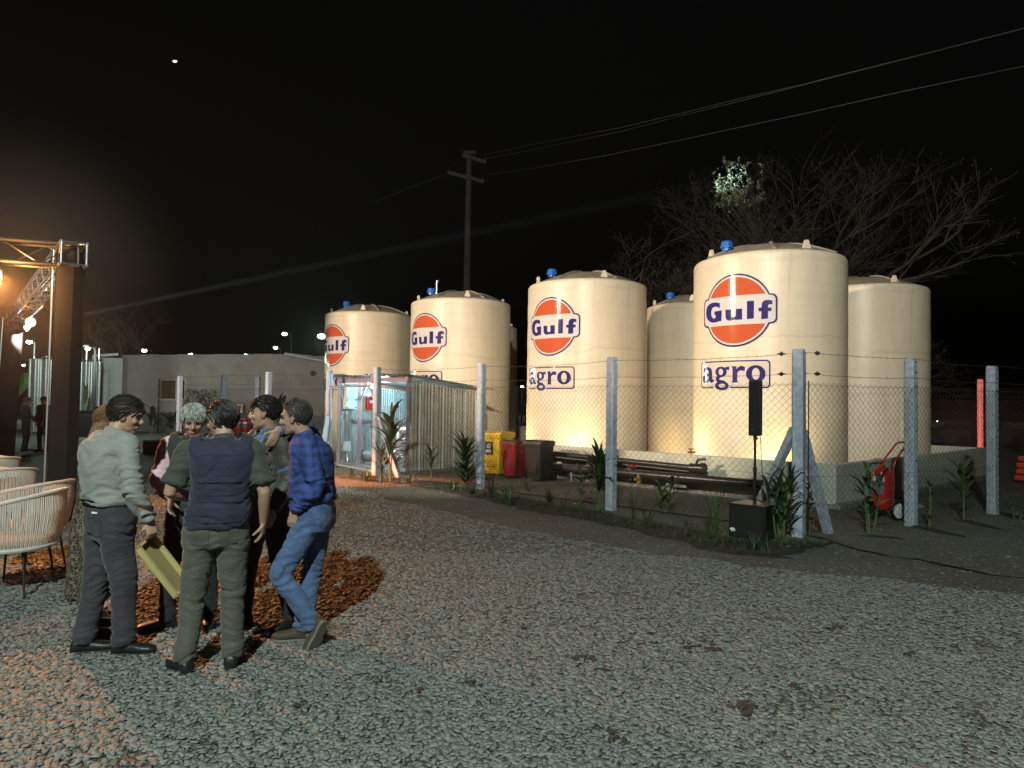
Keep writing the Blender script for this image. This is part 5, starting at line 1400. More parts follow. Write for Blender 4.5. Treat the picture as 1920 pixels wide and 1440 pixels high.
for x in (-1.2, 1.3):
    for y in (-.72, .72):
        bm = bmesh.new(); tube(bm, [(x, y - .1, .33), (x, y + .1, .33)], .33, 20); new('wheel', bm, M_BLKPL, t)
bm = bmesh.new(); box(bm, (.1, -.803, 1.08), (1.0, .01, .22)); new('window', bm, MATS['dark_glass'], t)

# ------------------------------------------------------------------ stage truss
M_DUSTY = mat('dusty_aluminium', (.5, .5, .5), .38, .75)
cb = at(113, 978, 9.95); CX, CY = cb.x, cb.y
ct = at(134, 466, 9.95)
lean = Vector((ct.x - cb.x, 0, ct.z))
def column(x, y, h, w, ln, label):
    t = empty('truss_column', (x, y, 0), 0, label, 'column', 'black draped truss columns')
    bm = bmesh.new(); rows = []
    for i in range(15):
        z = h * i / 14; ox = ln * z / h; r = []
        for k in range(16):
            a = 2 * PI * k / 16; cx_, sy_ = math.cos(a), math.sin(a); m_ = 1 / max(abs(cx_), abs(sy_)); m_ = min(m_, 1.25)
            wob = 1 + .03 * noise.noise(Vector((cx_ * 2, sy_ * 2, z * 1.3 + x)))
            r.append(bm.verts.new((ox + cx_ * m_ * w / 2 * wob, sy_ * m_ * w / 2 * wob, z)))
        rows.append(r)
    for i in range(14):
        for k in range(16): bm.faces.new((rows[i][k], rows[i][(k + 1) % 16], rows[i + 1][(k + 1) % 16], rows[i + 1][k]))
    bm.faces.new(rows[0][::-1]); bm.faces.new(rows[-1]); new('drape', bm, M_BLACK, t, True)
    bm = bmesh.new(); tube(bm, [(-w * .52, -w * .50, .03), (ln - w * .52, -w * .50, h)], .014, 6); new('edge_tube', bm, M_DUSTY, t)
    bm = bmesh.new(); box(bm, (0, 0, .01), (w * 1.25, w * 1.25, .02)); new('base_plate', bm, M_STEEL, t)
    return t
HT = ct.z
column(CX, CY, HT - .05, .29, lean.x * .95, 'tall black draped truss column standing between the chairs and the zinc screens')
c2 = at(8, 860, 18.3); column(c2.x, c2.y, 3.75, .34, .15, 'second black truss column at the left edge of the photo')
def truss(a, b, w, label, sp=.42, M_ALU=M_ALU):
    """four chord box truss from a to b, chords w apart, with lattice"""
    t = empty('lighting_truss', a, 0, label, 'truss', 'aluminium lighting trusses'); inv_ = Matrix.Translation(-a)
    d = (b - a).normalized(); s = Vector((-d.y, d.x, 0)).normalized() * w / 2; u = Vector((0, 0, w / 2)); L_ = (b - a).length
    cs_ = [s + u, -s + u, -s - u, s - u]
    for c in cs_:
        bm = bmesh.new(); tube(bm, [a + c, b + c], .025, 8); o = new('chord', bm, M_ALU, t, True); o.matrix_parent_inverse = inv_
    bm = bmesh.new(); n = int(L_ / sp)
    for f in range(4):
        c1, c2_ = cs_[f], cs_[(f + 1) % 4]
        for i in range(n):
            x0, x1 = a + d * (L_ * i / n), a + d * (L_ * (i + 1) / n)
            tube(bm, [x0 + (c1 if i % 2 else c2_), x1 + (c2_ if i % 2 else c1)], .010, 5)
    for e_ in (a, b):
        for f in range(4): tube(bm, [e_ + cs_[f], e_ + cs_[(f + 1) % 4]], .014, 6)
    o = new('lattice', bm, M_ALU, t); o.matrix_parent_inverse = inv_
    return t
TA = Vector((CX + lean.x * .8, CY, HT - .12)); TB = Vector((c2.x + .15, c2.y, 3.85 - .12))
dT = (TB - TA).normalized()
truss(TA - dT * .35, TB + dT * .25, .30, 'aluminium truss running away from the front black column to the second one', .42, mat('worn_aluminium', (.34, .34, .36), .35, .85))
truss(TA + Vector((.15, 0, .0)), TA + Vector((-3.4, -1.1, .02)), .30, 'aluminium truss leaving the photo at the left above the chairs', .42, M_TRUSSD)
# par cans and the moving head
def parcan(p, aim, label, lit=None, par='par_lamp'):
    t = empty(par, p, 0, label, 'stage lamp', 'stage lamps hung from the truss')
    d = (Vector(aim) - p).normalized()
    bm = bmesh.new(); tube(bm, [-d * .17, -d * .10, d * .02, d * .15], [.05, .09, .10, .105], 18, cap=True); new('can', bm, M_STEEL, t, True)
    bm = bmesh.new(); tube(bm, [d * .151, d * .156], .095, 18); new('lens', bm, lit or mat('dark_lens', (.08, .06, .05), .15), t)
    bm = bmesh.new(); sd_ = Vector((-d.y, d.x, 0)).normalized()
    tube(bm, [sd_ * .115, sd_ * .115 + Vector((0, 0, .17)), -sd_ * .115 + Vector((0, 0, .17)), -sd_ * .115], .010, 6); tube(bm, [(0, 0, .17), (0, 0, .27)], .02, 8); new('yoke', bm, M_STEEL, t)
    return t
M_OL = mat('lit_orange_lens', (1, .6, .3), .3, emit=(1, .42, .12), es=22)
def onT(u, dz=-.42): p = TA.lerp(TB, u); return Vector((p.x, p.y, p.z + dz))
parcan(onT(.10), (-3, 4, 0), 'dark stage lamp hung nearest the front column')
parcan(onT(.22), (-3, 5, 0), 'dark stage lamp, second along the truss')
parcan(onT(.06, -.72), (-3, 6, 0), 'dark stage lamp low against the front column')
po = onT(.62, -.40); parcan(po, (1, 6, 2.2), 'glowing orange stage lamp under the truss', M_OL)
mh = at(32, 616, 17.2)
t = empty('moving_head', mh, 0, 'blue white moving head lamp with a visible beam', 'stage lamp', 'stage lamps hung from the truss')
bm = bmesh.new(); box(bm, (0, 0, .42), (.32, .26, .12), bev=.02); new('base', bm, M_BLKPL, t)
bm = bmesh.new()
for s in (-1, 1): box(bm, (s * .17, 0, .18), (.05, .10, .44))
box(bm, (0, 0, .385), (.39, .11, .05))
new('yoke', bm, M_BLKPL, t)
bd_ = (LZ - mh).normalized()
bm = bmesh.new(); tube(bm, [-bd_ * .18, bd_ * .16], .12, 18); ball(bm, (0, 0, 0), .14, 2); new('head', bm, M_BLKPL, t, True)
bm = bmesh.new(); ball(bm, bd_ * .17 + Vector((0, -.02, 0)), .11, 2); new('lens', bm, mat('lit_blue_white_lens', (1, 1, 1), .3, emit=(.55, .78, 1.0), es=70), t, True)
lamp('beam_light', 'SPOT', mh + bd_ * .35, 105000, (.70, .95, .95), LZ, .05, 2.5, .5)
# the visible beam: thin dusty air inside a narrow cone
bm = bmesh.new(); tube(bm, [mh + bd_ * .5, mh + bd_ * 26], [.06, .24], 24)
mv = bpy.data.materials.new('dusty_air'); mv.use_nodes = True; nt_ = mv.node_tree; nt_.nodes.remove(nt_.nodes['Principled BSDF'])
pv1 = nt_.nodes.new('ShaderNodeVolumePrincipled'); pv1.inputs['Density'].default_value = .0022; pv1.inputs['Color'].default_value = (.9, .92, .95, 1); pv1.inputs['Anisotropy'].default_value = .2
nt_.links.new(pv1.outputs[0], nt_.nodes['Material Output'].inputs['Volume'])
tag(new('light_beam', bm, mv), 'faint dusty light beam slanting up from the moving head to the tree', kind='stuff')
# orange wash lamps on the truss beyond the left edge and along it
ol = TA + Vector((-.80, -.44, -.30)); 
parcan(ol, (-1.2, 4.5, 0), 'strong orange stage lamp just past the left edge of the photo', M_OL)
lamp('orange_spill', 'POINT', ol + Vector((.16, -.12, -.08)), 140, (1, .46, .13), None, .06)
bm = bmesh.new(); ball(bm, (0, 0, 0), 2.6, 4)  # haze ball added so the orange lamp gets a soft glow
ms_ = bpy.data.materials.new('lamp_glow_ball'); ms_.use_nodes = True; nt_ = ms_.node_tree; nt_.nodes.remove(nt_.nodes['Principled BSDF'])
pv2 = nt_.nodes.new('ShaderNodeVolumePrincipled');  pv2.inputs['Color'].default_value = (.95, .93, .9, 1)
nt_.links.new(pv2.outputs[0], nt_.nodes['Material Output'].inputs['Volume'])
tc_ = nt_.nodes.new('ShaderNodeTexCoord'); ln_ = nt_.nodes.new('ShaderNodeVectorMath'); ln_.operation = 'LENGTH'; nt_.links.new(tc_.outputs['Object'], ln_.inputs[0])
mr_ = nt_.nodes.new('ShaderNodeMapRange'); mr_.interpolation_type = 'SMOOTHSTEP'; mr_.inputs['From Min'].default_value = .2; mr_.inputs['From Max'].default_value = 2.5; mr_.inputs['To Min'].default_value = .024; mr_.inputs['To Max'].default_value = 0
nt_.links.new(ln_.outputs['Value'], mr_.inputs['Value']); nt_.links.new(mr_.outputs[0], pv2.inputs['Density'])
tag(new('lamp_glow_ball', bm, ms_, loc=ol + Vector((.1, .3, 0))), 'added haze ball giving an amber glow round the orange lamp at the left edge', kind='stuff')
lamp('orange_wash', 'SPOT', ol + (Vector((-1.2, 4.5, 0)) - ol).normalized() * .22, 1500, ORANGE, (-2.0, 5.0, 0), .05, 74, .9)
lamp('orange_wash_far', 'SPOT', po + (Vector((-2.5, 15.5, .2)) - po).normalized() * .2, 17000, (1, .25, .05), (-4.2, 15.5, .0), .05, 21, .5)
lamp('orange_wash_mid', 'SPOT', onT(.45, -.5), 1300, ORANGE, (-4.2, 11.5, 0), .05, 34, .7)
lamp('orange_wash_near', 'SPOT', onT(.3, -.5), 500, ORANGE, (-5.0, 10.2, 0), .05, 80, .7)
lamp('yard_wash', 'SPOT', onT(.95, -.5), 1900, (1, .80, .70), (-14.5, 36, 2.0), .08, 75, .6)
lamp('peach_wash', 'SPOT', ol + Vector((.1, .1, -.1)), 430, (1, .45, .24), (-2.9, 3.8, 0), .05, 44, .9)
lamp('magenta_wash', 'SPOT', onT(.4, -.4), 260, (1, .35, .55), (-4, 16, 1.5), .05, 50, .7)

# ------------------------------------------------------------------ rope chairs
M_ROPE = mat('cream_rope', (.56, .53, .48), .75, bump=.4, bs=150)
M_CUSH = mat('cream_cushion', (.60, .56, .50), .9, bump=.3, bs=120)
def chair(loc, rz, label, lit=0):
    t = empty('rope_chair', loc, rz, label, 'chair', 'rope lounge chairs at the left')
    W_, D_ = .43, .38
    def rim(a, top=True):     # a from -120..120 deg around the back; open towards +Y
        s = math.sin(a); c = math.cos(a)
        x = W_ * s * (1.0 if top else .86); y = -D_ * c * (1.0 if top else .84)
        z = (.90 - .13 * (1 - math.cos(a * .62)) * 1.6) if top else .42
        return Vector((x, y, z))
    A = [R(-112) + R(224) * k / 44 for k in range(45)]
    bm = bmesh.new(); tube(bm, [rim(a) for a in A], .017, 8)
    for s in (0, -1): tube(bm, [rim(A[s]), rim(A[s]) + Vector((0, .02, -.12)), rim(A[s], False)], .015, 8)
    new('top_rim', bm, M_ROPE, t, True)
    bm = bmesh.new(); tube(bm, [rim(a, False) for a in A] + [rim(A[0], False)], .022, 8); 
    pts = [rim(a, False) + Vector((0, 0, 0)) for a in A]
    vs_ = [bm.verts.new(p) for p in pts]; bm.faces.new(vs_); vs2 = [bm.verts.new(p + Vector((0, 0, .025))) for p in pts]; bm.faces.new(vs2)
    new('seat_frame', bm, M_ROPE, t)
    bm = bmesh.new()
    for k in range(1, 44):
        a = A[k]; p, q = rim(a), rim(a, False); o_ = Vector((math.sin(a), -math.cos(a), 0)) * .02
        for dd in (-.022, .022) if k % 1 == 0 else (0,):
            b2 = a + dd * .9
            p, q = rim(b2), rim(b2, False)
            tube(bm, [p, p.lerp(q, .35) + o_ * 1.2, p.lerp(q, .8) + o_, q], .0065, 5, cap=False)
    new('rope_weave', bm, M_ROPE, t)
    bm = bmesh.new(); ball(bm, (0, 0, .46), (.34, .31, .055), 3); new('seat_cushion', bm, M_CUSH, t, True)
    for x, y in ((-.24, -.20), (.24, -.20), (-.26, .20), (.26, .20)):
        bm = bmesh.new(); tube(bm, [(x * .9, y * .9, .41), (x * 1.12, y * 1.15, 0)], [.013, .009], 8); new('leg', bm, M_STEEL, t, True)
    return t
def pillow(loc, rz, label, s=1.0, tilt=.5):
    bm = bmesh.new(); n = 14; g = []
    for i in range(n + 1):
        for j in range(n + 1):
            u, v = i / n * 2 - 1, j / n * 2 - 1; k = (1 - u ** 4) * (1 - v ** 4)
            for sgn in (1, -1): g.append((u * .22 * s * (1 + .06 * v * v), v * .22 * s * (1 + .06 * u * u), sgn * .085 * s * max(0, k) ** .5 * (1 + .2 * noise.noise(Vector((u * 2, v * 2, rz))))))
    vs_ = [bm.verts.new(p) for p in g]; idx = lambda i, j, s_: vs_[(i * (n + 1) + j) * 2 + s_]
    for i in range(n):
        for j in range(n):
            bm.faces.new((idx(i, j, 0), idx(i + 1, j, 0), idx(i + 1, j + 1, 0), idx(i, j + 1, 0))); bm.faces.new((idx(i, j, 1), idx(i, j + 1, 1), idx(i + 1, j + 1, 1), idx(i + 1, j, 1)))
    bmesh.ops.remove_doubles(bm, verts=bm.verts[:], dist=1e-5)
    o = new('pillow', bm, M_CUSH, None, True); o.location = loc; o.rotation_euler = (tilt, .2, rz)
    return tag(o, label, 'pillow', 'pillows lying on the rope chairs')
k1 = at(40, 1080, 6.55); chair((at(118, 900, 6.4).x - .42, 6.4, 0), R(98), 'nearest rope chair, turned left, cut by the left edge')
chair((at(118, 900, 7.05).x - .42, 7.15, 0), R(84), 'rope chair right behind the nearest one, only its rim showing')
chair((at(55, 900, 8.4).x - .42, 8.4, 0), R(60), 'rope chair holding two pale pillows, behind the nearest pair')
chair((at(25, 900, 9.8).x - .42, 9.8, 0), R(70), 'farthest rope chair with orange lit pillows')
x3 = at(55, 900, 8.4).x - .42; pillow((x3 + .12, 8.35, .72), R(30), 'pale pillow at the right in the pillow chair', 1, .9); pillow((x3 - .18, 8.45, .70), R(80), 'pillow leaning at the left in the pillow chair', 1, .5)
x4 = at(25, 900, 9.8).x - .42; pillow((x4 + .1, 9.75, .76), R(10), 'orange lit pillow in the farthest chair', 1, .9); pillow((x4 - .15, 9.85, .80), R(60), 'second orange lit pillow behind the first in the farthest chair', 1, .7)
# ------------------------------------------------------------------ people
def remesh(bm, vox, smooth=4, fac=.5):
    me = bpy.data.meshes.new('tmp'); recalc(bm); bm.to_mesh(me); bm.free()
    o = bpy.data.objects.new('tmp', me); COL.objects.link(o)
    m = o.modifiers.new('r', 'REMESH'); m.mode = 'VOXEL'; m.voxel_size = vox; m.use_smooth_shade = True
    if smooth: s = o.modifiers.new('s', 'SMOOTH'); s.factor = fac; s.iterations = smooth
    dg = bpy.context.evaluated_depsgraph_get(); ev = o.evaluated_get(dg)
    out = bpy.data.meshes.new_from_object(ev, depsgraph=dg)
    bpy.data.objects.remove(o); bpy.data.meshes.remove(me)
    return out
def displace(me, fn):
    n = len(me.vertices); co = np.empty(n * 3, np.float32); me.vertices.foreach_get('co', co)
    nr = np.empty(n * 3, np.float32)
    me.vertex_normals.foreach_get('vector', nr)
    co = co.reshape(-1, 3); nr = nr.reshape(-1, 3)
    d = np.array([fn(Vector(c)) for c in co.tolist()], np.float32)
    co += nr * d[:, None]; me.vertices.foreach_set('co', co.ravel()); me.update()
def meobj(name, me, m, parent):
    me.name = name; me.materials.clear(); me.materials.append(m)
    me.polygons.foreach_set('use_smooth', [True] * len(me.polygons))
    o = bpy.data.objects.new(name, me); link(o, parent); return o
def loft(bm, rings, n=24, pw=2.3):
    """rings: (centre, side, fwd, rx, ry)"""
    rows = []
    for c, s, f, rx, ry in rings:
        row = []
        for k in range(n):
            a = 2 * PI * k / n; ca, sa = math.cos(a), math.sin(a)
            x = math.copysign(abs(ca) ** (2 / pw), ca) * rx; y = math.copysign(abs(sa) ** (2 / pw), sa) * ry
            row.append(bm.verts.new(c + s * x + f * y))
        rows.append(row)
    for i in range(len(rows) - 1):
        for k in range(n): bm.faces.new((rows[i][k], rows[i][(k + 1) % n], rows[i + 1][(k + 1) % n], rows[i + 1][k]))
    bm.faces.new(rows[0][::-1]); bm.faces.new(rows[-1])
def limb(bm, pts, rad, n=16):
    """smoothly resampled tube through joints"""
    P = []; Rr = []
    for i in range(len(pts) - 1):
        for k in range(6):
            t = k / 6
            p0_ = pts[max(0, i - 1)]; p1 = pts[i]; p2 = pts[i + 1]; p3 = pts[min(len(pts) - 1, i + 2)]
            q = .5 * ((2 * p1) + (p2 - p0_) * t + (2 * p0_ - 5 * p1 + 4 * p2 - p3) * t * t + (3 * p1 - p0_ - 3 * p2 + p3) * t ** 3)
            q = q.lerp(p1.lerp(p2, t), .5)
            P.append(q); Rr.append(rad[i] * (1 - t) + rad[i + 1] * t)
    P.append(pts[-1]); Rr.append(rad[-1])
    tube(bm, P, Rr, n)
def hand(bm, w, d, pn, side, curl=.5, s=1.0, spread=.18):
    """w wrist, d direction, pn palm normal, side: +1 thumb on (d x pn) side"""
    d = d.normalized(); pn = (pn - d * pn.dot(d)).normalized(); sx = d.cross(pn) * side
    loft(bm, [(w - d * .02, sx, pn, .026 * s, .019 * s), (w + d * .02 * s, sx, pn, .031 * s, .017 * s), (w + d * .06 * s, sx, pn, .040 * s, .015 * s), (w + d * .088 * s, sx, pn, .039 * s, .012 * s)], 14)
    for i, (off, L_) in enumerate(((.029, .072), (.010, .080), (-.010, .075), (-.028, .060))):
        p = w + d * .080 * s + sx * off * s; a = 0; dd = d + sx * off * spread * 8; dd.normalize(); pts = [p - d * .02, p]
        for k, f in enumerate((.45, .3, .25)):
            a += curl * (.55, .75, .6)[k] * (1 + .12 * i)
            v = dd * math.cos(a) + pn * math.sin(a); p = p + v * L_ * s * f; pts.append(p)
        tube(bm, pts, [.0098 * s, .0095 * s, .0088 * s, .0082 * s, .0068 * s], 8)
    p = w + d * .025 * s + sx * .026 * s; t1 = (d * .6 + sx * .75 + pn * .3).normalized(); t2 = (d * .9 + sx * .3 + pn * .55 * (1 + curl)).normalized()
    tube(bm, [p - t1 * .02, p + t1 * .035 * s, p + t1 * .035 * s + t2 * .05 * s], [.014 * s, .0115 * s, .008 * s], 8)
def headmat(c, yaw, pitch, roll=0.0):
    return Matrix.Translation(c) @ Matrix.Rotation(yaw, 4, 'Z') @ Matrix.Rotation(-pitch, 4, 'X') @ Matrix.Rotation(roll, 4, 'Y')
def head(bm, M, fem=False, long_=1.0):
    def e(c, r, rot=None):
        m = M @ Matrix.Translation(Vector(c))
        if rot: m = m @ Matrix.Rotation(rot[1], 4, rot[0])
        bmesh.ops.create_icosphere(bm, subdivisions=3, radius=1, matrix=m @ Matrix.Diagonal((r[0], r[1], r[2], 1)))
    e((0, -.018, .035), (.076, .097, .088))
    e((0, .022, -.01), (.066, .066, .090))
    e((0, .030, -.060), (.050, .052, .058))
    e((0, .060, -.098), (.024, .022, .020))
    e((0, .004, -.070), (.056, .048, .040))
    e((0, .079, .034), (.046, .016, .012))            # brow
    for s in (-1, 1):
        e((s * .036, .066, -.022), (.022, .020, .020))   # cheek
        e((s * .078, -.004, -.008), (.010, .020, .032), ('Y', s * .18))
        e((s * .082, -.014, .004), (.008, .018, .026), ('Z', s * .5))
    # nose
    pts = [M @ Vector(q) for q in ((0, .080, .030), (0, .094, .006), (0, .108, -.018), (0, .104, -.032))]
    tube(bm, pts, [.008, .0095, .012, .010], 10)
    for s in (-1, 1): e((s * .010, .096, -.030), (.0085, .010, .008))
    e((0, .086, -.057), (.024, .010, .0065)); e((0, .084, -.068), (.021, .010, .0065))
    e((0, .082, -.047), (.014, .010, .010))
def head_disp(M):
    Mi = M.inverted()
    def f(p):
        q = Mi @ p; d = 0
        for s in (-1, 1):
            r = Vector(((q.x - s * .031) / .017, (q.y - .085) / .03, (q.z - .012) / .011)).length_squared
            if r < 4: d -= .009 * math.exp(-r)
        r = Vector(((q.x) / .02, (q.y - .09) / .03, (q.z + .0625) / .0025)).length_squared
        if r < 6: d -= .003 * math.exp(-r)
        return d + .0006 * noise.noise(p * 60)
    return f
def hairpiece(parent, M, m, style, seed):
    """scalp shell and locks. style: short, parted, long"""
    bm = bmesh.new(); k = {'short': .010, 'full': .017, 'parted': .014, 'long': .020, 'receding': .009}[style]
    fl = {'short': .064, 'full': .056, 'parted': .050, 'long': .056, 'receding': .082}[style]
    zn = {'short': -.052, 'full': -.10, 'parted': -.075, 'long': -.13, 'receding': -.075}[style]
    def hv(q):
        wav = .006 * noise.noise(Vector((q.x * 40, q.y * 40, seed)))
        return q.z - np.interp(q.y, [-.13, -.04, -.014, .016, .042, .12], [zn, zn * .8, -.012, .022, fl - .012, fl + .004]) + wav
    def keep(q): return hv(q) > 0
    T = bmesh.new(); bmesh.ops.create_icosphere(T, subdivisions=5, radius=1)
    for v in T.verts:
        q = Vector((v.co.x * (.077 + k), v.co.y * (.098 + k) - .018, v.co.z * (.090 + k) + .034))
        if q.z < -.01 and q.y < 0: q.x *= 1 - .25 * min(1, (-.01 - q.z) / .07); q.y = q.y * (1 - .12 * min(1, (-.01 - q.z) / .07))
        tp = min(1, max(.0, hv(q) / .03)) ** .6; q = Vector((q.x * (1 - (1 - tp) * k / .09), q.y * (1 - (1 - tp) * k / .11), q.z))
        nz = noise.noise(q * 20 + Vector((seed, 0, 0))) * .014 + noise.noise(Vector((q.x * 70, q.y * 70, q.z * 18))) * .005
        q = q * (1 + nz * 6 * .6); v.co = q
    dl = [v for v in T.verts if not keep(v.co)]
    bmesh.ops.delete(T, geom=dl, context='VERTS')
    bmesh.ops.solidify(T, geom=T.faces[:], thickness=.006)
    for v in T.verts: v.co = M @ v.co
    o = new('hair', T, m, parent, True)
    rnd = random.Random(seed); bm = bmesh.new(); n = 620 if style != 'long' else 520
    for i in range(n):
        u = Vector((rnd.gauss(0, 1), rnd.gauss(0, 1) - .1, rnd.gauss(.25, .9))).normalized()
        q = Vector((u.x * (.078 + k), u.y * (.099 + k) - .018, u.z * (.091 + k) + .034))
        if not keep(q): continue
        # comb direction: back and down along the surface
        g = Vector((q.x * 1.5, -.6 if style != 'parted' else .1, -1.0 if q.z < .06 else -.25)); g = (g - u * g.dot(u)).normalized()
        if style == 'short' and q.y > .03: g = Vector((rnd.gauss(0, .3), 1, .1)); g = (g - u * g.dot(u)).normalized()
        L_ = rnd.uniform(.03, .055) if style != 'long' else rnd.uniform(.06, .10)
        pts = []; p = q.copy()
        for j in range(4):
            pts.append(M @ (p + u * (.001 + .006 * rnd.random() ** 2 + .002 * j * (i % 5 == 0)))); p = p + g * L_ / 3; g = (g + Vector((0, 0, -.12)) + Vector((rnd.gauss(0, .06), rnd.gauss(0, .06), 0))).normalized()
            pu = Vector((p.x / (.078 + k), (p.y + .018) / (.099 + k), (p.z - .034) / (.091 + k)))
            if pu.length > 0: pl_ = pu.normalized(); p = p.lerp(Vector((pl_.x * (.078 + k), pl_.y * (.099 + k) - .018, pl_.z * (.091 + k) + .034)), .7)
        tube(bm, pts, [.0042, .0045, .0035, .0010], 4)
    if style == 'long':
        for i in range(260):
            a = rnd.uniform(-2.2, 2.2) + PI; r_ = .085; x = r_ * math.sin(a); y = r_ * math.cos(a) * 1.1 - .02
            if y > .035: continue
            p = Vector((x, y, rnd.uniform(-.02, .03))); L_ = rnd.uniform(.22, .36); pts = []
            for j in range(6):
                t = j / 5; pts.append(M @ (p + Vector((x * .35 * t + .012 * math.sin(t * 7 + i), y * .35 * t - .02 * t, -L_ * t))))
            tube(bm, pts, [.008, .010, .010, .008, .006, .002], 5)
    tag(new('hair_locks', bm, m, o), kind='stuff')
    return o
def shoe(parent, ankle, toe, up, m, sole_m, L_=.285, w=.048, boot=0.0):
    """toe: unit direction heel to toe; up: leg direction from sole"""
    toe = toe.normalized(); up = (up - toe * up.dot(toe)).normalized(); sx = toe.cross(up)
    heel = ankle - toe * .075 - up * (.085)
    bm = bmesh.new(); rings = []
    prof = [(0, .55, .055, .0), (.03, .82, .080, 0), (.10, .92, .095, 0), (.20, .88, .088, 0), (.36, .80, .075, 0), (.55, 1.02, .070, 0), (.72, 1.10, .062, .0), (.88, .98, .054, .002), (.97, .70, .042, .004), (1.0, .42, .028, .008)]
    for t, ww, hh, z0 in prof:
        c = heel + toe * L_ * t + up * (z0 + .012 + hh / 2); rings.append((c, sx, up, w * ww * .97, hh / 2))
    loft(bm, rings, 18, 2.4)
    pts = [ankle - up * .03, ankle + up * (.02 + boot)]; tube(bm, pts, [.046, .046 + boot * .05], 16)
    me = remesh(bm, .0075, 3); o = meobj('shoe', me, m, parent)
    bm = bmesh.new(); rows = []
    for zz, k in ((0, .96), (.004, 1.0), (.016, 1.02), (.022, .97)):
        row = []
        for k2 in range(28):
            a = 2 * PI * k2 / 28; t = .5 - .5 * math.cos(a); wd = np.interp(t, [q[0] for q in prof], [q[1] for q in prof])
            s = 1 if a < PI else -1
            row.append(bm.verts.new(heel + toe * (L_ * (.5 + (t - .5) * 1.02)) + sx * (s * w * wd * k * (abs(math.sin(a)) ** .25 if 0 < t < 1 else 0)) + up * (zz + .004 * max(0, (t - .8) * 5))))
        rows.append(row)
    for i in range(3):
        for k2 in range(28): bm.faces.new((rows[i][k2], rows[i][(k2 + 1) % 28], rows[i + 1][(k2 + 1) % 28], rows[i + 1][k2]))
    bm.faces.new(rows[0][::-1]); bm.faces.new(rows[-1]); recalc(bm); new('sole', bm, sole_m, o)
    return o
M_SKIN = mat('skin', (.40, .235, .165), .5, var=.08, vs=20, bump=.15, bs=120)
M_SKIN.node_tree.nodes['Principled BSDF'].inputs['Subsurface Weight'].default_value = .12
M_SKIN.node_tree.nodes['Principled BSDF'].inputs['Subsurface Radius'].default_value = (.03, .012, .008)
M_EYE = mat('eye_dark', (.03, .02, .02), .15)
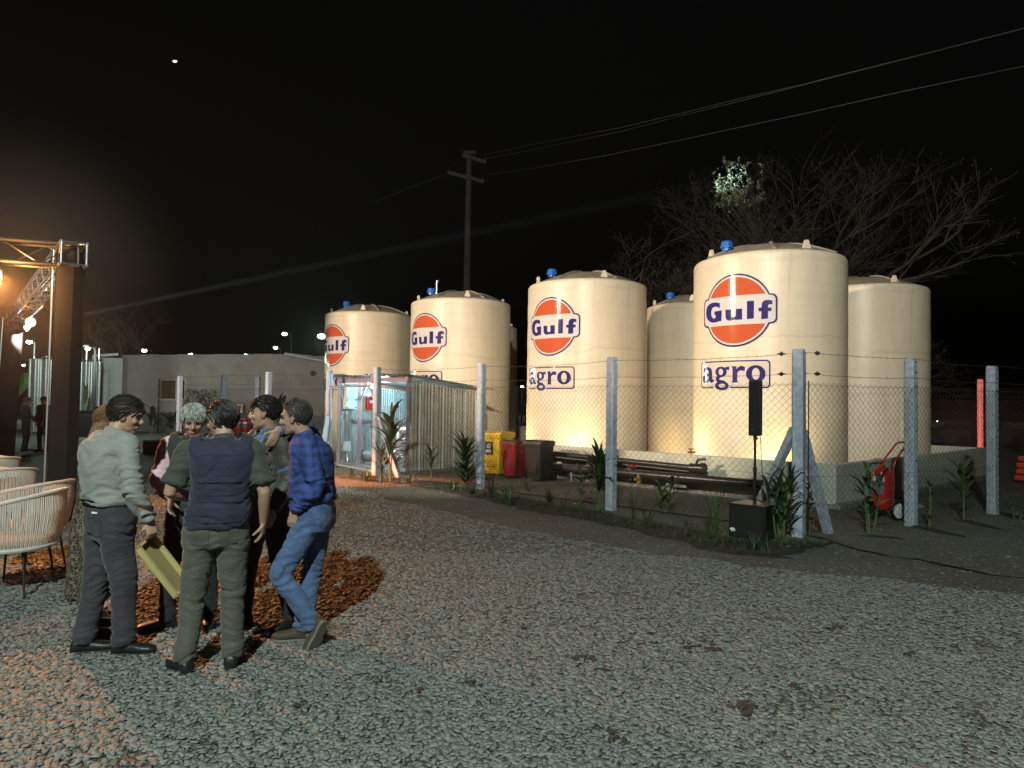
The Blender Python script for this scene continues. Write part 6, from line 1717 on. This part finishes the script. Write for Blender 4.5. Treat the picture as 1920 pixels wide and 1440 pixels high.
def person(label, loc, yaw, sk=1.0, j=None, look=0.0, nod=.12, tilt=0.0, build=1.0, belly=0.0, hair='short', hairm=None, shirt=None, trousers=None,
           shoes=None, solem=None, sleeves='long', vest=None, skirt=None, hands=None, vox=.0068, cvox=.0115, jacket=None, boots=0.0, seed=0, tuck=True, curl=(.5, .5), legw=1.0, coll=True, fine=True):
    loc = Vector(loc); Rz = Matrix.Rotation(yaw, 3, 'Z')
    def L(x, y, z): return Rz @ Vector((x * sk, y * sk, z * sk))
    J = dict(pel=L(0, 0, .94), chest=L(0, 0, 1.30), neck=L(0, -.01, 1.49), head=L(0, .035, 1.635),
             shR=L(.185, 0, 1.425), shL=L(-.185, 0, 1.425), elR=L(.25, -.03, 1.15), elL=L(-.25, -.03, 1.15), wrR=L(.26, .05, .91), wrL=L(-.26, .05, .91),
             hipR=L(.095, 0, .92), hipL=L(-.095, 0, .92), knR=L(.12, .02, .50), knL=L(-.12, .02, .50), anR=L(.13, -.02, .085), anL=L(-.13, -.02, .085),
             toeR=L(.15, 1, 0), toeL=L(-.15, 1, 0), hdR=L(0, .1, -1), hdL=L(0, .1, -1), pnR=L(-1, .2, 0), pnL=L(1, .2, 0))
    for k, v in (j or {}).items():
        if isinstance(v, tuple) and v[0] == 'w':
            J[k] = Vector(v[1:]) - (loc if k[:2] not in ('to', 'hd', 'pn', 'up') else Vector((0, 0, 0)))
        else: J[k] = L(*v)
    t = empty('person', loc, 0, label, 'person')
    side = (J['shR'] - J['shL']).normalized(); z = Vector((0, 0, 1)); fwd = z.cross(side).normalized()
    hs = (J['hipR'] - J['hipL']).normalized(); hf = z.cross(hs).normalized()
    def spine(u):        # 0 pelvis .. 1 neck
        a, b, c = J['pel'], J['chest'], J['neck']
        return (a * (1 - u) ** 2 + (b * 2 - a * .5 - c * .5) * 2 * u * (1 - u) + c * u * u)
    def fr_(u):
        k = min(1, max(0, u * 1.3)); s = hs.lerp(side, k).normalized(); return s, z.cross(s).normalized()
    sw = (J['shR'] - J['shL']).length / 2
    T = [(-.16, .145, .105), (-.02, .168, .118), (.10, .160, .112), (.22, .148, .104), (.40, .158, .112), (.58, .172, .120), (.74, .185, .120), (.86, .172, .100), (.95, .115, .075), (1.03, .062, .060)]
    def torso(bm, inf, u0=-.2, u1=1.1, bel=0, n=26):
        rings = []
        for u, rx, ry in T:
            if u < u0 or u > u1: continue
            s, f = fr_(u); b = belly * math.exp(-((u - .22) / .25) ** 2)
            rings.append((spine(u) + f * b * .5, s, f, (rx * build + inf + b * .25) * sk, (ry * build + inf + b * .5) * sk))
        loft(bm, rings, n)
    # --- body in one skin
    bm = bmesh.new(); torso(bm, -.012)
    M = headmat(J['head'], yaw + look, nod, tilt) @ Matrix.Diagonal((sk, sk, sk, 1))
    nb = spine(.95); hd = M @ Vector((0, -.02, -.05)); tube(bm, [nb - z * .03, nb.lerp(hd, .5), hd + (hd - nb) * .3], [.068 * sk, .057 * sk, .058 * sk], 18)
    head(bm, M)
    for s_ in ('R', 'L'):
        sh, el, wr = J['sh' + s_], J['el' + s_], J['wr' + s_]
        limb(bm, [sh, el, wr], [.050 * sk, .040 * sk, .027 * sk]); 
        mid = el.lerp(wr, .3); tube(bm, [el, mid, wr], [.036 * sk, .040 * sk, .025 * sk], 12)
        hand(bm, wr, J['hd' + s_], J['pn' + s_], 1 if s_ == 'L' else -1, curl[0 if s_ == 'R' else 1], sk)
        limb(bm, [J['hip' + s_], J['kn' + s_], J['an' + s_]], [.078 * sk, .052 * sk, .036 * sk])
        an = J['an' + s_]; to = J['toe' + s_].normalized(); tube(bm, [an, an + to * .04 - z * .03, an + to * .13 - z * .05], [.036, .035, .022], 10)
    me = remesh(bm, vox, 2, .5)
    if fine: displace(me, head_disp(M))
    body = meobj('body', me, M_SKIN, t)
    for s_ in (-1, 1):
        bm = bmesh.new(); ball(bm, M @ Vector((s_ * .031, .0755, .012)), .0115 * sk, 2); new('eye', bm, M_EYE, body, True)
        bm = bmesh.new(); tube(bm, [M @ Vector(q) for q in ((s_ * .012, .0925, .030), (s_ * .030, .091, .036), (s_ * .048, .080, .030))], [.002, .0032, .0015], 5); new('eyebrow', bm, hairm, body)
    hairpiece(t, M, hairm, hair, seed)
    ftop = seed * 3.7
    def folds(amp, kind):
        kn = [J['knR'], J['knL'], J['anR'], J['anL']] if kind == 'leg' else [J['elR'], J['elL']]
        wst = J['pel']
        def f(p):
            d = 0; w_ = .18
            for i, q in enumerate(kn):
                k = math.exp(-((p - q).length / (.13 if kind == 'leg' else .12)) ** 2); w_ += k
            if kind == 'shirt': w_ += 1.1 * math.exp(-((p.z - wst.z - .06) / .10) ** 2) + .35
            if kind == 'leg': w_ += .7 * math.exp(-((p.z - .84 * sk) / .07) ** 2)
            a = noise.noise(Vector((p.x * 5, p.y * 5, p.z * 26 + 3 * noise.noise(p * 5) + ftop)))
            a = 1 - abs(a) * 2.6
            b = noise.noise(Vector((p.x * 9 + ftop, p.y * 9, p.z * 5)))
            return amp * (1.9 if kind == 'shirt' else 1.6) * (a * w_ * .8 + b * .5)
        return f
    # --- trousers
    if trousers:
        bm = bmesh.new(); torso(bm, .004, -.2, .16)
        for s_ in ('R', 'L'):
            h_, k_, a_ = J['hip' + s_], J['kn' + s_], J['an' + s_]
            up_ = (k_ - a_).normalized()
            limb(bm, [h_ + z * .02, h_.lerp(k_, .5), k_, k_.lerp(a_, .45), a_ - up_ * .01], [.101 * sk * legw, .090 * sk * legw, .070 * sk * legw, .066 * sk * legw, .060 * sk * legw], 20)
        me = remesh(bm, cvox, 5); displace(me, folds(.011, 'leg')); tr = meobj('trousers', me, trousers, t)
        bm = bmesh.new(); s, f = fr_(.12); b = belly * .6
        c = spine(.125) + f * b * .4; loft(bm, [(c - z * .018, s, f, (.165 * build + .008 + b * .2) * sk, (.116 * build + .008 + b * .4) * sk), (c + z * .018, s, f, (.163 * build + .008 + b * .2) * sk, (.114 * build + .008 + b * .4) * sk)], 30)
        new('belt', bm, M_BLKPL, tr, True)
    if skirt:
        bm = bmesh.new(); rings = []
        for zz, r_ in ((1.10, .14), (.95, .175), (.8, .20), (.6, .20), (.42, .205), (.30, .21)):
            rings.append((Vector((J['pel'].x, J['pel'].y, zz * sk)) if zz < .9 else Vector((spine((zz - .94) / .56).x, spine((zz - .94) / .56).y, zz * sk)), hs, hf, r_ * sk, r_ * .85 * sk))
        loft(bm, rings, 40, 2.0); me = remesh(bm, .012, 3)
        displace(me, lambda p: .022 * max(0, 1 - p.z) * math.sin(math.atan2(p.x - J['pel'].x, p.y - J['pel'].y) * 9 + 2 * noise.noise(p * 4)))
        meobj('skirt', me, skirt, t)
    for s_ in ('R', 'L'):
        up_ = J.get('up' + s_, z) if ('up' + s_) in J else z
        shoe(t, J['an' + s_], J['toe' + s_], up_, shoes, solem or M_STEEL, .285 * sk, .047 * sk, boots)
    # --- upper garments
    def upper(nm, m, inf, u0, sl, amp, vx, arm=(.064, .056, .050, .042)):
        bm = bmesh.new(); torso(bm, inf, u0, 1.05)
        for s_ in ('R', 'L'):
            sh, el, wr = J['sh' + s_], J['el' + s_], J['wr' + s_]
            inn = sh.lerp(spine(.82), .45)
            if sl == 'long': limb(bm, [inn, sh, sh.lerp(el, .5), el, el.lerp(wr, .55), wr - (wr - el).normalized() * .015], [(.075 + inf) * sk, (arm[0] + inf) * sk, (arm[1] + inf) * sk, (arm[2] + inf) * sk, (arm[3] + inf) * sk, (arm[3] - .004 + inf) * sk], 18)
            elif sl == 'short': limb(bm, [inn, sh, sh.lerp(el, .5), sh.lerp(el, .80)], [(.075 + inf) * sk, (arm[0] + inf) * sk, (arm[1] + .008 + inf) * sk, (arm[1] + .012 + inf) * sk], 18)
            else: limb(bm, [inn, sh + (inn - sh) * .15], [(.092 + inf) * sk, (.074 + inf) * sk], 18)
        nk = spine(.97); tube(bm, [nk - z * .04, nk.lerp(M @ Vector((0, -.02, -.07)), .55)], [.080 * sk, .070 * sk], 20)
        me = remesh(bm, vx, 4); displace(me, folds(amp, 'shirt')); return meobj(nm, me, m, t)
    u0 = -.03 if not tuck else .08
    if shirt:
        sh_ = upper('shirt', shirt, .010, u0, sleeves, .0085, cvox)
    if vest: upper('vest', vest, .022, -.05, 'none', .006, cvox)
    if jacket: upper('jacket', jacket, .024, -.12, 'long', .010, cvox, (.068, .060, .054, .046))
    return t, J, M
def cloth(name, col, rough=.85, weave=260, bump=.5, var=.08, vs=8):
    m = mat(name, col, rough, var=var, vs=vs, bump=.55, bs=26, stretch=(1, 1, 1.8)); 
    m.node_tree.nodes['Principled BSDF'].inputs['Sheen Weight'].default_value = .15
    return m
M_HD = mat('dark_brown_hair', (.022, .014, .010), .5, bump=.6, bs=120); M_HB = mat('black_hair', (.010, .009, .009), .45, bump=.6, bs=120)
M_HG = mat('grey_hair', (.30, .29, .27), .5, bump=.6, bs=120, var=.4, vs=30); M_HL = mat('light_brown_hair', (.20, .10, .045), .5, bump=.6, bs=120, var=.3, vs=30)
M_HGD = mat('greying_dark_hair', (.035, .030, .027), .5, bump=.6, bs=120, var=.5, vs=40)
C_GREY = cloth('light_grey_shirt_cloth', (.235, .235, .222)); C_JEANSD = cloth('charcoal_jeans', (.036, .034, .042), vs=5, var=.2); C_NAVY = cloth('navy_quilted_vest', (.016, .016, .040))
C_OLT = cloth('dark_olive_tshirt', (.042, .045, .034)); C_OLIVE = cloth('olive_trousers', (.080, .076, .060)); C_PINK = cloth('pale_pink_shirt', (.62, .40, .46)); C_DVEST = cloth('dark_green_vest', (.022, .030, .024))
C_BLK = cloth('black_trousers', (.012, .011, .014)); C_DJ = cloth('dark_waxed_jacket', (.035, .032, .020), .6); C_BSH = cloth('bright_blue_shirt', (.04, .12, .26)); C_NAV2 = cloth('dark_coat', (.03, .028, .035))
M_SHB = mat('black_leather', (.014, .013, .013), .45, bump=.2, bs=60); M_SHBR = mat('brown_suede', (.060, .045, .032), .8, bump=.3, bs=80); M_SOLE = mat('grey_rubber_sole', (.16, .14, .115), .8, bump=.5, bs=50); M_SOLEB = mat('black_rubber', (.02, .02, .02), .7)
def denim():
    m = cloth('blue_denim', (.062, .105, .215), .85, 300, .5, .30, 7); return m
C_DEN = denim()
def plaid():
    m = mat('blue_plaid_cloth', (.03, .05, .22), .85); N, L_, P = mix_nodes(m)
    tc = N.new('ShaderNodeTexCoord'); sx = N.new('ShaderNodeSeparateXYZ'); 
    nz_ = N.new('ShaderNodeTexNoise'); nz_.inputs['Scale'].default_value = 3; L_.new(tc.outputs['Object'], nz_.inputs['Vector'])
    vm = N.new('ShaderNodeMix'); vm.data_type = 'RGBA'; vm.inputs[0].default_value = .04; L_.new(tc.outputs['Object'], vm.inputs[6]); L_.new(nz_.outputs['Color'], vm.inputs[7]); L_.new(vm.outputs[2], sx.inputs[0])
    def stripes(src, freq, w):
        mu = N.new('ShaderNodeMath'); mu.operation = 'MULTIPLY'; mu.inputs[1].default_value = freq; L_.new(src, mu.inputs[0])
        fr = N.new('ShaderNodeMath'); fr.operation = 'FRACT'; L_.new(mu.outputs[0], fr.inputs[0])
        lt = N.new('ShaderNodeMath'); lt.operation = 'LESS_THAN'; lt.inputs[1].default_value = w; L_.new(fr.outputs[0], lt.inputs[0]); return lt.outputs[0]
    ad = N.new('ShaderNodeMath'); ad.operation = 'ADD'; L_.new(sx.outputs['X'], ad.inputs[0]); L_.new(sx.outputs['Y'], ad.inputs[1])
    s1 = stripes(ad.outputs[0], 14, .42); s2 = stripes(sx.outputs['Z'], 16, .42); s3 = stripes(ad.outputs[0], 28, .14); s4 = stripes(sx.outputs['Z'], 32, .14)
    a1 = N.new('ShaderNodeMath'); a1.operation = 'ADD'; L_.new(s1, a1.inputs[0]); L_.new(s2, a1.inputs[1])
    a2 = N.new('ShaderNodeMath'); a2.operation = 'ADD'; L_.new(s3, a2.inputs[0]); L_.new(s4, a2.inputs[1])
    a3 = N.new('ShaderNodeMath'); a3.operation = 'MULTIPLY_ADD'; a3.inputs[1].default_value = .35; L_.new(a2.outputs[0], a3.inputs[0]); L_.new(a1.outputs[0], a3.inputs[2])
    r = N.new('ShaderNodeValToRGB'); r.color_ramp.interpolation = 'LINEAR'; mr = N.new('ShaderNodeMath'); mr.operation = 'MULTIPLY'; mr.inputs[1].default_value = .38; L_.new(a3.outputs[0], mr.inputs[0]); L_.new(mr.outputs[0], r.inputs['Fac'])
    r.color_ramp.elements[0].color = (.035, .065, .24, 1); r.color_ramp.elements[1].color = (.012, .016, .07, 1)
    L_.new(r.outputs[0], P.inputs['Base Color'])
    n2 = N.new('ShaderNodeTexNoise'); n2.inputs['Scale'].default_value = 260; L_.new(tc.outputs['Object'], n2.inputs['Vector']); b = N.new('ShaderNodeBump'); b.inputs['Strength'].default_value = .4; b.inputs['Distance'].default_value = .005; L_.new(n2.outputs['Fac'], b.inputs['Height']); L_.new(b.outputs['Normal'], P.inputs['Normal'])
    return m
C_PLAID = plaid()
def leopard():
    m = mat('leopard_print', (.2, .14, .08), .8); N, L_, P = mix_nodes(m); tc = N.new('ShaderNodeTexCoord')
    v = N.new('ShaderNodeTexVoronoi'); v.inputs['Scale'].default_value = 38; L_.new(tc.outputs['Object'], v.inputs['Vector'])
    r = N.new('ShaderNodeValToRGB'); cr = r.color_ramp; cr.elements[0].color = (.13, .09, .05, 1); cr.elements[1].color = (.15, .12, .08, 1); cr.elements[1].position = .62
    for p, c in ((.26, (.2, .14, .08, 1)), (.30, (.012, .01, .01, 1)), (.55, (.015, .012, .01, 1))): e = cr.elements.new(p); e.color = c
    L_.new(v.outputs['Distance'], r.inputs['Fac']); L_.new(r.outputs[0], P.inputs['Base Color']); return m
C_LEO = leopard()

# A: light grey shirt
pA = (-2.74, 4.86, 0)
tA, JA, MA = person('man in light grey shirt and dark jeans, back turned, holding a yellow cardboard tray', pA, R(-38), 1.0,
    dict(head=(.01, .10, 1.62), neck=(0, .015, 1.49), chest=(0, -.03, 1.30), shR=(.19, .03, 1.43), shL=(-.19, .0, 1.43), elR=(.30, .02, 1.15), wrR=(.30, .14, .92), elL=(-.27, .02, 1.15), wrL=(-.18, .22, 1.0),
         anR=(.10, .08, .085), anL=(-.14, -.08, .085), knR=(.11, .06, .50), knL=(-.12, -.01, .5), toeR=('w', 1, .12, 0), toeL=('w', 1, .35, 0), hdR=('w', .25, -.05, -1), pnR=('w', -.6, .5, 0)),
    look=R(-38), nod=.25, belly=.05, build=1.13, hair='full', hairm=M_HD, shirt=C_GREY, trousers=C_JEANSD, shoes=M_SHB, solem=M_SOLEB, seed=1, curl=(1.1, .5), legw=1.12, tuck=True)
# D: navy vest
pD = (-1.90, 4.62, 0)
tD, JD, MD = person('man in navy quilted vest and olive trousers, back to the camera', pD, R(14), 1.0,
    dict(head=(.0, .09, 1.60), neck=(.02, .03, 1.48), chest=(.03, -.01, 1.29), pel=(0, -.01, .94), shR=(.21, .02, 1.41), shL=(-.18, .02, 1.41), elR=(.29, -.03, 1.14), wrR=(.28, .07, .93), elL=(-.28, -.02, 1.15), wrL=(-.14, .20, 1.08),
         anL=(-.17, -.03, .085), anR=(.11, .02, .085), knL=(-.13, .03, .5), knR=(.10, .04, .5), toeL=('w', -.75, .65, 0), toeR=('w', -.12, 1, 0), hdR=('w', -.1, .1, -1), pnR=('w', -1, 0, 0)),
    look=R(52), nod=.15, tilt=-.05, belly=.03, build=1.03, hair='short', hairm=M_HB, shirt=C_OLT, sleeves='short', vest=C_NAVY, trousers=C_OLIVE, shoes=M_SHB, solem=M_SOLEB, seed=2, curl=(.6, .5), legw=1.06, tuck=False)
# C: grey haired, facing
pC = (-2.44, 5.48, 0)
tC, JC, MC = person('grey haired person in pale pink shirt and dark vest, facing the camera between two men', pC, R(-165), .97,
    dict(head=(0, .09, 1.62), neck=(0, .02, 1.49), elR=(.24, .05, 1.16), wrR=(.12, .26, 1.05), wrL=(-.12, .26, 1.02), elL=(-.24, .05, 1.16), anR=(.17, .04, .085), knR=(.14, .03, .5), toeR=('w', -.8, -.5, 0)),
    look=R(8), nod=.30, hair='parted', hairm=M_HG, shirt=C_PINK, vest=C_DVEST, trousers=C_BLK, shoes=M_SHB, solem=M_SOLEB, seed=3)
# E: dark jacket
pE = (-1.88, 5.54, 0)
tE, JE, ME = person('dark haired man in dark open jacket, blue shirt and black trousers, looking left', pE, R(140), 1.0,
    dict(head=(0, .06, 1.64), elR=(.24, .02, 1.15), wrR=(.16, .20, 1.0), elL=(-.25, -.02, 1.15), wrL=(-.24, .12, .93), anL=(-.20, -.10, .085), anR=(.12, .12, .085), knL=(-.15, -.02, .5), knR=(.12, .09, .5), toeR=('w', -1, -.3, 0), toeL=('w', -.5, -1, 0)),
    look=R(-36), nod=.08, hair='short', hairm=M_HB, shirt=C_BSH, sleeves='short', trousers=C_BLK, shoes=M_SHB, solem=M_SOLEB, seed=4, tuck=True)
def open_jacket(t, J, m, yaw, sk=1.0):
    """jacket body with an open front and long sleeves"""
    Rz = Matrix.Rotation(yaw, 3, 'Z'); side = (J['shR'] - J['shL']).normalized(); z = Vector((0, 0, 1)); fwd = z.cross(side)
    bm = bmesh.new()
    lv = [(.80, .200, .150, 1.05), (.92, .198, .150, .95), (1.05, .188, .145, .85), (1.18, .190, .148, .75), (1.30, .200, .150, .62), (1.40, .195, .132, .48), (1.46, .135, .10, .50), (1.50, .085, .085, .60), (1.53, .078, .082, .75)]
    rows = []
    n = 40
    for zz, rx, ry, gap in lv:
        c = J['pel'].lerp(J['neck'], (zz - .94) / .55); row = []
        for k in range(n + 1):
            a = PI / 2 + gap + (2 * PI - 2 * gap) * k / n
            row.append(bm.verts.new(Vector((c.x, c.y, zz)) + side * math.cos(a) * (rx + .012) + fwd * math.sin(a) * (ry + .022)))
        rows.append(row)
    for i in range(len(rows) - 1):
        for k in range(n): bm.faces.new((rows[i][k], rows[i][k + 1], rows[i + 1][k + 1], rows[i + 1][k]))
    bmesh.ops.subdivide_edges(bm, edges=bm.edges[:], cuts=2, use_grid_fill=True)
    recalc(bm); bmesh.ops.solidify(bm, geom=bm.faces[:], thickness=.014)
    for s_ in ('R', 'L'):
        sh, el, wr = J['sh' + s_], J['el' + s_], J['wr' + s_]; inn = sh.lerp(J['neck'], .2) - z * .02
        limb(bm, [inn, sh, sh.lerp(el, .5), el, el.lerp(wr, .55), wr], [.090, .092, .082, .072, .062, .057], 18)
    me = remesh(bm, .0115, 3)
    displace(me, lambda p: .009 * (1 - abs(noise.noise(Vector((p.x * 6, p.y * 6, p.z * 16 + 2 * noise.noise(p * 5)))) * 2.4)) * .7 + .006 * noise.noise(p * 8))
    o = meobj('jacket', me, m, t)
    bm = bmesh.new(); c = J['neck'] + z * .02
    return o
open_jacket(tE, JE, C_DJ, R(140))
def buttons(t, pts, label=None):
    for k, p in enumerate(pts):
        bm = bmesh.new(); ball(bm, p - t.location, .008, 1); new('button', bm, M_PETAL, t)
# F: plaid shirt, crossed legs, arm round E
pF = (-1.45, 5.20, 0)
tF, JF, MF = person('man in blue plaid shirt and jeans, legs crossed, arm round his neighbour', pF, R(98), 1.0,
    dict(pel=('w', -1.42, 5.19, .95), chest=('w', -1.44, 5.19, 1.29), neck=('w', -1.50, 5.18, 1.48), head=('w', -1.575, 5.16, 1.615),
         shL=('w', -1.44, 5.02, 1.415), elL=('w', -1.36, 4.98, 1.16), wrL=('w', -1.52, 5.00, .97), hdL=('w', -.1, .1, -1), pnL=('w', 0, 1, 0),
         shR=('w', -1.50, 5.37, 1.43), elR=('w', -1.60, 5.60, 1.50), wrR=('w', -1.745, 5.32, 1.525), hdR=('w', -.38, -.22, -1), pnR=('w', -.7, .7, -.1),
         hipL=('w', -1.41, 5.10, .93), hipR=('w', -1.42, 5.28, .93), knL=('w', -1.61, 5.03, .52), anL=('w', -1.37, 5.04, .165), toeL=('w', -.42, .02, -.95), upL=('w', -.80, .55, .2),
         knR=('w', -1.45, 5.27, .50), anR=('w', -1.50, 5.20, .085), toeR=('w', -1, -.12, 0)),
    look=R(-10), nod=.12, belly=.06, build=1.14, hair='receding', hairm=M_HGD, shirt=C_PLAID, trousers=C_DEN, shoes=M_SHBR, solem=M_SOLE, seed=5, curl=(.28, .4), tuck=True, legw=1.03)
# B: woman hidden behind A
pB = (-3.07, 5.28, 0)
tB, JB, MB = person('woman with long brown hair and leopard skirt, half hidden behind the grey shirt', pB, R(-60), .96,
    dict(head=(.03, .10, 1.62), wrR=(.14, .24, 1.05), wrL=(-.14, .24, 1.05), elR=(.22, .02, 1.14), elL=(-.22, .02, 1.14)),
    look=R(-10), nod=.12, build=.88, hair='long', hairm=M_HL, shirt=C_BLK, jacket=None, skirt=C_LEO, shoes=M_SHB, solem=M_SOLEB, seed=6, boots=.22)
bm = bmesh.new(); c = JB['shL']
for k in range(7):
    p = JB['shL'].lerp(JB['neck'], k / 7) + Vector((0, -.05, .075 - .01 * abs(k - 3))); ball(bm, p, (.012, .008, .006), 1)
new('shoulder_sequins', bm, M_ALU, tB)
# two people far back
q1 = p0(50, 22.6); person('distant woman in dark clothes facing right beside the zinc screen', q1, R(-70), .96, dict(wrR=(.12, .24, 1.1), wrL=(-.12, .24, 1.1), elR=(.2, .03, 1.14), elL=(-.2, .03, 1.14)), hair='long', hairm=M_HL, shirt=C_NAV2, trousers=C_BLK, shoes=M_SHB, seed=7, vox=.013, cvox=.02, fine=False, build=.9, tuck=False)
q2 = p0(83, 22.4); person('distant man in black clothes facing the camera beside the truss column', q2, R(170), .98, dict(wrR=(.1, .16, .95), wrL=(-.1, .16, .95)), hair='short', hairm=M_HB, shirt=C_NAV2, trousers=C_BLK, shoes=M_SHB, seed=8, vox=.013, cvox=.02, fine=False, tuck=False)

# shirt buttons and a small back pocket patch
for z_, dx in ((1.40, -.0), (1.30, 0), (1.20, 0), (1.10, 0), (1.02, 0)): pass
def torso_front(J, u, k=.0, d=.14):
    p = J['pel'].lerp(J['neck'], u); s = (J['shR'] - J['shL']).normalized(); f = Vector((0, 0, 1)).cross(s); return p + f * d + s * k
for u in (.15, .35, .55, .75):
    bm = bmesh.new(); ball(bm, torso_front(JE, u, 0, .128), .007, 1); new('button', bm, M_PETAL, tE)
for u, d in ((.10, .150), (.28, .142), (.46, .130), (.64, .128), (.82, .108)):
    bm = bmesh.new(); ball(bm, torso_front(JF, u, 0, d), .007, 1); new('button', bm, M_PETAL, tF)
# sewn on details, laid on the cloth by ray casting
from mathutils.bvhtree import BVHTree
def child(t, nm): return [c for c in t.children if c.name.split('.')[0] == nm][0]
def patch(t, nm, name, c, d, w, h, m, up=Vector((0, 0, 1)), off=.005, point=0.0, nx=8, ny=8):
    o = child(t, nm); me = o.data
    bv = BVHTree.FromPolygons([v.co for v in me.vertices], [p.vertices[:] for p in me.polygons])
    d = d.normalized(); sx = d.cross(up).normalized(); uy = sx.cross(d).normalized(); bm = bmesh.new(); g = []
    for j_ in range(ny + 1):
        row = []
        for i in range(nx + 1):
            u, v = i / nx - .5, j_ / ny - .5; y = v * h
            if v < 0: y -= point * h * (.5 - abs(u)) * (-v * 2)
            q = c + sx * (u * w) + uy * y - d * .5
            hit = bv.ray_cast(q, d, 1.0)
            if hit[0] is None: bm.free(); return None
            row.append(bm.verts.new(hit[0] - d * off))
        g.append(row)
    for j_ in range(ny):
        for i in range(nx): bm.faces.new((g[j_][i], g[j_][i + 1], g[j_ + 1][i + 1], g[j_ + 1][i]))
    recalc(bm); bmesh.ops.solidify(bm, geom=bm.faces[:], thickness=.004)
    return new(name, bm, m, o, True)
def rear(J):
    s = (J['hipR'] - J['hipL']).normalized(); f = Vector((0, 0, 1)).cross(s); return s, f
C_DEN2 = cloth('pocket_denim', (.052, .088, .185)); C_JD2 = cloth('charcoal_pocket', (.030, .028, .036)); C_OL2 = cloth('olive_pocket', (.068, .065, .050)); C_GR2 = cloth('grey_seam', (.17, .17, .16)); C_NV2 = cloth('navy_seam', (.010, .010, .026))
for t_, J_, m_ in ((tA, JA, C_JD2), (tD, JD, C_OL2), (tF, JF, C_DEN2)):
    s_, f_ = rear(J_)
    for k in (-1, 1): patch(t_, 'trousers', 'back_pocket', J_['pel'] + s_ * (.085 * k) - f_ * .1 + Vector((0, 0, -.045)), f_, .115, .125, m_, point=.25)
s_, f_ = rear(JA); pc_ = J_ = None
patch(tA, 'trousers', 'label_tab', JA['pel'] + s_ * .10 - f_ * .1 + Vector((0, 0, .045)), f_, .045, .012, M_PETAL, off=.010)
sA = (JA['shR'] - JA['shL']).normalized(); fA_ = Vector((0, 0, 1)).cross(sA)
sD = (JD['shR'] - JD['shL']).normalized(); fD_ = Vector((0, 0, 1)).cross(sD)
for k in range(11):
    patch(tD, 'vest', 'quilt_seam', JD['chest'] + Vector((0, 0, .10 - .042 * k)), fD_, .27, .004, C_NV2, off=.001, nx=18, ny=1)
# yellow tray in A's hand
hw = JA['wrR'] + Vector(pA) + Vector((.02, 0, -.09))
M_CARD = mat('yellow_card', (.46, .40, .15), .7, var=.08, vs=5); M_CARDB = mat('brown_card', (.27, .20, .09), .8, var=.1, vs=5)
tr = empty('cardboard_tray', hw, 0, 'yellow open cardboard tray hanging from the hand of the man in grey', 'tray')
O_ = at(252, 1030, 4.72) - hw; X_ = at(281, 1004, 4.92) - hw - O_; Y_ = at(326, 1124, 4.78) - hw - O_
Z_ = X_.cross(Y_).normalized() * -.035
def quadbox(bm, o, a, b, c):
    vs_ = [bm.verts.new(o + a * i + b * j_ + c * k) for k in (0, 1) for j_ in (0, 1) for i in (0, 1)]
    for f in ((0, 1, 3, 2), (4, 6, 7, 5), (0, 4, 5, 1), (2, 3, 7, 6), (0, 2, 6, 4), (1, 5, 7, 3)): bm.faces.new([vs_[i] for i in f])
bm = bmesh.new(); quadbox(bm, O_, X_, Y_, Z_ * .12); recalc(bm); new('base', bm, M_CARDB, tr)
for o_, a, b in ((O_, X_ * .10, Y_), (O_ + X_ * .92, X_ * .08, Y_), (O_, X_, Y_ * .03), (O_ + Y_ * .97, X_, Y_ * .03)):
    bm = bmesh.new(); quadbox(bm, o_ + Z_ * .1, a, b, Z_ * -1.0 + Z_ * 2.0); recalc(bm); new('side', bm, M_CARD, tr)

# ------------------------------------------------------------------ night air
bm = bmesh.new(); box(bm, (5, 30, 9), (110, 110, 20)); hz_ = bpy.data.materials.new('night_haze'); hz_.use_nodes = True; nt_ = hz_.node_tree; nt_.nodes.remove(nt_.nodes['Principled BSDF'])
pv1 = nt_.nodes.new('ShaderNodeVolumePrincipled'); pv1.inputs['Density'].default_value = .00032; pv1.inputs['Color'].default_value = (.9, .9, .9, 1); pv1.inputs['Anisotropy'].default_value = .55
nt_.links.new(pv1.outputs[0], nt_.nodes['Material Output'].inputs['Volume'])
tag(new('haze', bm, hz_), 'thin dusty night air over the whole yard', kind='stuff')
